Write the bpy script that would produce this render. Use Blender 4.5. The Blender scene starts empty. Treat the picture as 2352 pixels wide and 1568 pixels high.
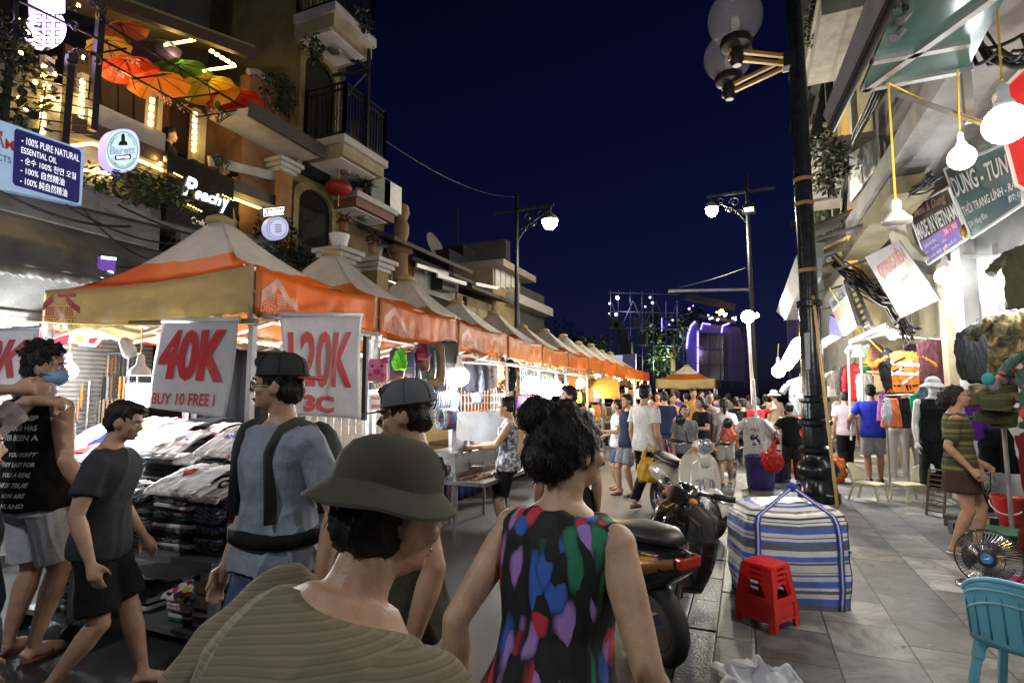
import bpy,bmesh,math,random
import numpy as np
from mathutils import Vector as V,Matrix,noise
from mathutils.bvhtree import BVHTree
random.seed(7)
R=math.radians
SC=bpy.context.scene
COL=SC.collection
# camera
FPX,YAW,PITCH,EYE=1273.0,R(22.8),R(5.43),1.55
cam_d=bpy.data.cameras.new('camera');cam=bpy.data.objects.new('camera',cam_d);COL.objects.link(cam)
cam.location=(0,0,EYE);cam.rotation_euler=(R(90)+PITCH,0,YAW)
cam_d.lens=36*FPX/2352;cam_d.clip_start=.05;cam_d.clip_end=600
SC.camera=cam
# sky (deep dusk) and exposure
W=bpy.data.worlds.new("World");SC.world=W;W.use_nodes=True
wn=W.node_tree.nodes;wl=W.node_tree.links
bgn=wn['Background'];bgn.inputs[1].default_value=.10
sky=wn.new('ShaderNodeTexSky');sky.sky_type='NISHITA';sky.sun_disc=False
sky.sun_elevation=R(12);sky.sun_rotation=R(200)
mul=wn.new('ShaderNodeMix');mul.data_type='RGBA';mul.blend_type='MULTIPLY';mul.inputs[0].default_value=1
wl.new(sky.outputs[0],mul.inputs[6])
mul.inputs[7].default_value=(.012,.0115,.048,1)
wl.new(mul.outputs[2],bgn.inputs[0])
SC.view_settings.view_transform='Standard';SC.view_settings.look='None'
SC.view_settings.exposure=.36;SC.view_settings.gamma=1
SC.cycles.use_denoising=True
SC.cycles.sample_clamp_indirect=4;SC.cycles.max_bounces=6;SC.cycles.diffuse_bounces=3
SC.cycles.glossy_bounces=3;SC.cycles.transmission_bounces=4;SC.cycles.transparent_max_bounces=6
SC.cycles.caustics_reflective=False;SC.cycles.caustics_refractive=False
_hf=V((-math.sin(YAW),math.cos(YAW),0))
_F=math.cos(PITCH)*_hf+math.sin(PITCH)*V((0,0,1));_R=V((math.cos(YAW),math.sin(YAW),0));_U=_R.cross(_F)
CAM=V((0,0,EYE))
def P(u,v,x=None,y=None,z=None,d=None):
 """the point of the place where a line of sight meets a wall x=, y=, a level z= or a depth d="""
 r=_F+_R*((u-1176)/FPX)+_U*((784-v)/FPX)
 t=d if d is not None else x/r.x if x is not None else y/r.y if y is not None else(z-EYE)/r.z
 return CAM+r*t
# materials
MATS={}
def mat(name,col=(.5,.5,.5),rough=.6,metal=0,var=.12,ns=6,bump=.0,bs=40,emit=None,es=0,spec=.5,trans=0,alpha=1,thin=0,rnd=0,dirt=0,coat=0):
 if name in MATS:return MATS[name]
 m=bpy.data.materials.new(name);m.use_nodes=True;MATS[name]=m
 N=m.node_tree.nodes;L=m.node_tree.links;b=N['Principled BSDF']
 b.inputs['Roughness'].default_value=rough;b.inputs['Metallic'].default_value=metal
 b.inputs['Specular IOR Level'].default_value=spec
 b.inputs['Transmission Weight'].default_value=trans;b.inputs['Alpha'].default_value=alpha
 b.inputs['Coat Weight'].default_value=coat
 c4=(*col,1)
 tc=N.new('ShaderNodeTexCoord');src=tc.outputs['Object']
 b.inputs['Base Color'].default_value=c4
 if var>0:
  n=N.new('ShaderNodeTexNoise');n.inputs['Scale'].default_value=ns;n.inputs['Detail'].default_value=6;n.inputs['Roughness'].default_value=.65
  L.new(src,n.inputs['Vector'])
  r=N.new('ShaderNodeValToRGB');r.color_ramp.elements[0].position=.3;r.color_ramp.elements[1].position=.7
  r.color_ramp.elements[0].color=(*[c*(1-var*1.6)for c in col],1);r.color_ramp.elements[1].color=(*[min(1,c*(1+var))for c in col],1)
  L.new(n.outputs['Fac'],r.inputs[0]);out=r.outputs[0]
  if dirt:
   n2=N.new('ShaderNodeTexNoise');n2.inputs['Scale'].default_value=1.3;n2.inputs['Detail'].default_value=8;n2.inputs['Roughness'].default_value=.7;L.new(src,n2.inputs['Vector'])
   r2=N.new('ShaderNodeValToRGB');r2.color_ramp.elements[0].position=.45;r2.color_ramp.elements[1].position=.72
   r2.color_ramp.elements[0].color=(1,1,1,1);r2.color_ramp.elements[1].color=(1-dirt,1-dirt,1-dirt*1.05,1)
   L.new(n2.outputs['Fac'],r2.inputs[0])
   x=N.new('ShaderNodeMix');x.data_type='RGBA';x.blend_type='MULTIPLY';x.inputs[0].default_value=1
   L.new(out,x.inputs[6]);L.new(r2.outputs[0],x.inputs[7]);out=x.outputs[2]
  if rnd:
   oi=N.new('ShaderNodeObjectInfo');h=N.new('ShaderNodeHueSaturation')
   a=N.new('ShaderNodeMath');a.operation='MULTIPLY_ADD';a.inputs[1].default_value=rnd;a.inputs[2].default_value=1-rnd/2
   L.new(oi.outputs['Random'],a.inputs[0]);L.new(a.outputs[0],h.inputs['Value']);L.new(out,h.inputs['Color']);out=h.outputs[0]
  L.new(out,b.inputs['Base Color'])
  rr=N.new('ShaderNodeMapRange');rr.inputs[3].default_value=max(.03,rough-.12);rr.inputs[4].default_value=min(1,rough+.12)
  L.new(n.outputs['Fac'],rr.inputs[0]);L.new(rr.outputs[0],b.inputs['Roughness'])
 if bump:
  n3=N.new('ShaderNodeTexNoise');n3.inputs['Scale'].default_value=bs;n3.inputs['Detail'].default_value=5;L.new(src,n3.inputs['Vector'])
  bp=N.new('ShaderNodeBump');bp.inputs['Strength'].default_value=bump;bp.inputs['Distance'].default_value=.02
  L.new(n3.outputs['Fac'],bp.inputs['Height']);L.new(bp.outputs[0],b.inputs['Normal'])
 if emit:
  b.inputs['Emission Color'].default_value=(*emit,1);b.inputs['Emission Strength'].default_value=es
 if thin:
  t=N.new('ShaderNodeBsdfTranslucent');ms=N.new('ShaderNodeMixShader');ms.inputs[0].default_value=thin
  t.inputs[0].default_value=c4
  o=N['Material Output'];L.new(b.outputs[0],ms.inputs[1]);L.new(t.outputs[0],ms.inputs[2]);L.new(ms.outputs[0],o.inputs[0])
 return m
def ramp_mat(name,kind,stops,scale=1,axis=2,rough=.7,mapping=(1,1,1),distort=0,bump=0,rot=(0,0,0),coord='Object',const=True,thin=0,spec=.4):
 """patterned cloth and the like: kind is 'noise', 'voronoi', 'wave' or 'axis'; stops = [(pos, colour)]"""
 if name in MATS:return MATS[name]
 m=bpy.data.materials.new(name);m.use_nodes=True;MATS[name]=m
 N=m.node_tree.nodes;L=m.node_tree.links;b=N['Principled BSDF'];b.inputs['Roughness'].default_value=rough;b.inputs['Specular IOR Level'].default_value=spec
 tc=N.new('ShaderNodeTexCoord');mp=N.new('ShaderNodeMapping');mp.inputs['Scale'].default_value=mapping;mp.inputs['Rotation'].default_value=rot
 L.new(tc.outputs[coord],mp.inputs[0])
 if kind=='noise':
  t=N.new('ShaderNodeTexNoise');t.inputs['Scale'].default_value=scale;t.inputs['Detail'].default_value=3;t.inputs['Distortion'].default_value=distort;fac=t.outputs['Fac'];L.new(mp.outputs[0],t.inputs[0])
 elif kind=='voronoi':
  t=N.new('ShaderNodeTexVoronoi');t.inputs['Scale'].default_value=scale;L.new(mp.outputs[0],t.inputs[0])
  s=N.new('ShaderNodeSeparateColor');L.new(t.outputs['Color'],s.inputs[0]);fac=s.outputs[0]
 elif kind=='wave':
  t=N.new('ShaderNodeTexWave');t.inputs['Scale'].default_value=scale;t.inputs['Distortion'].default_value=distort;t.inputs['Detail'].default_value=2;t.inputs['Detail Scale'].default_value=1.5
  t.bands_direction='XYZ'[axis];fac=t.outputs['Fac'];L.new(mp.outputs[0],t.inputs[0])
 else:
  s=N.new('ShaderNodeSeparateXYZ');L.new(mp.outputs[0],s.inputs[0]);a=N.new('ShaderNodeMath');a.operation='MULTIPLY';a.inputs[1].default_value=scale
  L.new(s.outputs[axis],a.inputs[0]);f=N.new('ShaderNodeMath');f.operation='FRACT';L.new(a.outputs[0],f.inputs[0]);fac=f.outputs[0]
 r=N.new('ShaderNodeValToRGB');r.color_ramp.interpolation='CONSTANT' if const else 'LINEAR'
 e=r.color_ramp.elements;e.remove(e[1]);e[0].position=stops[0][0];e[0].color=(*stops[0][1],1)
 for p,c in stops[1:]:k=e.new(p);k.color=(*c,1)
 L.new(fac,r.inputs[0]);L.new(r.outputs[0],b.inputs['Base Color'])
 if bump:
  n3=N.new('ShaderNodeTexNoise');n3.inputs['Scale'].default_value=25;L.new(tc.outputs[coord],n3.inputs[0]);bp=N.new('ShaderNodeBump');bp.inputs['Strength'].default_value=bump;bp.inputs['Distance'].default_value=.02
  L.new(n3.outputs['Fac'],bp.inputs['Height']);L.new(bp.outputs[0],b.inputs['Normal'])
 if thin:
  t=N.new('ShaderNodeBsdfTranslucent');ms=N.new('ShaderNodeMixShader');ms.inputs[0].default_value=thin;L.new(r.outputs[0],t.inputs[0])
  o=N['Material Output'];L.new(b.outputs[0],ms.inputs[1]);L.new(t.outputs[0],ms.inputs[2]);L.new(ms.outputs[0],o.inputs[0])
 return m
def glow(name,col,s):return mat(name,(.8,.8,.8),emit=col,es=s,var=0)
# mesh builder
def frame(d):
 d=V(d).normalized();a=V((0,0,1))if abs(d.z)<.95 else V((1,0,0))
 x=d.cross(a).normalized();return x,x.cross(d).normalized(),d
class MB:
 def __init__(s):s.v=[];s.f=[];s.m=[]
 def add(s,vs,fs,mi=0):
  o=len(s.v);s.v+=[tuple(p)for p in vs];s.f+=[tuple(i+o for i in f)for f in fs];s.m+=[mi]*len(fs);return s
 def box(s,c,sz,mi=0,rz=0,M=None):
  c=V(c);M=M or Matrix.Rotation(rz,3,'Z');h=[k/2 for k in sz]
  vs=[c+M@V((a*h[0],b*h[1],e*h[2]))for a in(-1,1)for b in(-1,1)for e in(-1,1)]
  return s.add(vs,[(0,1,3,2),(4,6,7,5),(0,4,5,1),(2,3,7,6),(0,2,6,4),(1,5,7,3)],mi)
 def span(s,a,b,mi=0):
  a=V(a);b=V(b);return s.box((a+b)/2,[abs(k)for k in(b-a)],mi)
 def bar(s,p,q,w,h=None,mi=0):
  p=V(p);q=V(q);x,y,d=frame(q-p);h=h or w
  vs=[e+x*a*w/2+y*b*h/2 for e in(p,q)for a,b in((-1,-1),(1,-1),(1,1),(-1,1))]
  return s.add(vs,[(3,2,1,0),(4,5,6,7)]+[(i,(i+1)%4,4+(i+1)%4,4+i)for i in range(4)],mi)
 def tube(s,pts,r,n=8,mi=0,flat=1,cap=True):
  pts=[V(p)for p in pts];k=len(pts);rs=r if isinstance(r,(list,tuple))else[r]*k
  vs=[];prev=None
  for i,p in enumerate(pts):
   d=(pts[min(i+1,k-1)]-pts[max(i-1,0)])
   if d.length<1e-9:d=V((0,0,1))
   d.normalize()
   if prev is None:x,y,_=frame(d)
   else:
    x=prev-d*prev.dot(d);x=x.normalized()if x.length>1e-6 else frame(d)[0];y=x.cross(d)
   prev=x
   vs+=[p+(x*math.cos(2*math.pi*j/n)+y*math.sin(2*math.pi*j/n)*flat)*rs[i]for j in range(n)]
  fs=[(i*n+j,i*n+(j+1)%n,(i+1)*n+(j+1)%n,(i+1)*n+j)for i in range(k-1)for j in range(n)]
  if cap:fs+=[tuple(range(n))[::-1],tuple((k-1)*n+j for j in range(n))]
  return s.add(vs,fs,mi)
 def lathe(s,c,prof,n=20,mi=0,M=None):
  c=V(c);M=M or Matrix.Identity(3);k=len(prof)
  vs=[c+M@V((r*math.cos(2*math.pi*j/n),r*math.sin(2*math.pi*j/n),z))for r,z in prof for j in range(n)]
  fs=[(i*n+j,i*n+(j+1)%n,(i+1)*n+(j+1)%n,(i+1)*n+j)for i in range(k-1)for j in range(n)]
  fs+=[tuple(range(n))[::-1],tuple((k-1)*n+j for j in range(n))]
  return s.add(vs,fs,mi)
 def ell(s,c,r,M=None,n=14,mi=0):
  c=V(c);M=M or Matrix.Identity(3);r=(r,r,r)if not isinstance(r,(tuple,list))else r;k=max(6,n//2+1)
  vs=[c+M@V((0,0,-r[2]))]
  for i in range(1,k):
   a=-math.pi/2+math.pi*i/k
   vs+=[c+M@V((r[0]*math.cos(a)*math.cos(2*math.pi*j/n),r[1]*math.cos(a)*math.sin(2*math.pi*j/n),r[2]*math.sin(a)))for j in range(n)]
  vs.append(c+M@V((0,0,r[2])));t=len(vs)-1
  fs=[(0,1+(j+1)%n,1+j)for j in range(n)]+[(t,t-n+j,t-n+(j+1)%n)for j in range(n)]
  fs+=[(1+i*n+j,1+i*n+(j+1)%n,1+(i+1)*n+(j+1)%n,1+(i+1)*n+j)for i in range(k-2)for j in range(n)]
  return s.add(vs,fs,mi)
 def slab(s,q,t=.02,mi=0):
  """a board on the quad q (TL, TR, BR, BL), its face towards the street, t thick behind it"""
  q=[V(p)for p in q];n=qn(q);b=[p-n*t for p in q]
  return s.add(q+b,[(0,1,2,3),(7,6,5,4)]+[(i,4+i,4+(i+1)%4,(i+1)%4)for i in range(4)],mi)
 def poly(s,pts,d,mi=0):
  """outline pts swept by vector d"""
  pts=[V(p)for p in pts];d=V(d);n=len(pts)
  return s.add(pts+[p+d for p in pts],[tuple(range(n))[::-1],tuple(range(n,2*n))]+[(i,(i+1)%n,n+(i+1)%n,n+i)for i in range(n)],mi)
 def grid(s,fn,nu,nv,mi=0):
  vs=[fn(i/nu,j/nv)for j in range(nv+1)for i in range(nu+1)];w=nu+1
  return s.add(vs,[(j*w+i,j*w+i+1,(j+1)*w+i+1,(j+1)*w+i)for j in range(nv)for i in range(nu)],mi)
 def loft(s,rings,mi=0):
  n=len(rings[0]);k=len(rings);vs=[p for r in rings for p in r]
  fs=[(i*n+j,i*n+(j+1)%n,(i+1)*n+(j+1)%n,(i+1)*n+j)for i in range(k-1)for j in range(n)]
  return s.add(vs,fs+[tuple(range(n))[::-1],tuple((k-1)*n+j for j in range(n))],mi)
 def mesh(s,name='shape'):
  me=bpy.data.meshes.new(name);me.from_pydata(s.v,[],s.f);me.polygons.foreach_set('material_index',s.m);return me
 def build(s,name,mats,parent=None,smooth=False,bevel=0,solid=0,fix=True):
  me=s.mesh(name)
  if fix:
   b=bmesh.new();b.from_mesh(me);bmesh.ops.recalc_face_normals(b,faces=b.faces);b.to_mesh(me);b.free()
  return put(name,me,mats,parent,smooth,bevel,solid)
def qn(q):
 n=(q[1]-q[0]).cross(q[3]-q[0]).normalized();c=(q[0]+q[1]+q[2]+q[3])/4
 return n if n.dot(CAM-c)>0 else-n
def put(name,me,mats,parent=None,smooth=False,bevel=0,solid=0):
 o=bpy.data.objects.new(name,me);COL.objects.link(o);me.name=name
 for m in(mats if isinstance(mats,(list,tuple))else[mats]):me.materials.append(m)
 if smooth:
  me.polygons.foreach_set('use_smooth',[True]*len(me.polygons))
  if smooth is not True:me.set_sharp_from_angle(angle=R(smooth))
 if bevel:
  k=o.modifiers.new('edge','BEVEL');k.width=bevel;k.segments=2;k.limit_method='ANGLE'
 if solid:
  k=o.modifiers.new('thickness','SOLIDIFY');k.thickness=solid;k.offset=0
 if parent is not None:adopt(o,parent)
 return o
def adopt(o,parent):
 o.parent=parent
 o.matrix_parent_inverse=parent.matrix_basis.inverted()if parent.type=='EMPTY' else Matrix.Identity(4)
def tag(o,label=None,cat=None,group=None,kind=None):
 if label:o['label']=label
 if cat:o['category']=cat
 if group:o['group']=group
 if kind:o['kind']=kind
 return o
def thing(name,label,cat,loc=(0,0,0),group=None):
 o=bpy.data.objects.new(name,None);COL.objects.link(o);o.location=loc;o.empty_display_size=.1
 return tag(o,label,cat,group)
def kids(o):return[c for c in o.children]
def dup(o,loc=None,rz=None,label=None,group=None,parent=None,scale=None):
 c=o.copy();COL.objects.link(c)
 if parent is not None:
  inv=o.matrix_parent_inverse.copy();c.parent=parent;c.matrix_parent_inverse=inv
 if loc is not None:c.location=loc
 if rz is not None:c.rotation_euler.z=rz
 if scale:c.scale=(scale,)*3 if not isinstance(scale,tuple)else scale
 if label:c['label']=label
 if group:c['group']=group
 for k in kids(o):dup(k,parent=c)
 return c
def struct(o):o['kind']='structure';return o
def lamp(p,w,col=(1,.95,.88),r=.04):
 l=bpy.data.lights.new('bulb_light','POINT');l.energy=w;l.color=col;l.shadow_soft_size=r
 o=bpy.data.objects.new('bulb_light',l);COL.objects.link(o);o.location=p;return o
# lettering
_TX={}
def text2d(t,bold=0,shear=0):
 k=(t,bold,shear)
 if k not in _TX:
  c=bpy.data.curves.new('letters','FONT');c.body=t;c.offset=bold;c.shear=shear;c.resolution_u=3
  o=bpy.data.objects.new('letters',c);COL.objects.link(o)
  bpy.context.view_layer.update()
  me=bpy.data.meshes.new_from_object(o.evaluated_get(bpy.context.evaluated_depsgraph_get()))
  vs=np.array([v.co[:2]for v in me.vertices]).reshape(-1,2);fs=[tuple(p.vertices)for p in me.polygons]
  bpy.data.objects.remove(o);bpy.data.curves.remove(c);bpy.data.meshes.remove(me)
  lo=vs.min(0);hi=vs.max(0);_TX[k]=((vs-lo)/np.maximum(hi-lo,1e-6),fs)
 return _TX[k]
def on(q,s,t):
 return(q[0]*(1-s)+q[1]*s)*(1-t)+(q[3]*(1-s)+q[2]*s)*t
def letters(mb,q,t,box=(0,0,1,1),mi=0,bold=0.012,shear=0,off=.004):
 n=qn(q);vs,fs=text2d(t,bold,shear);x0,y0,x1,y1=box
 mb.add([on(q,x0+(x1-x0)*a,y1+(y0-y1)*b)+n*off for a,b in vs],fs,mi);return mb
def patch(mb,q,pts,mi=0,off=.002):
 n=qn(q);mb.add([on(q,a,b)+n*off for a,b in pts],[tuple(range(len(pts)))],mi);return mb
def rect(mb,q,x0,y0,x1,y1,mi=0,off=.002):return patch(mb,q,[(x0,y0),(x1,y0),(x1,y1),(x0,y1)],mi,off)
def disc(mb,q,cx,cy,rx,ry,mi=0,off=.002,n=24):return patch(mb,q,[(cx+rx*math.cos(2*math.pi*i/n),cy+ry*math.sin(2*math.pi*i/n))for i in range(n)],mi,off)
def ringp(mb,q,cx,cy,rx,ry,w,mi=0,off=.003,n=32,a0=0,a1=360):
 nn=qn(q);vs=[];A=[R(a0+(a1-a0)*i/n)for i in range(n+1)]
 for a in A:
  for k in(1,1-w):vs.append(on(q,cx+rx*k*math.cos(a),cy+ry*k*math.sin(a))+nn*off)
 mb.add(vs,[(2*i,2*i+1,2*i+3,2*i+2)for i in range(n)],mi)
def arctext(mb,q,t,cx,cy,rx,ry,a0,a1,hgt,mi=0,off=.004,bold=.01,flip=1):
 vs,fs=text2d(t,bold);n=qn(q);o=[]
 for a,b in vs:
  an=R(a0+(a1-a0)*a);k=1+flip*b*hgt
  o.append(on(q,cx+rx*k*math.cos(an),cy+ry*k*math.sin(an))+n*off)
 mb.add(o,fs,mi)
def pq(pts,**k):return[P(u,v,**k)for u,v in pts]
def leaves(mb,c,r,n,sz,mi=0,seed=1,droop=0):
 g=random.Random(seed);c=V(c)
 for _ in range(n):
  while True:
   p=V((g.uniform(-1,1),g.uniform(-1,1),g.uniform(-1,1)))
   if p.length<1 and noise.noise(p*2.3+V((seed,0,0)))>-.18:break
  p=c+V((p.x*r[0],p.y*r[1],p.z*r[2]));a=V((g.uniform(-1,1),g.uniform(-1,1),g.uniform(-.8,.5)-droop)).normalized();x,y,_=frame(a)
  s=sz*g.uniform(.6,1.4);mb.add([p,p+a*s*.5+x*s*.28+y*s*.05,p+a*s,p+a*s*.5-x*s*.28+y*s*.05],[(0,1,2,3)],mi)
 return mb
# soft shapes grown together into one skin
def fuse(mb,voxel,smooth=3,wr=0,ws=9,seed=0,dirn=None):
 me=mb.mesh('shape');b=bmesh.new();b.from_mesh(me);bmesh.ops.recalc_face_normals(b,faces=b.faces);b.to_mesh(me);b.free();o=bpy.data.objects.new('shape',me);COL.objects.link(o)
 m=o.modifiers.new('r','REMESH');m.mode='VOXEL';m.voxel_size=voxel
 if smooth:k=o.modifiers.new('s','SMOOTH');k.factor=.5;k.iterations=smooth
 e=o.evaluated_get(bpy.context.evaluated_depsgraph_get());me2=bpy.data.meshes.new_from_object(e)
 bpy.data.objects.remove(o);bpy.data.meshes.remove(me)
 if wr:
  nv=len(me2.vertices);co=np.empty(nv*3,'f');no=np.empty(nv*3,'f')
  me2.vertices.foreach_get('co',co);me2.vertices.foreach_get('normal',no);co=co.reshape(-1,3);no=no.reshape(-1,3)
  sc=dirn or(1,1,.55)
  d=np.array([noise.noise(V((p[0]*ws*sc[0]+seed,p[1]*ws*sc[1],p[2]*ws*sc[2])))*.45+(1-2*abs(noise.noise(V((p[0]*ws*1.5*sc[0]+p[2]*ws*.5,p[1]*ws*1.5*sc[1]+seed,p[2]*ws*1.2*sc[2]-p[0]*ws*.4)))))**3*.9-.3 for p in co.tolist()],'f')
  co+=no*(d*wr)[:,None];me2.vertices.foreach_set('co',co.ravel());me2.update()
 return me2
def bvh(me):return BVHTree.FromPolygons([v.co.copy()for v in me.vertices],[tuple(p.vertices)for p in me.polygons])
def press(mb,tree,org,xd,yd,t,mi=0,bold=.01,off=.004,shear=0,pts=None,fs=None):
 """lettering printed on a curved cloth: org is the lower left, xd and yd span it"""
 if pts is None:pts,fs=text2d(t,bold,shear)
 org,xd,yd=V(org),V(xd),V(yd);n=xd.cross(yd).normalized();out=[]
 for a,b in pts:
  p=org+xd*a+yd*b
  h=tree.ray_cast(p+n*.5,-n,1.2)
  out.append(h[0]+n*off if h[0]is not None else p)
 mb.add(out,fs,mi);return mb
# people
TORSO=[(.455,.050,.050,0),(.475,.080,.064,0),(.50,.094,.068,0),(.53,.097,.069,0),(.57,.091,.063,0),(.615,.081,.055,0),(.66,.083,.056,0),(.71,.092,.062,.002),
(.755,.099,.064,.003),(.79,.100,.058,0),(.815,.088,.046,-.004),(.835,.060,.036,-.006),(.85,.034,.032,-.006)]
FEMALE={.50:1.04,.53:1.05,.57:.98,.615:.90,.66:.90,.71:.93,.755:.93,.79:.93,.815:.92}
def rotz(a):return Matrix.Rotation(a,3,'Z')
def rotx(a):return Matrix.Rotation(a,3,'X')
def roty(a):return Matrix.Rotation(a,3,'Y')
def ik(a,t,l1,l2,pole):
 a=V(a);t=V(t);d=t-a;L=d.length;m=(l1+l2)*.999
 if L>m:d*=m/L;L=m;t=a+d
 x=(l1*l1-l2*l2+L*L)/(2*L);h=math.sqrt(max(0,l1*l1-x*x));u=d/L
 p=V(pole)-u*V(pole).dot(u);p=p.normalized()if p.length>1e-5 else frame(u)[0]
 return a+u*x+p*h,t
class Rig:
 """joints of one pose; x to the person's right, y ahead, z up, in body heights"""
 def __init__(s,pose,fem):
  g=pose.get
  s.fem=fem;s.build=g('build',1.0)
  s.pz=g('pelvis',.515);s.P0=V((g('px',0),g('py',0),s.pz));s.lean=R(g('lean',0));s.side=R(g('side',0));s.tw=R(g('twist',0))
  s.sw=.105*(.92 if fem else 1)*(s.build*.5+.5)
  s.sh={};s.el={};s.wr={};s.hip={};s.kn={};s.an={}
  for k,sg in(('L',-1),('R',1)):
   s.sh[k]=s.at((sg*s.sw,-.004,.798-.52))
   o,f,u=g('arm'+k,(.035,.03,-.32));base=s.rot(.28)
   s.wrt=s.sh[k]+base@V((sg*o,f,u))if not g('abs'+k)else V(g('abs'+k))
   pole=base@V((sg*g('out'+k,.35),-1,g('pole'+k,-.2)))
   s.el[k],s.wr[k]=ik(s.sh[k],s.wrt,.172,.158,pole)
   s.hip[k]=s.P0+rotz(s.tw*.2)@V((sg*.048,0,-.01))
   fx,fy,fz=g('leg'+k,(.055,0,0))
   s.kn[k],s.an[k]=ik(s.hip[k],V((sg*fx+g('px',0)*0,fy,fz+.042)),.248,.232,V((sg*.12,1,0)))
  s.nb=s.at((0,-.008,.845-.52));s.Rh=s.rot(.3)@rotx(s.lean*.75*1)@rotz(R(g('yaw',0)))@rotx(R(-g('nod',0)))@roty(R(g('tilt',0)))
  s.hc=s.nb+s.rot(.3)@V((0,.006,.03))+s.Rh@V((0,.012,.062))
 def rot(s,t):return rotz(s.tw*min(1,max(0,t/.25)))@roty(s.side)@rotx(-s.lean)
 def at(s,p):return s.P0+s.rot(p[2])@V(p)
 def ring(s,z,a,b,y,n=22,inf=0):
  M=s.rot(z-.52);out=[]
  a=a*(s.build if z<.78 else s.build*.4+.6)*(FEMALE.get(z,1)if s.fem else 1)+inf;b=b*s.build+inf
  for j in range(n):
   t=2*math.pi*j/n;c,k=math.cos(t),math.sin(t);e=2/2.5
   out.append(s.P0+M@V((a*math.copysign(abs(c)**e,c),y+b*math.copysign(abs(k)**e,k),z-.52)))
  return out
 def torso(s,mb,z0=.455,z1=.85,inf=0,flare=0):
  rs=[r for r in TORSO if z0-.001<=r[0]<=z1+.001]
  L=[]
  if z0<rs[0][0]-.004 and z0<.455:L.append(s.ring(z0,.094+flare,.068+flare,0,inf=inf));rs=[r for r in rs if r[0]>=.5]
  for z,a,b,y in rs:
   k=flare*max(0,(.62-z)/.17)if flare else 0
   if inf and z<.62:a=max(a,.086);b=max(b,.06)
   L.append(s.ring(z,a+k,b+k,y,inf=inf))
  mb.loft(L)
  return mb
def hand(mb,w,e,inward,h,curl=.5,detail=True,grip=None):
 """palm, four fingers and a thumb from wrist w, pointing on from elbow e"""
 d=(w-e).normalized()if grip is None else grip.normalized();n=(inward-d*inward.dot(d)).normalized();s=d.cross(n)
 k=h
 mb.tube([w-d*.006*k,w+d*.02*k,w+d*.045*k,w+d*.055*k],[.0135*k,.019*k,.0215*k,.017*k],10,flat=1)
 if not detail:
  mb.tube([w+d*.05*k,w+d*.075*k+n*.006*k*curl,w+d*.095*k+n*.02*k*curl],[.018*k,.015*k,.008*k],8,flat=.6)
  mb.tube([w+d*.02*k+s*.015*k,w+d*.05*k+s*.028*k+n*.01*k],[.008*k,.006*k],6);return
 for i,(o,l)in enumerate(((-.0155,.040),(-.0052,.047),(.0052,.049),(.0155,.045))):
  b=w+d*(.05-abs(i-1.6)*.002)*k+s*o*k;a=curl*(.55+.12*(3-i));p=b;pts=[b-d*.012*k,b]
  for j,q in enumerate((.45,.31,.24)):
   a2=a*(j+.6);p=p+(d*math.cos(a2)+n*math.sin(a2))*l*q*k+s*o*.05*k;pts.append(p)
  mb.tube(pts,[.0058*k,.0055*k,.0052*k,.0048*k,.004*k],7)
 b=w+d*.014*k+s*.014*k
 mb.tube([b,b+(d*.6+s*.75)*.02*k+n*.004*k,b+(d*.9+s*.55)*.036*k+n*.012*k*(1+curl),b+d*.05*k+s*.022*k+n*.022*k*(.4+curl)],[.0085*k,.0075*k,.0062*k,.0048*k],8)
def seg(mb,p,q,prof,flat=1,n=12):mb.tube([V(p).lerp(V(q),t)for t,_ in prof],[r for _,r in prof],n,flat=flat)
def bend(p,q,r,k=.5):
 return p
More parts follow.
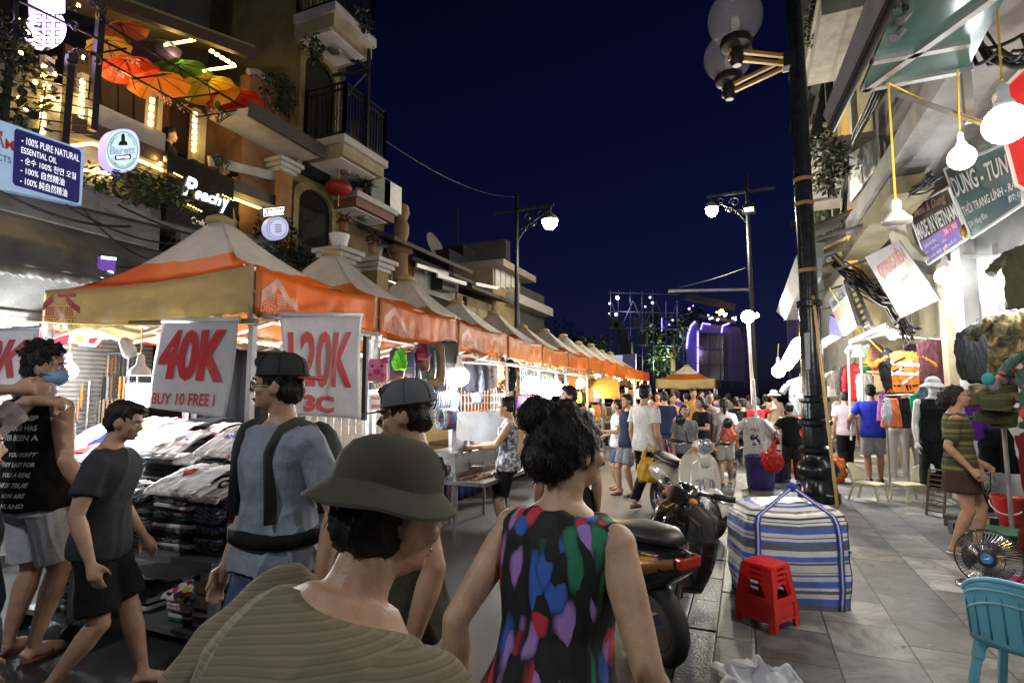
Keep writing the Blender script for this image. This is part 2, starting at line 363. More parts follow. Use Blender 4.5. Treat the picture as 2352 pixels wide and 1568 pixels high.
def person(name,label,head,d,floor=0,face=0,pose={},wear={},skin=(.42,.25,.16),hair='short',haircol=(.012,.010,.010),fem=False,q=1,group=None,h=None,eyes=True,loc=None):
 """head = where the crown stands in the photo, d = its depth; face: 0 away from us, 90 to our right, 180 towards us"""
 top=loc if loc is not None else P(head[0],head[1],d=d)
 rg=Rig(pose,fem);crown=rg.hc+V((0,0,.062))
 if h is None:h=(top.z-floor)/crown.z
 ang=R(112.8-face)-math.pi/2;M3=rotz(ang)
 base=V((top.x,top.y,floor))-M3@V((crown.x*h,crown.y*h,0))
 root=thing(name,label,'person',base,group);root.rotation_euler.z=ang
 for dct in(rg.sh,rg.el,rg.wr,rg.hip,rg.kn,rg.an):
  for k in dct:dct[k]=dct[k]
 g=wear.get;vox={0:.017,1:.0098,2:.0062}[q];S=Matrix.Scale(h,4)
 fin=lambda me:me.transform(S)
 vx=vox/h
 sk=mat('skin %.2f %.2f'%(skin[0],skin[1]),skin,.5,var=.16,ns=13,bump=.12,bs=150,spec=.35,dirt=.14)
# --- the body, one skin
 b=MB();rg.torso(b);nb,hc,Rh=rg.nb,rg.hc,rg.Rh;H=lambda x,y,z:hc+Rh@V((x,y,z))
 b.tube([nb-(hc-nb)*.35,nb+(hc-nb)*.2,nb.lerp(hc,.75)],[.042,.0315,.032],14)
 b.ell(H(0,-.004,.006),(.044,.056,.055),Rh,18)
 b.ell(H(0,.016,-.026),(.0345,.037,.043),Rh,16);b.ell(H(0,.042,-.052),(.015,.012,.011),Rh,10);b.ell(H(0,.012,-.042),(.031,.03,.022),Rh,12)
 b.tube([H(0,.047,.004),H(0,.057,-.012),H(0,.064,-.019)],[.0055,.0075,.008],8);b.ell(H(0,.045,.012),(.028,.010,.006),Rh,10)
 for sg in(-1,1):
  b.ell(H(sg*.0435,-.002,-.012),(.0055,.013,.018),Rh@rotz(sg*.35),10);b.ell(H(sg*.024,.034,-.018),(.014,.014,.012),Rh,10)
 for k,sg in(('L',-1),('R',1)):
  m=.92 if fem else 1;m*=rg.build*.5+.5
  b.ell(rg.sh[k]+V((0,0,-.002)),.036*m)
  seg(b,rg.sh[k],rg.el[k],[(0,.033*m),(.35,.031*m),(.7,.027*m),(1,.0235*m)]);b.ell(rg.el[k],.0238*m)
  seg(b,rg.el[k],rg.wr[k],[(0,.0235*m),(.25,.0262*m),(.6,.021*m),(1,.0150*m)])
  inw=rg.rot(.3)@V((-sg,pose.get('palm'+k,0),0))if not pose.get('inw'+k)else V(pose['inw'+k])
  hand(b,rg.wr[k],rg.el[k],inw,1.0,pose.get('curl'+k,.45),q>=1 and vx<.0075)
  seg(b,rg.hip[k],rg.kn[k],[(0,.056),(.3,.053),(.7,.041),(1,.033)]);b.ell(rg.kn[k]+V((0,.004,0)),.0325)
  seg(b,rg.kn[k],rg.an[k],[(0,.032),(.28,.0355),(.6,.027),(.9,.0195),(1,.02)])
  fd=rg.an[k];t=(rg.an[k]-rg.kn[k]);toe=V((sg*.012,.085,-.03));heel=V((0,-.028,-.026));low=V((0,0,-.014))
  pitch=pose.get('toe'+k,0);Rf=rotx(R(pitch))
  b.tube([fd+Rf@heel,fd+Rf@(low+V((0,.0,.004))),fd+Rf@V((sg*.004,.045,-.02)),fd+Rf@toe,fd+Rf@(toe+V((0,.014,-.001)))],[.018,.022,.021,.016,.009],10)
 me=fuse(b,vx,3 if q else 2);fin(me)
 body=put('body',me,sk,None,True);adopt0(body,root)
 if eyes:
  for sg in(-1,1):
   e=MB();e.ell(H(sg*.0175,.0465,-.0045),(.0072,.006,.0034),Rh,10,0);e.ell(H(sg*.0175,.0513,-.0045),(.0034,.0022,.0032),Rh,8,1);e.tube([H(sg*.008,.0535,.0085),H(sg*.018,.054,.0125),H(sg*.028,.047,.0105)],.0022,5,1)
   sub(e,'eye',[mat('eye white',(.7,.68,.65),.2,var=0),mat('eye dark',(.01,.008,.007),.2,var=0)],root,h)
  e=MB();e.ell(H(0,.0522,-.0385),(.0125,.0052,.0034),Rh,10);e.ell(H(0,.0512,-.0435),(.0100,.0048,.0032),Rh,10)
  sub(e,'mouth',mat('lips',(.30,.10,.085),.4,var=0),root,h)
# --- clothing grown from the same rig
 def cloth(nm,b,m,wr=.006,ws=8,lab=None):
  me=fuse(b,vx*1.05,3,wr/h if q else 0,ws*h*.6,seed=hash(label)%97 if False else len(label),dirn=None);fin(me)
  o=put(nm,me,m,None,True);adopt0(o,root)
  if lab:o['label']=lab
  return o
 out={'root':root,'rig':rg,'h':h,'M':Matrix.Translation(base)@Matrix.Rotation(ang,4,'Z')@S,'body':body}
 def sleeves(b,frac,inf=.009,end=.012):
  for k in 'LR':
   s0,e0,w0=rg.sh[k],rg.el[k],rg.wr[k];mm=max(1,rg.build*.5+.5)*(1.06 if rg.build>1.2 else 1)
   b.ell(s0-V((0,0,.003)),.0385*(.93 if fem else mm))
   b.tube([s0,s0.lerp(e0,min(1,frac)*.5),s0.lerp(e0,min(1,frac))],[.037*mm,(.037+inf*.3)*mm,(.0345+end*.7)*mm],14)
   if frac>1:b.tube([s0.lerp(e0,.95),e0,e0.lerp(w0,frac-1)],[.035,.033,.027],12)
 if g('top'):
  kind,m=g('top')[:2];b=MB();hem=g('hem',.475)
  if kind=='tee':rg.torso(b,hem,.835,.0125,g('flare',.012));sleeves(b,g('sleeve',.62))
  elif kind=='long':rg.torso(b,hem,.835,.009,.006);sleeves(b,1.9)
  elif kind=='tank':
   rg.torso(b,hem,.79,.012,g('flare',.014))
   for sg in(-1,1):
    b.tube([rg.at((sg*.058,.035,.25)),rg.at((sg*.062,.012,.303)),rg.at((sg*.062,-.02,.303)),rg.at((sg*.058,-.05,.25))],[.026,.021,.021,.026],10,flat=.8)
  elif kind=='sleeveless':rg.torso(b,hem,.835,.012,g('flare',.014));[b.ell(rg.at((sg*.085,-.004,.283)),(.030,.036,.026))for sg in(-1,1)]
  out['top']=cloth(kind_name(kind),b,m,g('wr',.012),g('ws',7))
 if g('legs'):
  kind,m=g('legs')[:2];b=MB();fr={'shorts':.86,'hotpants':.42,'trousers':1.9,'capri':1.45}.get(kind,.8)
  if kind=='skirt':
   L=[rg.ring(.57,.091,.063,0,inf=.008),rg.ring(.53,.1,.07,0,inf=.01),rg.ring(.46,.108,.078,0,inf=.012),rg.ring(g('skirt',.36),.118,.088,0,inf=.012)];b.loft(L)
  else:
   rg.torso(b,.455,.585 if g('hem',.475)<.5 else .6,.006)
   for k,sg in(('L',-1),('R',1)):
    a0,k0,n0=rg.hip[k]+V((0,0,.01)),rg.kn[k],rg.an[k];f=min(fr,1);w=g('legw',1)
    b.tube([a0,a0.lerp(k0,f*.5),a0.lerp(k0,f)],[.0595,.058,.056*w if fr<1 else .048],14)
    if fr>1:b.tube([a0.lerp(k0,.9),k0,k0.lerp(n0,(fr-1)*.5),k0.lerp(n0,fr-1)],[.0475,.0455,.043,.036],12)
  out['legs']=cloth(kind if kind!='hotpants' else 'shorts',b,m,.008,8)
 if g('shoes'):
  kind,m=g('shoes')
  for k,sg in(('L',-1),('R',1)):
   b=MB();f=rg.an[k];Rf=rotx(R(pose.get('toe'+k,0)))
   if kind=='sandal':
    b.loft([[f+Rf@V((sg*.006+.026*math.cos(t)*(1 if math.sin(t)>0 else .85),.03+.068*math.sin(t),z))for t in[2*math.pi*i/16 for i in range(16)]]for z in(-.042,-.032)])
    b.tube([f+Rf@V((sg*.004-.024,.045,-.034)),f+Rf@V((sg*.006,.05,-.004)),f+Rf@V((sg*.008+.024,.045,-.034))],.0045,6)
    sub(b,'sandal',m,root,h)
   else:
    b.tube([f+Rf@V((0,-.034,-.022)),f+Rf@V((0,-.004,-.006)),f+Rf@V((sg*.005,.05,-.018)),f+Rf@V((sg*.012,.092,-.024)),f+Rf@V((sg*.012,.106,-.026))],[.020,.029,.026,.021,.012],12);b.tube([f+V((0,0,.01)),f+V((0,0,-.02))],.027,12)
    me=fuse(b,vx,2);fin(me);o=put('shoe',me,m,None,True);adopt0(o,root)
# --- hair
 if hair:
  b=MB();hm=mat('hair %.3f'%haircol[0],haircol,.5,var=.35,ns=60,bump=.3,bs=90,spec=.25)
  b.ell(H(0,-.012,.018),(.0495,.0555,.055),Rh,18);b.ell(H(0,-.024,-.012),(.0455,.042,.042),Rh,16)
  if hair in('short','spiky'):b.ell(H(0,.022,.050),(.036,.032,.018),Rh,12)
  if hair=='spiky':
   gg=random.Random(3)
   for _ in range(60):
    t=gg.uniform(0,6.28);e=gg.uniform(.35,1.4);dv=V((math.cos(t)*math.cos(e),math.sin(t)*math.cos(e),math.sin(e)));p=V((0,-.01,.02))+V((dv.x*.046,dv.y*.052,dv.z*.052))
    dv=(dv+V((gg.uniform(-.4,.4),gg.uniform(-.6,.2),gg.uniform(0,.4)))).normalized();b.tube([H(*p),H(*(p+dv*.014)),H(*(p+dv*.028))],[.011,.007,.003],6)
  if hair=='bun':b.ell(H(0,-.062,.045),(.027,.026,.025),Rh,14)
  if hair=='bigbun':
   b.ell(H(.0,-.022,.012),(.060,.062,.060),Rh,18);b.ell(H(-.012,-.058,.050),(.036,.034,.032),Rh,14);b.ell(H(0,-.050,-.012),(.046,.036,.042),Rh,14)
  if hair in('long','pony','bob'):
   zl={'long':-.19,'pony':-.15,'bob':-.075}[hair];w=.02 if hair=='pony' else .045
   b.tube([H(0,-.05,.02),H(0,-.066,-.03),H(0,-.064,zl*.6),H(0,-.052,zl)],[.03 if hair=='pony' else .04,w,w*.9,w*.5],12,flat=1)
   if hair!='pony':[b.tube([H(sg*.036,-.01,.02),H(sg*.045,-.02,-.03),H(sg*.045,-.028,zl*.8)],[.02,.016,.008],8)for sg in(-1,1)]
  me=fuse(b,vx*.9,2,.010/h if q else .006/h,26*h*.8);
  fin(me);o=put('hair',me,hm,None,True);adopt0(o,root);out['hair']=o
  if q==2 and hair!='cap':
   b=MB();gg=random.Random(11);vs=me.vertices
   for i in range(pose.get('strands',900)):
    v=vs[gg.randrange(len(vs))];p=v.co.copy();n=v.normal;t=V((gg.uniform(-.5,.5),gg.uniform(-.5,.5),-.8));t=(t-n*t.dot(n)).normalized();l=gg.uniform(.015,.036)
    up=.003 if hair!='spiky' else .03;x=n.cross(t)*gg.uniform(.0006,.0013);p1=p+t*l*.5+n*up*gg.uniform(.2,1);p2=p+t*l+n*up*gg.uniform(-.4,1.1)
    b.add([p-x,p+x,p1+x*.8,p1-x*.8,p2],[(0,1,2,3),(3,2,4)])
   o2=b.build('strands',hm,None,fix=False);adopt(o2,o)
 out['H']=H
 return out
def adopt0(o,root):o.parent=root;o.matrix_parent_inverse=Matrix.Identity(4)
def kind_name(k):return{'tee':'shirt','long':'long_sleeved_shirt','tank':'tank_top','sleeveless':'sleeveless_top'}[k]
def sub(b,nm,m,root,h,smooth=True,lab=None):
 me=b.mesh(nm);me.transform(Matrix.Scale(h,4));bm=bmesh.new();bm.from_mesh(me);bmesh.ops.recalc_face_normals(bm,faces=bm.faces);bm.to_mesh(me);bm.free()
 o=put(nm,me,m,None,smooth);adopt0(o,root)
 if lab:o['label']=lab
 return o
def cap_on(p,m,back=False,brim=True,hat=False,er=.036):
 """a cap or brimmed hat on the person's head"""
 H=p['H'];h=p['h'];b=MB();R3=p['rig'].Rh;L=[]
 for z,k in((.016,1.0),(.03,1.0),(.048,.94),(.062,.78),(.072,.5),(.076,.1)):L.append([H(.0535*k*math.cos(t),-.012+.0625*k*math.sin(t),z)for t in[2*math.pi*i/22 for i in range(22)]])
 b.loft(L)
 if hat:
  b.loft([[H((.0535+e)*math.cos(t),-.012+(.0625+e)*math.sin(t),z)for t in[2*math.pi*i/22 for i in range(22)]]for e,z in((0,.026),(er,.024-er*.8),(er,.021-er*.8),(0,.020))])
 elif brim:
  s=-1 if back else 1;pts=[]
  up=[H(.046*math.cos(t),-.012+s*(.045+.062*math.sin(t)),.020-.012*math.sin(t)-.008*math.cos(t)**2)for t in[math.pi*i/12 for i in range(13)]]
  n=H(0,0,.003)-H(0,0,0);b.poly(up,n,1)
 if hat:b.v=[tuple(V(p)+V((noise.noise(V(p)*22),noise.noise(V(p)*22+V((5,0,0))),noise.noise(V(p)*15+V((0,9,0)))*1.6))*.0055)for p in b.v]
 if not hat:b.ell(H(0,-.012,.077),.004,n=8);b.tube([H(.0545*math.cos(t),-.012+.0635*math.sin(t),.02)for t in[2*math.pi*i/24 for i in range(25)]],.0022,5)
 for a in(0,1.05,2.1)if not hat else():b.tube([H(.0545*k*math.cos(a),-.012+.0635*k*math.sin(a),z)for z,k in((.018,1),(.03,1),(.048,.945),(.063,.785),(.073,.5),(.077,0),(.073,-.5),(.063,-.785),(.048,-.945),(.03,-1),(.018,-1))],.0012,4)
 return sub(b,'hat' if hat else 'cap',m if isinstance(m,list)else[m,m],p['root'],h,40)
# shared materials
asph=mat('asphalt',(.045,.045,.047),.5,var=.35,ns=3,bump=.5,bs=160,dirt=.35)
steel=mat('galvanised steel',(.45,.46,.47),.35,.8,ns=14,dirt=.25)
white_p=mat('white paint',(.72,.72,.70),.5,ns=5,dirt=.2)
black_p=mat('black iron',(.012,.012,.013),.4,ns=10)
dark_p=mat('dark plastic',(.015,.015,.016),.35,ns=10)
chrome=mat('chrome',(.75,.75,.76),.12,1,var=.05)
yellow_w=mat('yellowed plaster',(.22,.175,.07),.85,ns=3,bump=.25,bs=50,dirt=.55)
cream_w=mat('cream plaster',(.32,.275,.165),.85,ns=3,bump=.2,bs=50,dirt=.5)
orange_w=mat('ochre plaster',(.30,.155,.06),.85,ns=3,bump=.2,bs=50,dirt=.5)
white_w=mat('white plaster',(.42,.41,.385),.85,ns=3,bump=.2,bs=50,dirt=.45)
grey_w=mat('grey render',(.22,.22,.21),.9,ns=2,bump=.3,bs=40,dirt=.55)
dark_w=mat('dark wall',(.045,.042,.042),.9,ns=2,bump=.3,bs=40,dirt=.5)  # near-black wall colour with random blotches
wood_d=mat('dark timber',(.035,.018,.011),.55,ns=9,bump=.2,bs=60)
brown_w=mat('brown boards',(.10,.045,.022),.6,ns=9,bump=.2)
tile_r=mat('dark roof tile',(.05,.04,.038),.8,ns=12,bump=.7,bs=30)
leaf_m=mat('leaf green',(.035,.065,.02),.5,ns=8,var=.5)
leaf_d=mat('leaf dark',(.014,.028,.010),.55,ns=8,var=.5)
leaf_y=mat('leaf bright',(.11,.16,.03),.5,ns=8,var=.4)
brown_t=mat('bark',(.05,.035,.025),.85,ns=12,bump=.6)
cable_m=mat('cable black',(.012,.012,.013),.45,ns=20)
wire_y=mat('yellow cord',(.62,.42,.04),.5,ns=20)
glass_d=mat('dark glass',(.012,.015,.018),.08,var=.05,spec=.8)
w_cool=(.96,.98,1);w_warm=(1,.62,.22)
g_cool=glow('bulb white',(.95,.98,1),45);g_warm=glow('bulb warm',(1,.66,.25),38)
g_strip=glow('strip warm',(1,.62,.12),9);g_dash=glow('strip module',(1,.62,.12),16);g_blue=glow('strip blue',(.16,.12,1),5);g_neon=glow('moon light',(.72,.55,1),5);g_sign=glow('sign white',(.85,.93,1),3)
# ground, road, pavements
o=MB().grid(lambda a,b:(a*300-150,b*300-90,-.03),1,1).build('ground',mat('earth',(.04,.04,.04),.9));struct(o)
o=MB().grid(lambda a,b:(-6.2+a*5.58,b*100-12,0),8,60).build('road',asph);struct(o)
gut=mat('gutter stone',(.10,.10,.098),.38,var=.4,ns=5,bump=.4,bs=60,dirt=.5)
m=MB()
g=random.Random(4)
for i in range(64):
 y=-3+i*.56
 for j in range(2):
  z=g.uniform(-.004,.006);m.box((-.43+(j-.5)*.205,y,-.02+z),(.198,.55,.06))
struct(m.build('gutter',gut,bevel=.006))
tm=bpy.data.materials.new('paving');tm.use_nodes=True;N=tm.node_tree.nodes;L=tm.node_tree.links;b=N['Principled BSDF']
tc=N.new('ShaderNodeTexCoord');br=N.new('ShaderNodeTexBrick');br.offset=.5;br.inputs['Scale'].default_value=1;br.inputs['Brick Width'].default_value=.46;br.inputs['Row Height'].default_value=.40
br.inputs['Mortar Size'].default_value=.005;br.inputs['Mortar'].default_value=(.03,.03,.03,1);br.inputs['Color1'].default_value=(0,0,0,1);br.inputs['Color2'].default_value=(1,1,1,1);br.inputs['Bias'].default_value=0
mp=N.new('ShaderNodeMapping');mp.inputs['Rotation'].default_value=(0,0,R(90));L.new(tc.outputs['Object'],mp.inputs[0]);L.new(mp.outputs[0],br.inputs['Vector'])
r=N.new('ShaderNodeValToRGB');e=r.color_ramp.elements
for p_,c_ in((0,(.085,.088,.092)),(.35,(.115,.118,.12)),(.62,(.15,.15,.148)),(.86,(.26,.25,.225)),(1,(.30,.29,.26))):
 k=e[0]if p_==0 else e[1]if p_==1 else e.new(p_);k.color=(*c_,1)
L.new(br.outputs['Color'],r.inputs[0])
n1=N.new('ShaderNodeTexNoise');n1.inputs['Scale'].default_value=3.2;n1.inputs['Detail'].default_value=9;n1.inputs['Roughness'].default_value=.7;n1.inputs['Distortion'].default_value=1.2;L.new(tc.outputs['Object'],n1.inputs[0])
r1=N.new('ShaderNodeValToRGB');r1.color_ramp.elements[0].position=.40;r1.color_ramp.elements[0].color=(.36,.36,.37,1);r1.color_ramp.elements[1].position=.66;r1.color_ramp.elements[1].color=(1.1,1.1,1.08,1);L.new(n1.outputs['Fac'],r1.inputs[0])
x=N.new('ShaderNodeMix');x.data_type='RGBA';x.blend_type='MULTIPLY';x.inputs[0].default_value=1;L.new(r.outputs[0],x.inputs[6]);L.new(r1.outputs[0],x.inputs[7])
y=N.new('ShaderNodeMix');y.data_type='RGBA';L.new(br.outputs['Fac'],y.inputs[0]);L.new(x.outputs[2],y.inputs[6]);y.inputs[7].default_value=(.025,.025,.025,1);L.new(y.outputs[2],b.inputs['Base Color'])
mr=N.new('ShaderNodeMapRange');mr.inputs[3].default_value=.38;mr.inputs[4].default_value=.65;L.new(n1.outputs['Fac'],mr.inputs[0]);L.new(mr.outputs[0],b.inputs['Roughness'])
bp=N.new('ShaderNodeBump');bp.inputs['Strength'].default_value=.5;bp.inputs['Distance'].default_value=.01;bp.invert=True;L.new(br.outputs['Fac'],bp.inputs['Height']);L.new(bp.outputs[0],b.inputs['Normal'])
PZ=.13
struct(MB().span((-.02,-6,-.02),(3.2,70,PZ)).build('pavement',tm))
kb=MB()
for i in range(60):kb.box((-.12,-4+i*.8,.058),(.198,.792,.16))
struct(kb.build('kerb',mat('kerb stone',(.17,.17,.165),.45,var=.35,ns=5,bump=.35,bs=60,dirt=.4),bevel=.012))
struct(MB().span((-9,-6,-.02),(-6.2,70,.11)).build('far_pavement',gut))
# left side: shop with the grey awning
LX=-7.0
def L7(u,v,dx=0):return P(u,v,x=LX+dx)
def block(name,label,x0,x1,y0,y1,z1,m,cat='building',z0=0):
 t=thing(name,label,cat,((x0+x1)/2,y0,z0));MB().span((x0,y0,z0),(x1,y1,z1)).build('wall',m,t);return t
b1=block('shop_house','grey shop house behind the nearest market tent, with rolling shutter and tarpaulin awning',-11,LX,-1.5,4.75,5.0,grey_w)
sh=MB()
for i in range(44):
 z=.12+i*.052
 sh.tube([(LX+.05,2.6,z+.026),(LX+.05,4.7,z+.026)],.031,8)
sh.build('rolling_shutter',mat('shutter grey',(.34,.33,.31),.45,.5,ns=3,dirt=.3),b1,True)
MB().span((LX-.02,0,0.1),(LX+.04,2.55,2.9)).build('shopfront_wall',mat('shopfront white',(.75,.76,.78),.5,dirt=.12),b1)
aw=MB();A=[P(-60,468,x=LX+.02),P(420,590,x=LX+.02),P(420,668,x=LX+.75),P(-60,592,x=LX+.75)]
aw.grid(lambda a,b:on(A,a,b)+V((0,0,-.05*math.sin(b*math.pi)+.012*math.sin(a*38)*b)),60,10)
aw.grid(lambda a,b:on([A[3],A[2],A[2]-V((0,0,.10)),A[3]-V((0,0,.10))],a,b)+V((.02*math.sin(a*50)*b,0,.012*math.sin(a*160)*b)),90,2)
aw.build('awning',mat('tarpaulin grey',(.13,.135,.13),.55,var=.25,ns=2,bump=.3,bs=12,dirt=.45),b1,True,solid=.012)
fb=MB();A=[P(415,515,x=LX+.10),P(830,660,x=LX+.10),P(830,745,x=LX+.10),P(415,680,x=LX+.10)];fb.slab(A,.1);fb.build('fascia',grey_w,b1)
fl=MB();fl.bar(P(-40,752,x=LX+.5),P(22,752,x=LX+.5),.05);fl.build('ceiling_lamp',g_cool,b1)
lamp(P(20,775,x=LX+.6),90,w_cool);
t=thing('security_camera','white dome camera under the shopfront ceiling behind the tent leg','camera',P(68,765,x=LX+.25))
c=P(68,765,x=LX+.3);MB().ell(c,.06).build('dome',glass_d,t,True);MB().lathe(c+V((0,0,.02)),[(.03,.09),(.075,.08),(.08,.0),(.066,-.01)],18).build('housing',white_p,t,40)
# big board about oil
q=pq([(-75,249),(195,345),(187,472),(-75,418)],x=LX+.35)
t=thing('advertising_board','blue and white board listing 100% pure natural essential oil in several scripts','sign',q[3])
MB().slab(q,.10).build('board',mat('board pale blue',(.42,.62,.85),.35,var=.1,ns=1.5,emit=(.35,.55,.9),es=.22),t)
qi=pq([(33,294),(186,346),(181,468),(28,424)],x=LX+.35);m=MB();patch(m,qi,[(.03,0),(.97,0),(1,.05),(1,.95),(.97,1),(.03,1),(0,.95),(0,.05)],0,.004)
m.build('panel',mat('board navy',(.02,.02,.12),.3,emit=(.02,.02,.14),es=.25),t)
m=MB();Wt=glow('letter white',(.8,.85,.95),.75)
for s,bx in(('- 100% PURE NATURAL',(.10,.10,.97,.23)),('ESSENTIAL OIL',(.10,.29,.62,.40)),('- 순수 100% 천연 오일',(.10,.45,.93,.58)),('- 100% 自然精油',(.10,.62,.75,.76)),('- 100% 純自然精油',(.10,.80,.80,.95))):letters(m,qi,s,bx,bold=.008,off=.008)
letters(m,q,'CTS',(.22,.50,.34,.60),2,off=.006);letters(m,q,'ẨM',(.21,.16,.36,.40),1,.02,off=.006)
m.build('lettering',[Wt,mat('letter red',(.5,.03,.03),.5,var=0),mat('letter teal',(.05,.16,.22),.5,var=0)],t)
# sign boards behind the tent
q=pq([(112,742),(246,742),(232,794),(104,785)],x=LX+.55)
t=thing('lit_sign','dark red upstairs sign edged with white tube light behind the tent frame','sign',q[3]);m=MB().slab(q,.12);m.build('board',mat('sign maroon',(.22,.012,.03),.4,emit=(.4,.01,.03),es=.25),t)
m=MB();letters(m,q,'UPSTAIRS',(.28,.03,.9,.36),0,.03,.1,.006);rect(m,q,.38,.56,.74,.98,2);disc(m,q,.56,.76,.09,.13,3,.005);m.tube([q[3],q[0]],.016);m.tube([q[1],q[1].lerp(q[2],.5),q[2].lerp(q[3],.12),q[2].lerp(q[3],.4)],.016)
m.build('lettering',[g_sign,g_sign,white_p,mat('sign flame',(.7,.25,.03),.5)],t)
q=pq([(240,746),(395,764),(390,800),(240,768)],x=LX+.3)
t=thing('shop_sign','bright red strip sign with yellow writing above the rolling shutter','sign',q[3]);MB().slab(q,.05).build('board',mat('sign red',(.55,.03,.012),.4,emit=(.8,.03,.01),es=.45),t)
m=MB();letters(m,q,'đồng bảo',(.08,.2,.92,.85),0,.02,.15);m.build('lettering',glow('letter yellow',(1,.75,.05),1.3),t)
q=pq([(231,588),(266,592),(264,640),(229,640)],x=LX+.6)
t=thing('lit_sign','small violet lit sign glowing over the tarpaulin awning edge','sign',q[3]);MB().slab(q,.05).build('board',mat('sign violet',(.05,.02,.12),.4,emit=(.2,.08,.5),es=.6),t)
m=MB();rect(m,q,0,0,1,.12,0,.01);letters(m,q,'10',(.05,.62,.9,.98),0,.04);m.build('lettering',g_sign,t)
# left side: the bar with terrace, umbrellas and light strips
bx1=6.05
b2=thing('bar_building','dark timber bar with roofed terrace outlined in yellow light strips','building',(LX,4.75,0))
MB().span((-11,4.75,0),(LX-1.0,bx1,9.5)).build('rear_wall',dark_w,b2)
MB().span((LX-1.0,4.75,3.0),(LX-.02,bx1-.4,3.35)).build('lower_slab',dark_w,b2)
q=pq([(165,262),(640,452),(640,474),(165,300)],x=LX+.05);MB().slab(q,.9).build('terrace_slab',wood_d,b2)
sf=MB();q2=pq([(165,301),(640,475),(640,486),(165,316)],x=LX+.07);sf.slab(q2,.05);sf.build('terrace_edge',cream_w,b2)
for nm,qq,mm in(('ledge',[(165,425),(650,560),(650,585),(165,470)],grey_w),):
 MB().slab(pq(qq,x=LX+.12),.5).build(nm,mm,b2)
MB().slab(pq([(150,100),(640,330),(640,560),(150,440)],x=LX-.95),.05).build('interior_wall',brown_w,b2)
for(u0,u1)in((232,268),(272,304),(308,340),(395,430),(434,470)):
 k=(u0-200)*.33;sl=MB()
 for i in range(16):sl.bar(P(u0,175+k+i*7,x=LX-.9),P(u1,175+k+12+i*7,x=LX-.9),.02,.05)
 sl.build('louvred_shutter',wood_d,b2)
for i,(u,v0,v1)in enumerate(((101,130,330),(188,170,310),(205,180,300),(347,215,318),(358,225,330),(447,250,365),(460,262,372))):
 m=MB();p0=P(u,v0,x=LX-.12);p1=P(u,v1+5,x=LX-.12);p0.y=p1.y=(p0.y+p1.y)/2;m.bar(p1,p0,.10);m.build('column',cream_w,b2)
rf=MB();q=[P(150,-50,x=LX+.45),P(590,112,x=LX+.45),P(590,136,x=LX+.45),P(150,-24,x=LX+.45)];rf.slab(q,.10)
yA,yB=q[0].y,q[1].y;zt=(q[0].z+q[1].z)/2
rf.build('roof_edge',wood_d,b2)
rp=MB();rp.poly([(LX+.4,yA,q[0].z),(LX+.4,yB,q[1].z),(LX-1.0,yB,q[1].z+.35),(LX-1.0,yA,q[0].z+.35)],(0,0,.06));rp.build('roof',mat('ceiling boards',(.16,.13,.06),.6,ns=9),b2)
st=MB();X=LX-.05
for pts in(((165,335),(211,330),(242,338)),((191,392),(226,389),(260,409)),((320,369),(384,396)),((534,455),(603,481))):st.tube([P(u,v,x=LX+.1)for u,v in pts],.018,6)
st.build('light_strip',g_strip,b2)
for pts in(((102,148),(97,312)),((190,181),(185,284)),((350,224),(345,293)),((448,257),(445,352)),((340,21),(448,92)),((448,92),(376,104)),((481,115),(541,152)),((541,152),(465,163)),((206,5),(300,-2)),((157,185),(152,297))):
 a,c=[P(u,v,x=LX+(.02 if pts[0][0]not in(206,340,448,481,541)or pts==((448,257),(445,352))else .2))for u,v in pts];m=MB();k=max(4,int((c-a).length/.085))
 for i in range(k):
  s0=a.lerp(c,(i+.15)/k);s1=a.lerp(c,(i+.72)/k);m.bar(s0,s1,.042,.03)
 m.build('light_chain',g_dash if pts[0]!=(157,185)else glow('strip red',(1,.22,.04),8),b2)
m=MB()
for u,v in((49,46),(48,122),(191,132),(180,13),(81,189),(115,200),(115,221),(345,150),(353,162),(368,376),(100,232),(126,170),(45,225),(60,250)):m.ell(P(u,v,x=LX+.1),.022,n=8)
m.build('string_lights',glow('string bulb',(1,.6,.15),18),b2)
for u,v,w in((230,380,4),(360,350,4),(400,110,8),(560,440,4),(150,230,6),(450,300,4),(280,200,9)):lamp(P(u,v+12,x=LX+.05),w,(1,.68,.25),.06)
fr=MB()
for a,c in(((205,120),(400,230)),((237,52),(568,252)),((205,126),(290,112)),((303,182),(405,167)),((395,228),(500,215)),((455,269),(593,244)),((400,230),(455,270)),((40,0),(330,140))):fr.bar(P(*a,x=LX+.35),P(*c,x=LX+.35),.022)
for u,v0,v1 in((212,-10,300),(146,120,330),(10,-10,280)):p=P(u,v1,x=LX+.3);q_=P(u,v0,x=LX+.3);q_.y=p.y;fr.bar(p,q_,.07 if u>100 else .05)
for i in range(7):fr.bar(P(55,150+i*24,x=LX+.3),P(212,190+i*20,x=LX+.3),.012)
fr.build('steel_frame',black_p,b2)
sc=MB();g=random.Random(5)
for _ in range(26):
 c=P(g.choice([g.uniform(-10,60),g.uniform(150,235)]),g.uniform(-5,150),x=LX+.42);s=g.choice((-1,1));r0=g.uniform(.06,.13);a0=g.uniform(0,6)
 sc.tube([c+V((0,math.cos(a0+s*k*.5)*r0*(1-k/15),math.sin(a0+s*k*.5)*r0*(1-k/15)))for k in range(14)],.009,5)
sc.build('iron_scrollwork',black_p,b2,True)
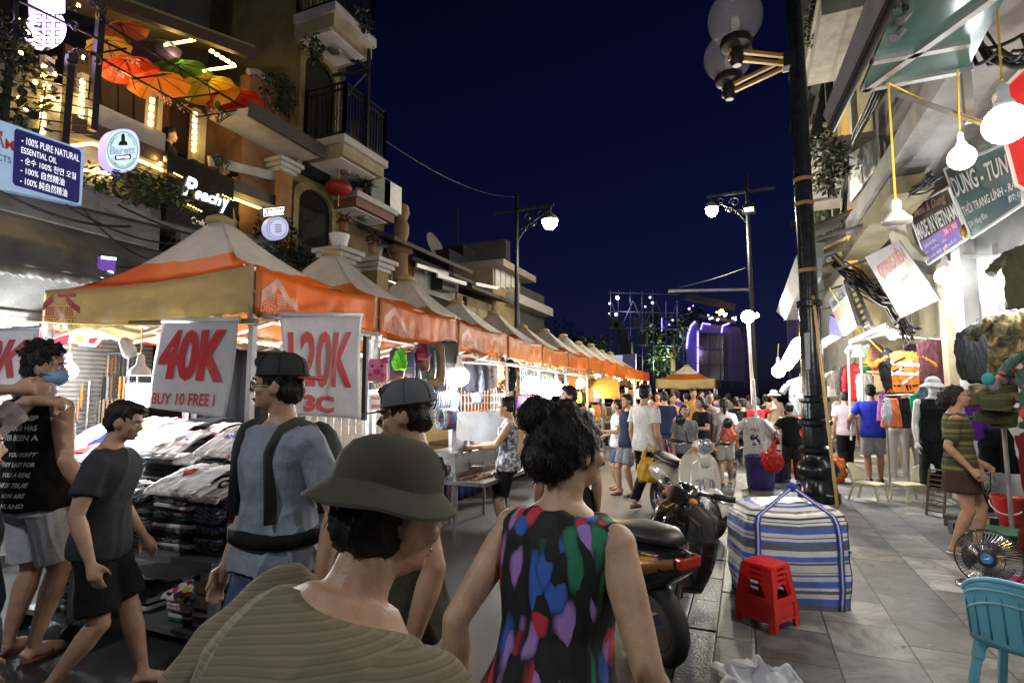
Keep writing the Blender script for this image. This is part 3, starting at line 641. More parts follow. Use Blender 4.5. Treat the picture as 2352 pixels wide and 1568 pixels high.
# parasols hung open under the frame
def umbrella(label,u,v,w,col,x,tilt):
 x+=.12;c=P(u,v,x=x);k=(c-CAM).dot(_F);r=w/2*k/FPX*1.22;t=thing('umbrella',label,'umbrella',c,'umbrellas hung under the terrace frame')
 M=Matrix.Rotation(R(tilt),3,'X')@Matrix.Rotation(R(-12),3,'Y');m=MB();vs=[];n=8;K=6
 for i in range(K+1):
  s=i/K
  for j in range(n*4):
   a=2*math.pi*j/(n*4);f=abs(((j/4)%1)-.5)*2;sag=1-.10*(1-f)*s
   vs.append(c+M@V((r*s*sag*math.cos(a),r*s*sag*math.sin(a),r*.52*math.cos(s*1.35)-.15*r-.05*r*(1-f)*s)))
 w_=n*4
 m.add(vs,[(i*w_+j,i*w_+(j+1)%w_,(i+1)*w_+(j+1)%w_,(i+1)*w_+j)for i in range(K)for j in range(w_)]);m.build('canopy',mat('umbrella '+label.split()[0],col,.5,thin=.5,var=.06),t,True)
 m=MB()
 for j in range(n):
  a=2*math.pi*j/n;m.tube([c+M@V((r*s*math.cos(a),r*s*math.sin(a),r*.5*math.cos(s*1.35)-.16*r))for s in(0,.33,.66,1)],.004,4)
 m.build('ribs',black_p,t)
 MB().tube([c+M@V((0,0,.36*r)),c+M@V((0,0,-.75*r))],.006,6).build('shaft',black_p,t)
for a in(('deep orange umbrella, topmost under the terrace roof',283,75,90,(.55,.16,.04),LX-.2,20),('pale yellow umbrella beside the black scrollwork',250,108,78,(.75,.60,.10),LX,12),('dark violet umbrella in the middle of the hung umbrellas',356,118,92,(.05,.04,.10),LX-.1,10),
('scarlet umbrella with pink blossom at its rim',296,160,104,(.65,.05,.015),LX+.05,14),('green umbrella under the lit roof panels',415,170,112,(.06,.17,.04),LX-.1,10),('bright orange umbrella in the lower row of hung umbrellas',366,196,108,(.80,.24,.02),LX+.05,10),('golden yellow umbrella between an orange and a red one',480,206,110,(.75,.52,.03),LX+.05,8),('red umbrella nearest the ochre house',541,234,102,(.70,.05,.02),LX+.05,8)):umbrella(*a)
for i,(u,v,lab)in enumerate(((268,168,'pink artificial blossom tied to the scarlet umbrella'),(378,228,'pale blossom spray hung under the bright orange umbrella'),(424,248,'peach blossom spray beside the lit column top'),(492,258,'yellow blossom tied at the frame end by the red umbrella'),(303,137,'white blossom spray by the violet umbrella'))):
 m=leaves(MB(),P(u,v,x=LX+.3),(.07,.08,.05),60,.035,seed=30+i);tag(m.build('blossom_spray',mat('blossom',(.62,.32,.22),.6,var=.5,ns=30),fix=False),lab,'flowers','blossom sprays on the terrace frame')
# moon disc
c=P(108,66,x=LX+.05);q=pq([(64,22),(152,22),(152,112),(64,112)],x=LX+.05)
t=thing('moon_light','round violet white light with a square fret lattice at the bar','lamp',c);m=MB();nn=qn(q);m.poly([on(q,.5+.5*math.cos(2*math.pi*i/36),.5+.5*math.sin(2*math.pi*i/36))for i in range(36)],-nn*.08);m.build('disc',g_neon,t)
m=MB()
for i in range(3):
 for j in range(4):
  x0,y0=.16+i*.24,.10+j*.21
  for k in range(1):x_,y_,s_=x0+.02,y0+.02,.16;[rect(m,q,*b_,0,.02)for b_ in((x_,y_,x_+s_,y_+.04),(x_,y_,x_+.04,y_+s_),(x_+s_-.04,y_,x_+s_,y_+s_*(.6+.4*k)),(x_,y_+s_-.04,x_+s_*.8,y_+s_))]
m.build('fretwork',mat('fret violet',(.10,.04,.22),.5),t)
q=pq([(70,-2),(150,-2),(150,30),(72,34)],x=LX-.3);tag(MB().slab(q,.05).build('violet_light_box',glow('panel violet',(.5,.35,.9),1.6)),'violet lit panel above the moon light','lit panel')
lamp(c+V((.3,0,-.1)),10,(.7,.5,1),.1)
# oval beer sign
q=pq([(243,300),(319,298),(319,391),(243,393)],x=LX+.55);n_=qn(q);t=thing('oval_sign','glowing oval white craft beer sign with a bearded man','sign',on(q,.5,1))
def oval(s):return[(.5+s*.5*math.copysign(abs(math.cos(a))**.8,math.cos(a)),.5+s*.5*math.copysign(abs(math.sin(a))**.8,math.sin(a)))for a in[2*math.pi*i/40 for i in range(40)]]
m=MB().poly([on(q,*p_)for p_ in oval(1.06)],-n_*.12);m.build('case',mat('sign rim violet',(.2,.15,.4),.4,emit=(.45,.35,1),es=1.2),t)
m=MB();patch(m,q,oval(1.0),0,.003);m.build('face',mat('sign face',(.6,.8,.85),.4,var=0,emit=(.62,.93,.95),es=.55),t)
m=MB();ringp(m,q,.5,.5,.46,.46,.035,0,.005);letters(m,q,'Barett',(.10,.40,.88,.60),1,.03,off=.006);patch(m,q,[(.26,.63),(.72,.60),(.75,.63),(.75,.70),(.72,.73),(.28,.74),(.25,.72),(.25,.65)],0,.005);letters(m,q,'CRAFT BEER',(.30,.645,.70,.705),2,.01,off=.008)
disc(m,q,.5,.16,.055,.075,0,.005);patch(m,q,[(.36,.38),(.38,.30),(.46,.25),(.54,.25),(.62,.30),(.64,.38)],0,.006);patch(m,q,[(.44,.17),(.56,.17),(.55,.26),(.5,.30),(.45,.26)],0,.007)
arctext(m,q,'SMALL',.5,.5,.36,.38,196,248,.14,0);arctext(m,q,'BATCH',.5,.5,.36,.38,292,344,.14,0);arctext(m,q,'HUMULUS LUPULUS',.5,.5,.42,.43,150,30,-.13,0)
m.build('emblem',[mat('emblem black',(.01,.012,.02),.5,var=0),glow('emblem blue',(.0,.10,.5),.5),g_sign],t)
# black board with white script
q=pq([(385,348),(538,412),(534,545),(380,505)],x=LX+.22);t=thing('bar_sign','black board with glowing white script on the bar front','sign',q[3]);MB().slab(q,.08).build('board',mat('board black',(.008,.007,.007),.25,var=.1),t)
m=MB();qs=pq([(418,400),(524,442),(524,486),(418,456)],x=LX+.22);letters(m,qs,'P',(0,0,.30,.85),0,.03,.35,.02);letters(m,qs,'each',(.24,.30,.82,.86),0,.03,.35,.02);letters(m,qs,'y',(.80,.42,1.0,1.18),0,.03,.35,.02)
qc=pq([(437,497),(500,516),(500,536),(437,515)],x=LX+.22);letters(m,qc,'Craft beer',(0,0,1,.85),1,.01,0,.02);m.build('lettering',[g_sign,mat('sign cream',(.5,.45,.36),.4,emit=(.9,.8,.6),es=.35)],t)
m=MB()
for(u0,v0,n1)in((400,398,4),(432,470,6),(512,448,5)):
 for i in range(n1):m.ell(P(u0+i*6,v0+i*3,x=LX+.26),.010,n=6)
m.build('fairy_lights',g_strip,t)
# two small hanging signs
q=pq([(602,478),(655,473),(654,493),(603,499)],x=LX+.6);t=thing('bar_sign','small black and white brewery name plate above the round sign','sign',q[3]);MB().slab(q,.06).build('board',mat('board black',(.01,.01,.01)),t)
m=MB();letters(m,q,'FURBREW',(.04,.32,.96,.78),0,.03);rect(m,q,.04,.88,.96,.94);rect(m,q,.04,.10,.96,.18);m.build('lettering',g_sign,t)
q=pq([(612,497),(664,497),(664,551),(612,551)],x=LX+.6);n_=qn(q);t=thing('round_sign','round bluish white lit sign hung below the brewery plate','sign',on(q,.5,1));MB().poly([on(q,.5+.5*math.cos(2*math.pi*i/32),.5+.5*math.sin(2*math.pi*i/32))for i in range(32)],-n_*.1).build('face',mat('round face',(.45,.5,.7),.4,var=.1,emit=(.5,.55,.85),es=.55),t)
m=MB();ringp(m,q,.5,.5,.40,.40,.06,0,.004)
for i in range(5):rect(m,q,.36,.34+i*.075,.64,.375+i*.075,0,.004)
ringp(m,q,.5,.5,.49,.49,.05,0,.004);m.build('emblem',mat('emblem grey',(.12,.13,.25),.5,var=0),t)
# creepers
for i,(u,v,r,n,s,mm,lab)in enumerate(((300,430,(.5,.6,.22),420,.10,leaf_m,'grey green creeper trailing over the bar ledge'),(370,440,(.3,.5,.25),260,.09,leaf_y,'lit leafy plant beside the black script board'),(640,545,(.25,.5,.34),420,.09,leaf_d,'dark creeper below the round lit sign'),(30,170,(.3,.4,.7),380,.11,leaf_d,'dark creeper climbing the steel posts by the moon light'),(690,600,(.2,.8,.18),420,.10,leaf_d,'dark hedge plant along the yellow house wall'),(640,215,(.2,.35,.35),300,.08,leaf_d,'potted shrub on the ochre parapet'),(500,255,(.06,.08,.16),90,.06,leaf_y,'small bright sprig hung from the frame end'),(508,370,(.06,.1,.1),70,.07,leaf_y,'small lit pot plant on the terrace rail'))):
 c=P(u,v,x=LX+.2);t=thing('creeper',lab,'plant',c);leaves(MB(),c,r,n,s,seed=60+i).build('foliage',mm,t,fix=False)
 m=MB();g=random.Random(i)
 for _ in range(7):a=c+V((g.uniform(-.5,.5)*r[0],g.uniform(-.8,.8)*r[1],-r[2]));m.tube([a,a+V((.05,g.uniform(-.2,.2),r[2])),c+V((0,g.uniform(-.5,.5)*r[1],r[2]*.6))],.008,5)
 m.build('stems',brown_t,t)
# ochre house with white eaves
b3=thing('ochre_house','ochre house front with white eaves between the bar and the yellow house','building',(LX,6.5,0))
MB().span((-11,bx1,0),(LX-.12,6.97,6.3)).build('wall',orange_w,b3)
q=pq([(480,292),(574,257),(740,362),(735,372)],x=LX+.55);
ev=MB();E0=P(570,262,x=LX+.55);E1=P(741,361,x=LX+.55);ev.poly([E0,E1,V((LX-.1,E1.y,E1.z)),V((LX-.1,P(480,292,x=LX-.1).y,E0.z))],(0,0,.1));ev.build('eaves',white_w,b3)
MB().bar(E0+V((.02,0,.08)),E1+V((.02,0,.08)),.06,.22).build('eaves_edge',tile_r,b3)
pr=MB();A=pq([(574,168),(628,196),(660,330),(574,290)],x=LX-.05);pr.slab(A,.2);pr.build('parapet',orange_w,b3);pc=MB();pc.tube(pq([(570,165),(590,165),(610,180),(630,196)],x=LX-.02),.05,8);pc.build('parapet_cap',white_w,b3)
m=MB();m.bar(P(480,370,x=LX),P(640,408,x=LX),.05,.14);m.build('cornice',white_w,b3)
p0=P(650,385,x=LX+.05);m=MB();m.span((LX-.1,p0.y-.13,0),(LX+.14,p0.y+.13,p0.z-.12));m.build('pilaster',orange_w,b3);m=MB()
for i,k in enumerate((.17,.21,.25)):m.span((LX-.1,p0.y-k,p0.z-.118+i*.07),(LX+.02+k,p0.y+k,p0.z-.05+i*.07-.003))
m.build('capital',white_w,b3)
# yellow house with two arched doors and balconies
y0,y1=6.98,8.02
b4=thing('yellow_house','tall pale yellow house with arched doors and white soffit balconies','building',(LX,(y0+y1)/2,0))
MB().span((-11,y0,0),(LX,y1,11)).build('wall',yellow_w,b4)
def arch_door(name,par,u0,u1,vtop,vbot,x,m_door,m_trim,trim=.12):
 a=P(u0,vbot,x=x);c=P(u1,vbot,x=x);tp=P((u0+u1)/2,vtop,x=x);ya,yb=a.y,c.y;r=(yb-ya)/2;zb=a.z;zt=tp.z;zs=zt-r*.8
 pts=[V((x,ya,zb)),V((x,ya,zs))]+[V((x,ya+r-r*math.cos(t),zs+(zt-zs)*math.sin(t)))for t in[math.pi*i/14 for i in range(1,14)]]+[V((x,yb,zs)),V((x,yb,zb))]
 MB().poly([p+V((.02,0,0))for p in pts],(-.1,0,0)).build(name,m_door,par)
 out=[V((x,(ya+yb)/2+(p.y-(ya+yb)/2)*(1+trim/r),p.z+(trim if p.z>zs else 0)))for p in pts];m=MB();k=len(pts)
 for i in range(k-1):
  A=[pts[i],pts[i+1],out[i+1],out[i]];m.add([p+V((.0,0,0))for p in A]+[p+V((.09,0,0))for p in A],[(0,1,2,3),(7,6,5,4)]+[(j,(j+1)%4,4+(j+1)%4,4+j)for j in range(4)])
 m.build('door_surround',m_trim,par);return ya,yb,zb,zt
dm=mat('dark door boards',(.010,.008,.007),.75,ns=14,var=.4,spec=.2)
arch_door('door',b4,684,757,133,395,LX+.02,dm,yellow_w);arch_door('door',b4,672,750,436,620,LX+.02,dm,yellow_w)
def balcony(par,nn,no,fo,thick,xo,rail,m_side,m_under):
 """slab from its near outer lower corner no to the far outer one fo (photo sight lines at x = xo)"""
 a=P(*no,x=xo);c=P(*fo,x=xo);z=(a.z+c.z)/2;m=MB();m.span((LX-.02,a.y,z),(xo,c.y,z+thick*.6));m.build('slab',m_side,par)
 m=MB();m.span((LX,a.y-.05,z+thick*.6),(xo+.06,c.y+.05,z+thick));m.build('slab_cap',white_w,par)
 MB().span((LX+.06,a.y+.06,z-.02),(xo-.10,c.y-.10,z-.001)).build('soffit',m_under,par)
 MB().lathe(V(((LX+xo)/2,(a.y+c.y)/2,z-.09)),[(.02,0),(.10,.03),(.12,.07)],14).build('ceiling_lamp',mat('dull lamp',(.12,.11,.09),.4),par,30)
 if rail:
  m=MB();zb=z+thick;zt=zb+rail;E=[V((LX+.05,a.y,0)),V((xo,a.y,0)),V((xo,c.y,0)),V((LX+.05,c.y,0))]
  for i in range(3):
   p,q_=E[i],E[i+1];d=q_-p
   for zz in(zb+.06,zt,zt-.12):m.bar(p+V((0,0,zz)),q_+V((0,0,zz)),.03)
   k=int(d.length/.075)
   for j in range(k+1):b_=p+d*(j/max(1,k));m.bar(b_+V((0,0,zb)),b_+V((0,0,zt)),.016 if j not in(0,k)else .05)
  m.build('railing',black_p,par)
 return a,c,z
sof=mat('soffit white',(.62,.60,.60),.8,ns=2,dirt=.3)
aA,cA,zA=balcony(b4,None,(767,59),(854,137),.40,LX+.85,1.1,cream_w,sof)
aB,cB,zB=balcony(b4,None,(788,354),(881,410),.34,LX+.85,.95,cream_w,sof)
m=MB();yk=cA.y-.15;m.bar((LX,yk,zB+1.9),(LX+.9,yk,zB+1.8),.05);m.bar((LX+.9,yk,zB+.34),(LX+.9,yk,zB+2.2),.05);m.bar((LX,yk,zB+2.4),(LX+.9,yk,zB+1.85),.05);m.bar((LX+.9,cB.y-.9,zB+1.8),(LX+.9,yk,zB+1.8),.05)
m.tube([(LX+.1,yk,zB+.9),(LX+.5,yk,zB+1.5),(LX+.85,yk,zB+1.75)],.015,5);m.build('balcony_frame',black_p,b4)
for i,c in enumerate((V((LX+.9,cA.y-.35,zA+.5)),V((LX+.4,aA.y+.05,zA-.25)))):
 t=thing('balcony_plant',('plant trailing over the topmost balcony edge','small plant hung beside the upper arched door')[i],'plant',c);leaves(MB(),c,(.12,.3-.1*i,.25),150,.08,seed=90+i).build('foliage',leaf_d,t,fix=False);MB().lathe(c-V((0,0,.22)),[(.05,0),(.08,.14)],10).build('pot',dark_p,t)
# third ledge with air conditioners, lantern and pots
b5=thing('narrow_house','narrow house with a red brown ledge and air conditioners past the yellow house','building',(LX,9,0))
MB().span((-11,y1,0),(LX,9.6,5.55)).build('wall',yellow_w,b5)
aC,cC,zC=balcony(b5,None,(818,470),(905,513),.26,LX+.62,0,mat('ledge red brown',(.16,.06,.04),.7,dirt=.3),sof)
for i,(u,v)in enumerate(((889,455),(862,440))):
 c=P(u,v,x=LX+.42);c.z=zC+.26+.31;t=thing('air_conditioner',('white air conditioner at the outer end of the red brown ledge','dim air conditioner behind the white one on the red brown ledge')[i],'air conditioner',c-V((0,0,.30)))
 MB().box(c,(.30,.62,.58)).build('casing',white_p if i==0 else grey_w,t,bevel=.02);n_=V((0,-1,0));m=MB();m.span((c.x-.12,c.y-.33,c.z-.24),(c.x+.12,c.y-.312,c.z+.24));m.build('fan_grille',dark_p,t)
 m=MB();[m.bar((c.x-.12,c.y-.335,c.z-.22+k*.055),(c.x+.12,c.y-.335,c.z-.22+k*.055),.008)for k in range(9)];m.build('grille_bars',grey_w,t)
c=P(778,432,x=LX+.5);t=thing('lantern','red silk lantern hanging under the lower balcony','lantern',c);m=MB()
m.lathe(c,[(.05,-.13),(.13,-.11),(.22,-.04),(.23,.02),(.20,.08),(.12,.12),(.05,.13)],16);m.build('shade',mat('silk red',(.30,.02,.012),.5,thin=.3),t,True);m=MB();m.tube([c+V((0,0,.13)),c+V((0,0,.5))],.008,5);m.tube([c-V((0,0,.13)),c-V((0,0,.34))],.012,5);m.build('cord',mat('gold cord',(.4,.25,.05)),t)
for i,(u,v,s)in enumerate(((822,418,.2),(845,425,.16),(855,548,.18),(790,505,.12))):
 c=P(u,v,x=LX+.45);t=thing('balcony_plant',('bushy pot plant on the red brown ledge beside the lantern','smaller pot plant against the air conditioner','hanging flower pot under the red brown ledge','hanging pot under the ledge by the wall')[i],'plant',c);leaves(MB(),c,(s,s,s),130,.08,seed=95+i).build('foliage',leaf_d if i<2 else mat('wilted petals',(.10,.03,.03),.7),t,fix=False);MB().lathe(c-V((0,0,s+.1)),[(.06,0),(.09,.16)],10).build('pot',mat('clay',(.2,.09,.05),.8),t)
tp=P(922,490,x=LX+.3);m=MB();m.lathe(tp-V((0,0,1.2)),[(.16,-.6),(.16,.3),(.26,.34),(.26,.46),(.15,.5),(.13,.62),(.17,.74),(.17,.92),(.12,1.04),(.18,1.2),(.15,1.36),(.02,1.44)],14);tag(m.build('roof_finial',mat('finial ochre',(.22,.13,.07),.8),smooth=40),'ochre baluster finial on the roof edge past the narrow house','finial')
# roadside pillars and railing behind the tents
for i,(u,v,lab)in enumerate(((778,590,'pale yellow gate pillar carrying a flower pot'),(862,612,'pale yellow gate pillar beside the steel railing'))):
 c=P(u,v,x=LX+.9);t=thing('gate_pillar',lab,'pillar',(c.x,c.y,0));z=c.z-.12;MB().span((c.x-.17,c.y-.17,0),(c.x+.17,c.y+.17,z)).build('shaft',yellow_w,t);m=MB()
 for k,(h_,w)in enumerate(((.0,.20),(.07,.25),(.15,.30))):m.span((c.x-w,c.y-w,z+h_+.001),(c.x+w,c.y+w,z+h_+.075))
 m.build('cap',white_w,t)
 if i==0:MB().lathe(V((c.x,c.y,z+.23)),[(.11,0),(.16,.22),(.17,.26),(.13,.26)],14).build('flower_pot',white_p,t,40)
m=MB();a=P(874,640,x=LX+.7);c=P(955,672,x=LX+.7)
for k in range(5):m.bar(a-V((0,0,k*.22)),V((c.x,c.y,a.z-k*.22)),.035)
for k in range(4):p=V((a.x,a.y+(c.y-a.y)*k/3,a.z+.02));m.bar(p,p-V((0,0,1.6)),.045)
tag(m.build('balcony_railing',steel),'steel bar railing on the upper landing behind the tents','railing')
def house(name,lab,u0,u1,vt,m_w,x=LX,slope=0,z=None,deep=4,roof=None):
 a=P(u0,vt,x=x);c=P(u1,vt,x=x);zt=z or P(u0,vt,x=x).z;t=thing(name,lab,'building',(x,(a.y+c.y)/2,0));MB().span((x-deep,a.y+.003,0),(x,c.y-.003,zt)).build('wall',m_w,t);return t,a.y,c.y,zt
t,ya,yb,zt=house('arched_house','ochre house with white pointed arches under a dark lean-to roof',850,950,565,mat('ochre dim',(.26,.12,.05),.85,dirt=.4),x=LX-.05)
for u0,u1,v0,v1 in((862,900,562,660),(893,918,588,660)):
 a_=P(u0,v1,x=LX-.02);c_=P(u1,v1,x=LX-.02);zt_=P((u0+u1)/2,v0,x=LX-.02).z;r=(c_.y-a_.y)/2;m=MB();m.tube([V((LX,a_.y,a_.z))]+[V((LX,a_.y+r-r*math.cos(k),a_.z+(zt_-a_.z)*(.35+.65*math.sin(k))))for k in[math.pi*i/12 for i in range(13)]]+[V((LX,c_.y,c_.z))],.055,6);m.build('arch',white_w,t)
rr=MB();rr.poly([(LX+.9,ya-.5,zt-.1),(LX+.9,yb+1.2,zt-.1),(LX-1.5,yb+1.2,zt+.9),(LX-1.5,ya-.5,zt+.9)],(0,0,.08));rr.build('roof',tile_r,t)
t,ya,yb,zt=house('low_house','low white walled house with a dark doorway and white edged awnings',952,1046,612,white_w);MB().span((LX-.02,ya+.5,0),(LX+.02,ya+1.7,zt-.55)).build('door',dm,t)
rr=MB();e0=P(950,597,x=LX+.5);e1=P(1128,668,x=LX+.5);rr.poly([(LX+.5,e0.y,e0.z),(LX+.5,e1.y,e0.z),(LX-3,e1.y,e0.z+1.1),(LX-3,e0.y,e0.z+1.1)],(0,0,.08));rr.build('roof',tile_r,t)
m=MB()
for(u0,v0,u1,v1)in((957,609,1029,630),(1004,632,1070,652),(1092,652,1142,662)):m.bar(P(u0,v0,x=LX+.55),P(u1,v1,x=LX+.55),.05,.09)
m.build('awning_edge',mat('awning edge white',(.7,.7,.72),.4),t);m=MB()
for u in(1016,1030):c=P(u,648,x=LX+.2);m.box(c,(.3,.5,.45))
m.build('condenser',dark_p,t)
t,ya,yb,zt=house('cream_house','single storey cream wall beyond the low white house',1050,1130,672,cream_w);MB().box(P(1068,694,x=LX+.02),(.04,.16,.30)).build('vent',dm,t)
MB().poly([(LX+.6,ya-.3,zt+.02),(LX+.6,yb+.3,zt+.02),(LX-3,yb+.3,zt+.9),(LX-3,ya-.3,zt+.9)],(0,0,.1)).build('roof',tile_r,t)
t,ya,yb,zt=house('distant_house','distant ochre house with a flat projecting roof',1132,1195,612,mat('ochre far',(.22,.16,.09),.9,dirt=.4));MB().span((LX-4,ya+.02,zt+.004),(LX+.35,yb+.6,zt+.22)).build('roof',mat('concrete far',(.2,.17,.14),.9),t)
[MB().box(P(1142+i*12,640,x=LX+.02),(.05,.35,.6)).build('window',white_w,t)for i in range(4)]
t,ya,yb,zt=house('end_house','dark terraced house with a white balcony at the far end of the row',1196,1250,655,dark_w);m=MB();a_=P(1215,690,x=LX+.8);m.span((LX,a_.y,a_.z),(LX+.35,yb,a_.z+.3));m.build('balcony',mat('balcony dim white',(.3,.3,.3),.8),t);MB().span((LX-3,ya+1,zt),(LX-1,yb-1,zt+2)).build('roof_room',dark_w,t)
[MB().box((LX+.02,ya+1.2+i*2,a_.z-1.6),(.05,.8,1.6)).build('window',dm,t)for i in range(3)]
m=MB();c=P(1015,585,x=LX-2);m.span((c.x-.6,c.y-.6,c.z-.9),(c.x+.6,c.y+.6,c.z));c2=P(1050,580,x=LX-2);m.span((c2.x-.5,c2.y-.5,c2.z-.5),(c2.x+.5,c2.y+.5,c2.z+.1));m.bar(c2,c2+V((0,0,1.6)),.04);tag(m.build('water_tank',dark_p),'dark rooftop tanks and a thin aerial above the tiled roofs','water tank')
c=P(990,570,x=LX-2);t=thing('satellite_dish','grey satellite dish on the roof beside the dark tanks','dish',c);m=MB();m.lathe(c,[(.02,0),(.3,.05),(.48,.16),(.46,.18),(.28,.08)],18,M=roty(R(70)));m.build('dish',mat('dish grey',(.12,.12,.13),.7),t,True);MB().bar(c,c-V((0,0,1)),.05).build('stand',dark_p,t)
tag(block('back_building','dark unlit building rising behind the bar terrace',-14,-11.02,-2,13,12,dark_w),None)
# overhead wires
m=MB()
def wire(m,a,c,sag,r=.008,n=14):m.tube([V(a).lerp(V(c),i/n)-V((0,0,sag*4*(i/n)*(1-i/n)))for i in range(n+1)],r,5);return m
wire(m,P(880,320,x=LX+.8),P(1184,452,y=17),.3);tag(m.build('overhead_wire',cable_m),'thin wire strung from the yellow house to the left street lamp','wire')
m=MB();wire(m,P(150,470,x=LX+.5),P(430,560,x=LX+.4),.12,.012);wire(m,P(190,480,x=LX+.5),P(420,600,x=LX+.4),.2,.010);wire(m,P(270,470,x=LX+.5),P(620,560,x=LX+.5),.15,.014);wire(m,P(330,430,x=LX+.4),P(700,600,x=LX+.5),.2,.012);wire(m,P(265,610,x=LX+.6),P(400,540,x=LX+.5),.15,.006);wire(m,P(0,440,x=LX+.5),P(300,520,x=LX+.5),.1,.016)
tag(m.build('facade_wires',cable_m),'black wires looping along the grey ledge below the bar signs','wires')
g=random.Random(12);m=MB()
for _ in range(110):
 x_=g.choice((g.gauss(-.5,.12),g.uniform(-.1,2.3)));y_=g.uniform(2.2,12);z_=(PZ if x_>-.22 else .02)+.004;s_=g.uniform(.008,.03);a_=g.uniform(0,6.3);m.add([(x_+s_*math.cos(a_+k*1.57)*(1 if k%2 else .5),y_+s_*math.sin(a_+k*1.57)*(1 if k%2 else .5),z_+g.uniform(0,.008))for k in range(4)],[(0,1,2,3)],g.randrange(3))
tag(m.build('litter',[mat('litter pale',(.4,.39,.36),.7),mat('litter brown',(.12,.07,.04),.7),leaf_d],fix=False),'scraps of paper and dry leaves scattered on paving and gutter','litter',kind='stuff')
# street lamps
def street_lamp(label,base,ztop,zbar,arm,xl,zl,lit,col,pw,lr):
 t=thing('street_lamp',label,'street lamp',base);b=V(base);m=MB();m.tube([b,b+V((0,0,1.0))],[.14,.11],10);m.tube([b+V((0,0,1.0)),V((b.x,b.y,ztop))],[.085,.05],10);m.build('pole',mat('lamp pole',(.03,.04,.045),.4,.3),t,True)
 s=1 if arm>0 else-1;m=MB();m.bar((b.x-s*.75,b.y,zbar),(b.x+arm+s*.12,b.y,zbar),.07);m.bar((b.x+arm,b.y,zbar),(b.x+arm,b.y,zl+.18),.06);m.build('arm',mat('lamp pole',(.03,.04,.045)),t);m=MB()
 for(cx,cz,r0)in((.35,-.28,.16),(.75,-.2,.12),(.22,-.62,.12),(.5,-.5,.10)):m.tube([(b.x+s*(cx+math.cos(a*.55)*r0*(1-a/18)),b.y,zbar+cz+math.sin(a*.55)*r0*(1-a/18))for a in range(15)],.022,5)
 m.tube([(b.x,b.y,zbar-1.0),(b.x+s*.3,b.y,zbar-.55),(b.x+s*1.1,b.y,zbar-.06)],.022,5);m.build('bracket_scrolls',black_p,t)
 c=V((b.x+arm,b.y,zl));m=MB();m.lathe(c,[(lr*.3,.22),(lr*1.0,.08),(lr*1.1,.0)],18);m.build('hood',mat('lamp hood',(.2,.2,.2),.4),t,40);m=MB();m.lathe(c,[(lr,.0),(lr*.95,-.12),(lr*.55,-.24),(.02,-.27)],18);m.build('lens',glow('lens %.1f'%pw,col,lit),t,True)
 lamp(c-V((0,0,.45)),pw,col,.15);return t
cL=P(1187,740,x=-6.0);yL=cL.y
street_lamp('street lamp on the left, its lit lens facing the middle of the street',(cL.x,yL,.1),P(1184,447,y=yL).z,P(1186,482,y=yL).z,P(1263,510,y=yL).x-cL.x,0,P(1263,506,y=yL).z,45,(1,.93,.72),55,.22)
cR=P(1727,720,y=17.5);t=street_lamp('street lamp above the right pavement, brightest lens, arm reaching left',(cR.x,17.5,.13),P(1716,398,y=17.5).z,P(1716,440,y=17.5).z,P(1635,484,y=17.5).x-cR.x,0,P(1635,478,y=17.5).z,70,(1,.92,.7),900,.18)
fl=MB();c=P(1720,480,y=17.3);fl.box(c,(.34,.3,.26));fl.build('flood_light',black_p,t);m=MB();m.bar(P(1535,668,y=17.5),P(1725,665,y=17.5),.07);m.build('cross_rail',steel,t);m=MB();wire(m,P(1560,660,y=17.5),P(1712,615,y=17.5),.05);m.build('stay_wire',cable_m,t)
m=MB();c=P(1722,474,y=17.12);m.box(P(1720,481,y=17.13),(.26,.02,.12));m.build('flood_lens',glow('lens dim',(.9,.9,.8),2),t)
c=P(1718,727,y=14);t=thing('flood_lamp','bright twin work lamp on a thin white post in front of the right street lamp','lamp',P(1728,900,y=14));m=MB();m.ell(c,.15,n=12);m.ell(P(1738,724,y=14),.06,n=10);m.build('lamp_head',glow('flood white',(1,.92,.8),60),t,True);MB().tube([c-V((0,0,.1)),V((c.x+.06,c.y,.13))],.04,8).build('post',steel,t);lamp(c+V((0,-.3,-.1)),350,(1,.9,.75),.1)
# stage and scaffold at the end of the street
SY=42
S_=lambda u,v,dy=0:P(u,v,y=SY+dy)
t=thing('scaffold_tower','blue lit scaffold tower with spotlights at the end of the street','scaffold',S_(1450,905));m=MB()
for u in(1402,1420,1448,1475,1500,1530,1556):
 for dy in(0,2):m.tube([S_(u,890,dy),S_(u,668 if u<1510 else 690,dy)],.045,6)
for v in(672,715,752,790,815,850):m.bar(S_(1398,v),S_(1560,v+4),.07)
for i in range(6):m.bar(S_(1402+i*26,690+(i%2)*60),S_(1428+i*26,750-(i%2)*60),.05)
m.build('frame',mat('scaffold steel',(.10,.10,.14),.35,.6),t)
m=MB()
for(u,v,r)in((1412,740,.5),(1424,752,.45),(1432,775,.6),(1440,800,.55),(1465,740,.4),(1475,780,.5)):m=MB();m.box(S_(u,v,-.3),(r*1.4,.8,r*1.6));m.build('speaker_stack',black_p,t)
for k,(u,v,rad,mm)in enumerate(((1418,684,.22,glow('spot white',(.85,.92,1),40)),(1400,697,.14,g_sign),(1498,695,.16,g_sign),(1482,704,.12,g_sign),(1493,683,.14,g_sign),(1399,720,.1,g_sign),(1415,722,.22,glow('spot blue',(.3,.3,1),8)),(1545,735,.16,g_blue),(1537,745,.12,g_blue),(1583,709,.16,glow('spot violet',(.5,.12,1),8)),(1592,702,.1,g_blue))):MB().ell(S_(u,v,-.4),rad*.55,n=10).build('spotlight',mm,t,True)
m=MB();m.bar(S_(1356,790),S_(1356,828),.08);m.bar(S_(1520,730),S_(1520,760),.05);m.build('light_tube',g_blue,t)
lamp(S_(1418,690,-2),90,(.8,.88,1),.3);lamp(S_(1560,730,-3),160,(.2,.15,1),.4)
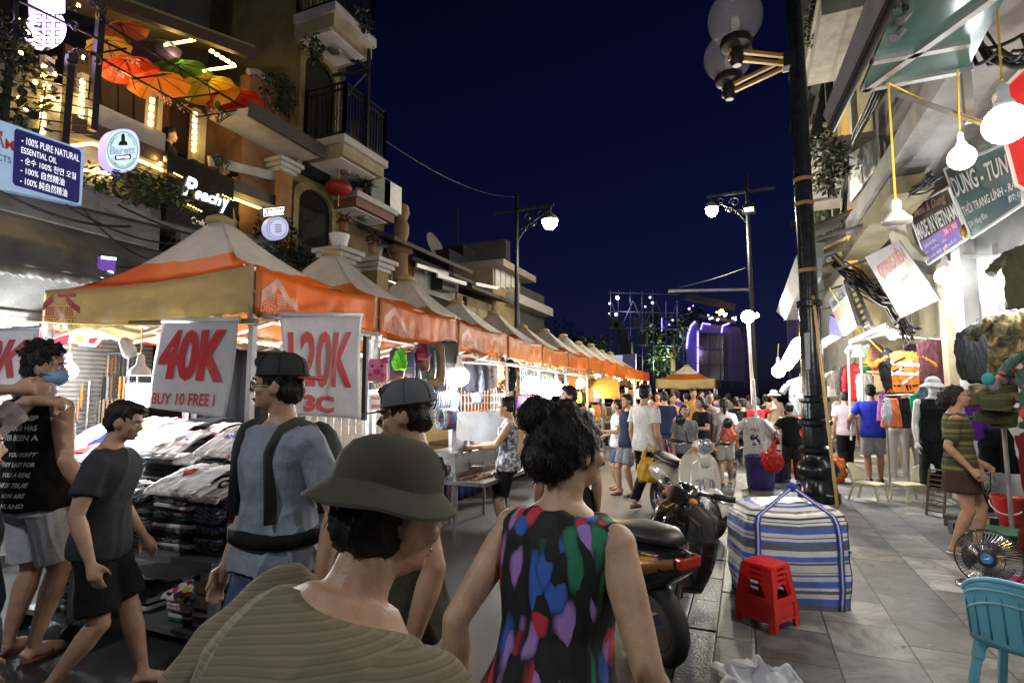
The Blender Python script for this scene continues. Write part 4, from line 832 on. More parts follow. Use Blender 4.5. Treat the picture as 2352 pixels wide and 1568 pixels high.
t=thing('white_tent_panel','pale blue lit screen panel standing below the scaffold tower','panel',S_(1440,860));q=pq([(1358,822),(1460,812),(1460,868),(1362,868)],y=SY-1);MB().slab(q,.3).build('panel',mat('panel pale violet',(.35,.33,.45),.6),t);m=MB();rect(m,pq([(1388,818),(1430,815),(1430,850),(1388,855)],y=SY-1),0,0,1,1,0,.02);m.build('lit_face',glow('panel glow',(.6,.65,1),.5),t)
t=thing('stage','concert stage with curved violet panels and a dark screen','stage',S_(1640,900));m=MB()
pts=[S_(1577,875)]+[S_(1577+4*k,875-20*k-k*3)for k in range(0)]+[S_(u,v)for u,v in((1577,800),(1580,770),(1587,748),(1597,738),(1603,738),(1603,875))];m.poly(pts,(0,.4,0));m.poly([S_(u,v)for u,v in((1606,770),(1612,742),(1660,748),(1700,752),(1712,800),(1712,875),(1606,875))],(0,.4,0));m.build('panel',mat('stage panel',(.10,.085,.14),.6,var=.2),t)
MB().poly([S_(u,v,-.3)for u,v in((1605,762),(1662,770),(1662,872),(1605,872))],(0,.2,0)).build('screen',mat('screen black',(.006,.006,.008),.15),t)
m=MB();m.tube([S_(u,v,-.1)for u,v in((1577,800),(1580,770),(1587,748),(1597,738))],.07,6);m.tube([S_(1603,760,-.1),S_(1603,862,-.1)],.07,6);m.tube([S_(1609,757,-.1),S_(1614,742,-.1),S_(1632,745,-.1)],.05,6);m.tube([S_(1657,765,-.1),S_(1660,748,-.1),S_(1676,742,-.1)],.06,6);m.build('light_strip',g_blue,t)
m=MB();m.bar(S_(1575,680,1),S_(1690,706,1),.5,.5);m.bar(S_(1605,725),S_(1690,740),.25);m.build('truss',black_p,t)
m=MB();m.ell(S_(1657,716,-.5),.18,n=8);m.ell(S_(1665,724,-.5),.10,n=8);m.build('amber_spotlight',glow('amber',(1,.4,.03),30),t);m=MB();g=random.Random(2);[m.ell(S_(g.uniform(1625,1690),g.uniform(714,735),-.5),g.uniform(.04,.09),n=6)for _ in range(16)];m.build('spotlights',g_sign,t)
m=MB()
for i in range(6):m.bar(S_(1570+i*28,890,-1),S_(1570+i*28,750,-1),.06)
for i in range(4):m.bar(S_(1560,760+i*36,-1),S_(1720,768+i*36,-1),.05)
m.build('scaffold',mat('scaffold dark',(.05,.05,.07),.5),t)
lamp(S_(1590,800,-2.5),110,(.3,.2,1),.3);lamp(S_(1530,835,2),1200,(.9,1,.55),.3)
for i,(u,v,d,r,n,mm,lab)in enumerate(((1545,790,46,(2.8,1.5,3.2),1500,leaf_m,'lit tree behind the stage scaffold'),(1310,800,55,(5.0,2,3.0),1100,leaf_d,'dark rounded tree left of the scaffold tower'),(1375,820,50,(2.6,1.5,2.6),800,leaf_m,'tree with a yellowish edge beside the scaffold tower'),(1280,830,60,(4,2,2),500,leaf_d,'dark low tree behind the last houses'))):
 c=P(u,v,y=d);t=thing('tree',lab,'tree',(c.x,c.y,0));k=MB()
 for j in range(5):a_=random.Random(i*7+j);leaves(k,c+V((a_.uniform(-.6,.6)*r[0],0,a_.uniform(-.5,.6)*r[2])),(r[0]*.55,r[1],r[2]*.5),n//5,.42,seed=200+i*10+j)
 k.build('crown',mm,t,fix=False);k=MB();k.tube([(c.x,c.y,0),(c.x,c.y,c.z-1),(c.x+.2,c.y,c.z+1)],[.28,.2,.08],8);[k.tube([(c.x,c.y,c.z-1.2),(c.x+s_*1.1,c.y,c.z+.6)],[.12,.04],6)for s_ in(-1,1)];k.build('trunk',brown_t,t)
lamp(P(1360,830,y=47),500,(1,.8,.3),.2)
# the row of market tents
TX0,TX1=-5.88,-3.3
t_or=mat('tarpaulin orange',(.72,.23,.03),.38,var=.15,ns=4,bump=.35,bs=9,thin=.5,dirt=.2,spec=.6)
t_ye=mat('tarpaulin cream',(.66,.55,.28),.45,var=.12,ns=4,bump=.35,bs=9,thin=.5,dirt=.28,spec=.5)
t_wh=mat('tarpaulin white',(.74,.70,.63),.5,var=.12,ns=3,bump=.3,bs=9,thin=.3,dirt=.4)
t_re=mat('print dark red',(.30,.015,.02),.5,var=.1);t_pk=mat('print pale',(.75,.40,.30),.5,var=.1)
TP=1.575
def tent(i,label,x0,x1,ya,yb,zv,zc,zp,seed,detail=True,rot=0,print_front=False,group='market tents in a row along the street'):
 g=random.Random(seed);t=thing('market_tent',label,'tent',((x0+x1)/2,(ya+yb)/2,0),group);cx,cy=(x0+x1)/2,(ya+yb)/2;zr=zc
 def edge(a,b,s):return V(a).lerp(V(b),s)
 cor=[V((x0,ya,zr)),V((x1,ya,zr)),V((x1,yb,zr)),V((x0,yb,zr))];apex=V((cx,cy,zp));m=MB();K,Nn=9,16
 for f in range(4):
  a,b=cor[f],cor[(f+1)%4]
  def fn(s,r):
   base=a.lerp(b,s);sagE=-.05*math.sin(math.pi*s);q=base.lerp(apex,r);prof=r**1.75 if r<.88 else r**1.75-(r-.88)**2*3
   q.z=zr+sagE*(1-r)+(zp-zr)*prof-.012*math.sin(s*23+seed+f)*(1-r)*math.sin(math.pi*s)-.03*(1-r)*abs(noise.noise(V((s*4+seed,r*3,f))))
   return q
  w=Nn+1;vs=[fn(ii/Nn,jj/K*.97)for jj in range(K+1)for ii in range(Nn+1)];o_=len(m.v)
  for jj in range(K):
   white=jj>=(4 if f!=0 else 5)
   if f%2 and not white:mi=0
   elif white:mi=2
   else:mi=0 if f==0 else 1
   m.add([vs[jj*w+k]for k in range(w)]+[vs[(jj+1)*w+k]for k in range(w)],[(k,k+1,w+k+1,w+k)for k in range(Nn)],mi)
 b_=m;o=b_.build('roof',[t_or,t_ye,t_wh],t,True,solid=.006)
 mods=o.data;bm=bmesh.new();bm.from_mesh(mods);bmesh.ops.remove_doubles(bm,verts=bm.verts,dist=.001);bm.to_mesh(mods);bm.free()
 MB().lathe(apex-V((0,0,.10)),[(.13,0),(.12,.04),(.05,.075)],12).build('peak_cap',t_ye,t,True)
 out={}
 for f,(nm,mm)in enumerate((('front',t_ye),('side',t_or),('back',t_or if detail else t_ye),('rear',t_ye))):
  a,b=cor[f],cor[(f+1)%4];n_=V(((0,-1,0),(1,0,0),(0,1,0),(-1,0,0))[f]);hgt=zc-zv;L_=(b-a).length;nv=int(L_*26)
  def fv(s,r,a=a,b=b,n_=n_,f=f,hgt=hgt):
   p=a.lerp(b,s);sg=-.05*math.sin(math.pi*s)*(1-r*.4)-(.025*abs(math.sin(s*math.pi*2.2+f+seed))*r)
   sc=-.02*abs(math.sin(s*L_*19))if r>.99 else 0
   fold=(.028*noise.noise(V((s*7*L_/2+seed*3,r*1.6+f,0)))+.018*noise.noise(V((s*16+seed,r*2.5,3))))*(.35+r)*min(1,8*s,8*(1-s))
   return p+V((0,0,sg-hgt*r+sc))+n_*(.012+fold)
  m=MB();m.grid(fv,nv,6);out[f]=fv;m.build('valance',mm,t,True,solid=.004)
  if f in(0,1)and detail and i<3:
   m=MB();s0,sw=(.0,.19)if f==0 else((.04,.28)if i else(.03,.27))
   T_=lambda x,y:fv(s0+sw*x,.10+.86*y)+n_*.006
   def quadp(pp,mi):m.add([T_(*p_)for p_ in pp],[tuple(range(len(pp)))],mi)
   def strip(p,q_,wd,mi,k=6):
    for j in range(k):
     a1=[p[0]+(q_[0]-p[0])*j/k,p[1]+(q_[1]-p[1])*j/k];a2=[p[0]+(q_[0]-p[0])*(j+1)/k,p[1]+(q_[1]-p[1])*(j+1)/k];quadp([a1,a2,(a2[0],a2[1]+wd),(a1[0],a1[1]+wd)],mi)
   pc=0 if f==0 else 1
   if f==0:strip((-.0,.30),(.30,.0),.26,pc);strip((.42,.02),(.98,.02),.10,pc);strip((.66,.05),(1.12,.42),.2,pc)
   else:strip((.02,.45),(.40,.02),.30,pc);strip((.40,.02),(.70,.38),.24,pc);strip((.70,.38),(.95,.62),.22,pc)
   for cx_ in(.10,.40,.70):
    for ii in range(4):
     for jj in range(4):quadp([(cx_+ii*.06,.42+jj*.07),(cx_+ii*.06+.045,.42+jj*.07),(cx_+ii*.06+.045,.42+jj*.07+.052),(cx_+ii*.06,.42+jj*.07+.052)],pc)
   strip((0,.72),(1.0,.72),.025,pc)
   vs,fs=text2d('DONG XUAN',.01,.15);m.add([T_(a_*1.0,.97-b2_*.2)for a_,b2_ in vs],fs,pc);m.build('market_print',[t_re,t_pk],t,fix=False)
 for cx_,cy_ in((x0,ya),(x1,ya),(x1,yb),(x0,yb)):
  m=MB();sx=.03 if cx_==x0 else-.03;sy=.03 if cy_==ya else-.03;m.box((cx_+sx,cy_+sy,zc/2-.02),(.045,.045,zc-.04));m.box((cx_+sx,cy_+sy,zv-.03),(.062,.062,.12));m.build('leg',steel,t)
 if detail:
  m=MB()
  for f in range(4):
   a,b=cor[f]+V((0,0,-.32)),cor[(f+1)%4]+V((0,0,-.32));ins=(V((cx,cy,a.z))-(a+b)/2).normalized()*.03
   for k in range(2):
    p,q_=a.lerp(b,k/2)+ins,a.lerp(b,(k+1)/2)+ins;u_=V((0,0,.12));m.bar(p+u_,q_-u_,.012,.028);m.bar(p-u_+ins*.8,q_+u_+ins*.8,.012,.028);m.ell((p+q_)/2,.022,n=6)
  for c in cor:m.bar(c+V((0,0,-.2)),apex-V((0,0,.55)),.018)
  m.build('scissor_frame',mat('frame white',(.65,.65,.63),.35,.3),t)
 return t,out
names=['orange and cream market tent nearest to us, with the market name on its valance','second market tent with a glossy orange street valance','third market tent, above the hanging backpacks','fourth market tent, with a creased darker orange valance','fifth market tent from us in the row','sixth market tent from us in the row','seventh market tent, above the warm lit bags','eighth market tent, above the orange tote','ninth market tent from us, small and far along the row','tenth market tent from us, small and far along the row','eleventh market tent from us, next to last of the row','last market tent of the row, beside the crosswise tent']
ROW=[(2.97,4.42),(4.47,6.04),(6.10,7.62),(7.68,9.18),(9.24,10.72),(10.78,12.25),(12.32,13.8),(13.86,15.3),(15.36,16.8),(16.86,18.2),(18.26,19.6),(19.66,21.0)]
TENTV=None
for i,(ya,yb)in enumerate(ROW):
 dz=(0,0,-.04,-.07,-.10,-.12,-.1,-.12,-.12,-.13,-.14,-.15)[i];r_=tent(i,names[i],TX0,TX1,ya,yb,2.16+dz*.6,2.50+dz,3.33+dz*1.2+(-.05,0,.05,-.02,.04)[i%5],3+i*5,i<7)
 if i==0:TENTV=r_[1]
tent(9,'grey topped market tent standing crosswise at the end of the row',-3.2,-1.05,22,24,1.80,2.14,2.75,77,False,group=None)
# poles, ropes along the tents
m=MB();m.tube([P(-30,733,y=2.9),P(150,742,y=2.9),P(360,747,y=2.9),(TX1-.02,2.88,2.10)],.009,6);tag(m.build('stretched_wire',wire_y),'yellow cord stretched across the front of the nearest tent','cord')
m=MB();m.tube([P(300,742,y=2.93),P(590,738,y=2.93)],.022,8);tag(m.build('hanging_pole',mat('bamboo dark',(.18,.13,.06),.6,ns=20)),'bamboo pole under the nearest tent front carrying a price sheet','pole')
m=MB();m.tube([(TX1+.03,3.02,2.13),(TX1+.03,4.45,2.13)],.016,8);tag(m.build('hanging_pole',steel),'steel pole between tent legs carrying the second price sheet','pole')
for j in range(2,7):m=MB();m.tube([(TX1+.32,ROW[j][0]-.1,1.98-j*.012),(TX1+.32,ROW[j][1]+.1,1.98-j*.012)],.018,8);tag(m.build('hanging_pole',steel),['','','steel rail in front of the third tent over the backpacks','steel rail in front of the fourth tent over the scarves','steel rail in front of the fifth tent','steel rail in front of the sixth tent','steel rail in front of the seventh tent'][j],'pole')
# price sheets
vin=mat('vinyl sheet',(.60,.60,.62),.33,var=.1,ns=5,bump=.5,bs=7,thin=.25,dirt=.22);red_l=mat('print red',(.48,.015,.02),.45,var=.06)
def sheet(name,label,q,rows,curl=.02,cat='price sheet'):
 t=thing(name,label,cat,on(q,.5,1));n_=qn(q);rl=.03
 f=lambda s,r:on(q,s,r)+n_*(curl*math.sin(s*5.2+1)*r+curl*.7*math.sin(r*4+s*3))
 m=MB();m.grid(f,24,24);m.build('sheet',vin,t,True,solid=.003);m=MB()
 MB().tube([q[0]+n_*.0,q[1]+n_*.0],rl*.7,8).build('hem',vin,t,True)
 m=MB()
 def inv(p):
  s,r=.5,.5
  for _ in range(12):
   e=p-on(q,s,r);ds=on(q,s+.01,r)-on(q,s,r);dr=on(q,s,r+.01)-on(q,s,r);A=np.array([[ds.dot(ds),ds.dot(dr)],[ds.dot(dr),dr.dot(dr)]]);sol=np.linalg.solve(A,[ds.dot(e),dr.dot(e)]);s+=.01*sol[0];r+=.01*sol[1]
  return s,r
 for tx,tq,bold,shear in rows:
  vs,fs=text2d(tx,bold,shear);out=[]
  c4=[inv(p)for p in tq]
  for a,b in vs:
   b=1-b;s=(c4[0][0]*(1-a)+c4[1][0]*a)*(1-b)+(c4[3][0]*(1-a)+c4[2][0]*a)*b;r=(c4[0][1]*(1-a)+c4[1][1]*a)*(1-b)+(c4[3][1]*(1-a)+c4[2][1]*a)*b;out.append(f(s,r)+n_*.013)
  m.add(out,fs)
 m.build('lettering',red_l,t,fix=False);return t
K=dict(y=2.86)
sheet('price_sheet','white vinyl sheet reading 40K, hung at the nearest tent front',pq([(375,738),(548,735),(517,962),(343,935)],**K),[('40K',pq([(386,758),(524,755),(509,880),(366,870)],**K),.05,.12),('BUY 10 FREE 1',pq([(357,901),(491,904),(490,934),(354,927)],**K),.02,.1)])
q=[P(643,724,x=-3.22),P(832,722,x=-3.08),P(826,962,x=-3.08),P(648,950,x=-3.22)]
def tri(q,u0,v0,u1,v1,q0):
 return[on(q,(a-q0[0])/(q0[1]-q0[0]),(b-q0[2])/(q0[3]-q0[2]))for a,b in((u0,v0),(u1,v0),(u1,v1),(u0,v1))]
sheet('price_sheet','white vinyl sheet reading 120K and 3C beside the capped man',q,[('120K',tri(q,656,762,808,890,(645,830,724,956)),.022,0),('3C',tri(q,688,908,766,947,(645,830,724,956)),.05,0)])
K=dict(y=2.75);sheet('price_sheet','white vinyl sheet reading 100K, cut off at the far left',pq([(-120,763),(93,752),(62,880),(-130,900)],**K),[('100K',pq([(-95,778),(80,778),(40,868),(-130,880)],**K),.04,.25)])
q=pq([(834,770),(842,772),(838,965),(829,965)],y=3.6);tag(MB().slab(q,.03).build('dark_board',black_p),'narrow dark board standing behind the 120K sheet','board')
# right side: buildings
RX=2.75
def floorslab(par,y0,y1,x0,z,h,m,rail=0,plants=0):
 MB().span((x0,y0,z),(RX+.1,y1,z+h)).build('balcony',m,par);m2=MB();m2.span((x0-.05,y0-.05,z+h),(RX+.1,y1+.05,z+h+.10));m2.build('balcony_cap',white_w,par)
 if rail:
  m2=MB();n=int((y1-y0)/.12)
  for k in range(n+1):y_=y0+(y1-y0)*k/n;m2.bar((x0+.05,y_,z+h+.1),(x0+.05,y_,z+h+.1+rail),.02)
  for zz in(.2,rail):m2.bar((x0+.05,y0,z+h+.1+zz),(x0+.05,y1,z+h+.1+zz),.035)
  m2.build('railing',black_p,par)
rb1=thing('clothes_shop','near clothes shop on the right with a concrete soffit and white shopfront','building',(RX,7,0))
MB().span((RX,-3,0),(7,11.2,4.35)).build('shopfront_wall',mat('shop white',(.30,.30,.295),.4,dirt=.15),rb1)
MB().span((1.75,-3,4.35),(7,11.2,4.62)).build('soffit',mat('soffit grey',(.40,.39,.37),.85,ns=1.5,bump=.2,bs=30,dirt=.5),rb1)
MB().span((2.3,-3,4.62),(7,11.2,9.5)).build('upper_wall',white_w,rb1)
for i,(u,w_)in enumerate(((2232,.16),(2190,.12),(2140,.14))):
 p=P(u,800,x=RX-.06);MB().span((RX-.16,p.y-w_,.13),(RX+.01,p.y+w_,3.4 if i else 4.34)).build('pillar',white_p if i==0 else mat('pillar tan',(.55,.45,.28),.5,dirt=.2)if i==1 else cream_w,rb1)
m=MB();m.bar(P(2283,560,x=RX-.1),P(2283,960,x=RX-.1),.05);m.bar(P(2200,588,x=RX-.1),P(2352,590,x=RX-.1),.05);m.build('door_frame',steel,rb1)
m=MB();[m.span((RX-.03,y_,.5),(RX-.004,y_+.9,2.3))for y_ in(9.5,10.4)];m.build('display_wall',mat('display brown',(.25,.17,.09),.7),rb1)
rb2=thing('balcony_house','cream house on the right with planted balconies above the cables','building',(RX,14,0))
MB().span((RX,11.25,0),(7,17.5,16)).build('wall',cream_w,rb2);floorslab(rb2,12.2,15.0,1.55,6.0,.5,white_w,.9);floorslab(rb2,12.2,15,1.7,9.2,.4,white_w,.9)
MB().span((RX-.05,11.8,6.7),(RX+.02,13.4,9.0)).build('door',dm,rb2);m=MB();[m.span((RX-.12,y_,6.2),(RX+.02,y_+.35,15.9))for y_ in(11.3,15.2)];m.build('pilaster',white_w,rb2);MB().span((RX-.06,15.8,4.5),(RX+.02,17.3,15)).build('ochre_panel',mat('panel ochre',(.5,.30,.06),.8,dirt=.3),rb2)
rb3=thing('tall_house','white corner house on the right with dark awnings farther along','building',(RX,21,0));MB().span((RX,17.55,0),(7,27,19)).build('wall',white_w,rb3)
for z in(5.5,9,12.5):floorslab(rb3,18,21.5,1.9,z,.4,cream_w,.9)
[MB().span((RX-.05,y_,z),(RX+.02,y_+1.1,z+2)).build('window_shutter',dm,rb3)for z in(6.4,9.9,13.4)for y_ in(18.3,20,22.5,24.5)];m=MB();[m.poly([(RX,y_,z),(RX,y_+1.5,z),(1.9,y_+1.5,z-.7),(1.9,y_,z-.7)],(0,0,.05))for y_,z in((22.2,12.4),(24.3,9.0))];m.build('window_awning',dark_p,rb3)
rb4=thing('end_shops','lower unlit shops at the far end of the right pavement','building',(RX,34,0));MB().span((RX,27.05,0),(7,42,7.5)).build('wall',grey_w,rb4);[MB().span((RX-.03,28+i*3,.13),(RX+.02,30.2+i*3,3)).build('shutter',dark_w,rb4)for i in range(4)]
for i,(u,v,x_,r,n)in enumerate(((1905,380,1.5,(.3,.7,.5),420),(1870,60,1.75,(.25,.5,.5),200),(1885,330,1.6,(.2,.4,.25),200),(1880,480,2.0,(.3,.6,.25),220))):
 c=P(u,v,x=x_);t=thing('balcony_plant',('dense creeper spilling over the right balcony beside the cable bundle','fern in the topmost balcony on the right','leafy pot plant behind the lamp post pole','creeper over the slatted roofs on the right')[i],'plant',c);leaves(MB(),c,r,n,.13,seed=130+i).build('foliage',leaf_m if i!=1 else leaf_d,t,fix=False);m=MB();[m.tube([c+V((0,s_,-r[2])),c+V((0,s_*.6,r[2]*.6))],.015,5)for s_ in(-.2,.1,.3)];m.build('stems',brown_t,t)
# glass canopy over the pavement
gc=thing('glass_canopy','green glass canopy with steel beams over the pavement','canopy',P(2100,120,z=4.0));q=[P(2082,-60,z=4.02),P(2330,-60,z=4.02),P(2217,158,z=4.0),P(1976,200,z=4.0)]
MB().slab(q,-.03).build('glass',mat('green glass',(.06,.13,.12),.12,var=.3,ns=1.2,spec=.8,dirt=.3),gc)
m=MB();Z=3.97
for a,c in(((1976,204),(2232,156)),((2225,98),(2005,138)),((2325,-40),(1985,205)),((2217,158),(2217,270))):m.bar(P(*a,z=Z)if a!=(2217,158)else P(*a,z=Z),P(*c,z=Z)if a!=(2217,158)else P(*a,z=Z)-V((0,0,.42)),.055)
m.bar(P(2046,211,z=3.93),P(2300,298,d=3.6),.035);m.build('beams',mat('beam grey',(.36,.35,.34),.4,.5,dirt=.3),gc)
q=[P(2004,-40,z=4.25),P(2078,-40,z=3.98),P(1912,300,z=3.62),P(1890,262,z=3.9)];m=MB()
for i in range(40):a=on(q,0,i/40);b_=on(q,.72,i/40);c_=on(q,0,(i+.6)/40);m.add([a,b_,on(q,.72,(i+.6)/40),c_],[(0,1,2,3)])
m.slab([on(q,0,0)-V((0,0,.01)),on(q,.72,0)-V((0,0,.01)),on(q,.72,1)-V((0,0,.01)),on(q,0,1)-V((0,0,.01))],.04);m.build('rolled_awning',mat('rolled awning',(.24,.23,.25),.6,dirt=.3),gc)
m=MB();m.tube([on(q,.86,0),on(q,.86,1)],.035,8);m.tube([on(q,1,0),on(q,1,1)],.02,8);m.build('gutter',mat('gutter black',(.03,.03,.03),.3),gc)
for i,(u,v)in enumerate(((2085,30),(2070,70))):m=MB();c=P(u,v,z=3.9);m.tube([c+V((0,0,.1)),c,c-V((.05,.03,.06))],.03,8);tag(m.build('canopy_spotlight',chrome),('chrome spotlight at the upper edge under the glass canopy','chrome spotlight nearer the gutter under the glass canopy')[i],'lamp')
# shop signs
def sign(name,label,q,mb_,thick=.06,frame_m=None):
 t=thing(name,label,'sign',on(q,.5,1));MB().slab(q,thick).build('board',mb_,t)
 if frame_m:m=MB();[m.bar(q[i],q[(i+1)%4],.025)for i in range(4)];m.build('frame',frame_m,t)
 return t
q=[P(2283,224,d=4.55),P(2420,92,d=4.2),P(2420,470,d=4.25),P(2336,425,d=4.5)];q0=q
t=sign('shop_sign','red shop sign with a white script initial, cut by the right edge of view',q,mat('sign bright red',(.60,.03,.03),.35,emit=(.6,.03,.03),es=.12),.06,white_p);m=MB();qq=q
letters(m,qq,'V',(.42,.16,.78,.52),0,.02,.4);ringp(m,qq,.60,.32,.22,.22,.12,0,.004,24,60,300);letters(m,qq,'b',(.75,.60,.95,.86),0,.02,.4);m.build('lettering',white_p,t)
q=[P(2169,389,x=2.28),P(2338,318,x=2.28),P(2350,468,x=2.50),P(2232,546,x=2.50)]
t=sign('shop_sign','teal and grey shop sign about army style fashion under the bare bulbs',q,mat('sign teal',(.05,.12,.13),.35,var=.3,ns=1.2),.05,white_p);m=MB();letters(m,q,'DUNG - TUNG',(.03,.14,.97,.42),0,.02);letters(m,q,'THỜI TRANG LÍNH - RẰN',(.03,.50,.99,.70),0,.015);letters(m,q,'50A Hàng Đào',(.05,.79,.42,.90),0,.01);letters(m,q,'ĐT: 0',(.80,.76,.97,.86),0,.01);m.build('lettering',mat('letter pale',(.62,.60,.58),.4,var=0),t)
m=MB();p=on(q,-.10,.86);m.ell(p,(.03,.07,.10),n=12);tag(m.build('brass_bell',mat('brass',(.55,.35,.06),.25,.9)),'brass ornament fixed between two shop signs','ornament')
q=[P(2085,479,x=2.30),P(2180,430,x=2.30),P(2224,545,x=2.52),P(2131,608,x=2.52)]
t=sign('shop_sign','black and purple sign reading MADE IN VIETNAM',q,mat('sign black',(.025,.022,.026),.35),.05,white_p);m=MB();patch(m,q,[(0,.62),(1,.58),(1,1),(0,1)],1);letters(m,q,'Minh & Dung',(.12,.04,.88,.25),2,.01,.3,.005);letters(m,q,'MADE IN VIETNAM',(.03,.30,.97,.58),0,.02,0,.005)
for k,(a,b_)in enumerate(((.1,.4),(.06,.62),(.1,.8))):letters(m,q,('BÁN BUÔN','ÁO - QUẦN - VÁY','GIÁ RẺ NHẤT')[k],(a,.67+k*.1,b_,.74+k*.1),0,.01,0,.007)
rect(m,q,.58,.60,.92,.76,3,.006);letters(m,q,'36 - 90',(.62,.63,.9,.73),0,.01,0,.008);m.build('lettering',[mat('letter pale',(.6,.6,.6)),mat('sign purple',(.16,.12,.36),.35),mat('script pink',(.35,.2,.18),.5),mat('sign magenta',(.4,.08,.25),.4)],t)
q=[P(1986,591,x=1.75),P(2064,552,x=1.75),P(2160,687,x=1.85),P(2069,731,x=1.85)]
t=sign('hanging_banner','white vinyl banner with slanting red name, frayed at the foot',q,mat('banner white',(.62,.63,.66),.4,var=.06,thin=.2),.012);m=MB();patch(m,q,[(0,.84),(1,.80),(1,1.0),(.9,.985),(.8,1),(.7,.985),(.6,1),(.5,.98),(.4,1),(.3,.985),(.2,1),(.1,.985),(0,1)],1)
qs=[on(q,.16,.16),on(q,.96,.06),on(q,.92,.36),on(q,.12,.46)];letters(m,qs,'QUANG LIÊN',(0,0,1,1),0,.03,0,.004);letters(m,q,'BÁN BUÔN - BÁN LẺ',(.12,.50,.75,.58),2,.015,0,.004);letters(m,q,'Đ/C: 90 HÀNG NGANG - HN',(.12,.66,.88,.74),2,.01,0,.004);letters(m,q,'ÁO PHÔNG - QUẦN',(.15,.88,.85,.95),3,.01,0,.006);m.build('lettering',[red_l,mat('banner violet',(.28,.30,.55),.5),mat('letter slate',(.16,.16,.26),.5),white_p],t)
q=[P(1902,690,x=1.7),P(1938,652,x=1.7),P(1968,749,x=1.75),P(1937,772,x=1.75)]
t=sign('shop_sign','white, orange red and white projecting sign above a blue panel',q,mat('sign off white',(.58,.60,.57),.4),.05);m=MB();rect(m,q,0,.36,1,.66,0,.004);letters(m,q,'VINACA',(.1,.12,.9,.28),1,.02,0,.004);letters(m,q,'ĐT: 0986',(.08,.88,.8,.95),1,.01,0,.004);m.build('print',[mat('sign orange red',(.55,.08,.015),.4),mat('letter green',(.02,.14,.07),.5)],t)
q=[P(1905,722,x=1.75),P(1930,740,x=1.75),P(1936,774,x=1.8),P(1905,768,x=1.8)];m=MB();m.slab(q,.05);m2=tag(m.build('blue_sign',mat('sign blue',(.04,.04,.30),.4)),'deep blue sign panel under the orange red one','sign')
q=[P(1885,780,x=1.8),P(1925,760,x=1.8),P(1925,775,x=1.8),P(1890,800,x=1.8)];tag(MB().slab(q,.05).build('white_sign',mat('sign pale',(.6,.65,.8),.4)),'small pale sign below the blue panel by the lamp post','sign')
q=[P(1862,800,x=1.5),P(1870,800,x=1.5),P(1870,760,x=1.5),P(1862,760,x=1.5)]
# slatted lean-to roofs, white boxes and the cable bundle
t=thing('lean_to_roof','slatted corrugated lean-to roofs over the right pavement','roof',P(1920,560,x=1.9));m=MB()
for i in range(4):a=P(1868+i*2,520+i*34,x=1.25);b_=P(1975-i*14,478+i*38,x=2.35);d_=V((0,1.0,0));m.poly([a,b_,b_+d_,a+d_],(0,0,.05))
for i in range(5):a=P(1800+i*12,735-i*44,x=.95);m.bar(a,a+V((1.4,0,.35)),.06,.04)
m.build('sheets',mat('corrugated',(.20,.21,.22),.45,.5,dirt=.4),t);m=MB();m.poly([P(1783,715,x=.8),P(1828,590,x=.8),P(1850,560,x=.9),P(1846,640,x=.9),P(1805,735,x=.9)],(.25,0,0));m.build('gable',grey_w,t)
t=thing('concrete_ledge','cream concrete ledge with a white soffit above the hanging banner','ledge',P(1990,550,x=2.3));m=MB();a=P(1935,600,x=1.75);b_=P(2048,480,x=1.75);m.poly([a,V((1.75,b_.y,a.z)),V((2.2,b_.y,a.z)),V((2.2,a.y,a.z))],(0,0,.22));m.build('slab',cream_w,t)
m=MB();m.poly(pq([(2034,522),(2078,512),(2092,560),(2120,590),(2122,600),(2085,592),(2052,570)],x=1.95),(.05,0,0));tag(m.build('round_awning',mat('awning ivory',(.58,.54,.42),.6)),'round ended ivory awning behind the unlit white lamp','awning')
q=pq([(1950,356),(2018,311),(2024,372),(1953,465)],x=1.9);tag(MB().slab(q,.05).build('metal_fascia',mat('fascia grey',(.20,.21,.21),.4,.3,ns=2,var=.3,dirt=.4)),'scuffed grey metal fascia beside the cables below the canopy','fascia')
for nm,lab,pts,n,sg in(('cable_bundle','tangled bundle of black cables running down from the canopy to the banner',((2030,190),(1975,300),(1948,360),(1938,430),(1935,520)),16,.06),('cable_bundle','thick black cables sagging across behind the hanging banner',((1905,590),(1960,640),(2010,672),(2060,705),(2090,760)),22,.10),('cable_bundle','black cables looping under the bare concrete behind the bulbs',((2012,385),(2030,430),(2065,450),(2100,440),(2140,415)),10,.06),('cable_bundle','wires dangling across the grey soffit at the upper right',((2215,60),(2262,110),(2310,130),(2380,140)),7,.05)):
 g=random.Random(len(pts[0])+n);m=MB()
 xs=2.0 if n!=7 else 1.7
 for _ in range(n):
  o1=[V((g.gauss(0,sg*.5),g.gauss(0,sg),g.gauss(0,sg)))for _ in pts];pp=[P(u,v,x=xs)+o_ for(u,v),o_ in zip(pts,o1)];fine=[]
  for k in range(len(pp)-1):
   for s in range(6):f=s/6;fine.append(pp[k].lerp(pp[k+1],f)-V((0,0,sg*1.6*f*(1-f))))
  fine.append(pp[-1]);m.tube(fine,g.choice((.010,.014,.02)),5)
 tag(m.build(nm,cable_m,smooth=True),lab,'cables')
m=MB();c=P(2145,470,x=2.4)
for k in range(3):m.tube([P(2056+2*math.cos(a)*3,440+18*math.sin(a),x=2.1)+V((0,0,0))for a in[2*math.pi*i/16*1.0+k for i in range(15)]],.008,5)
tag(m.build('cable_coil',cable_m),'coil of wire hanging under the soffit','cables')
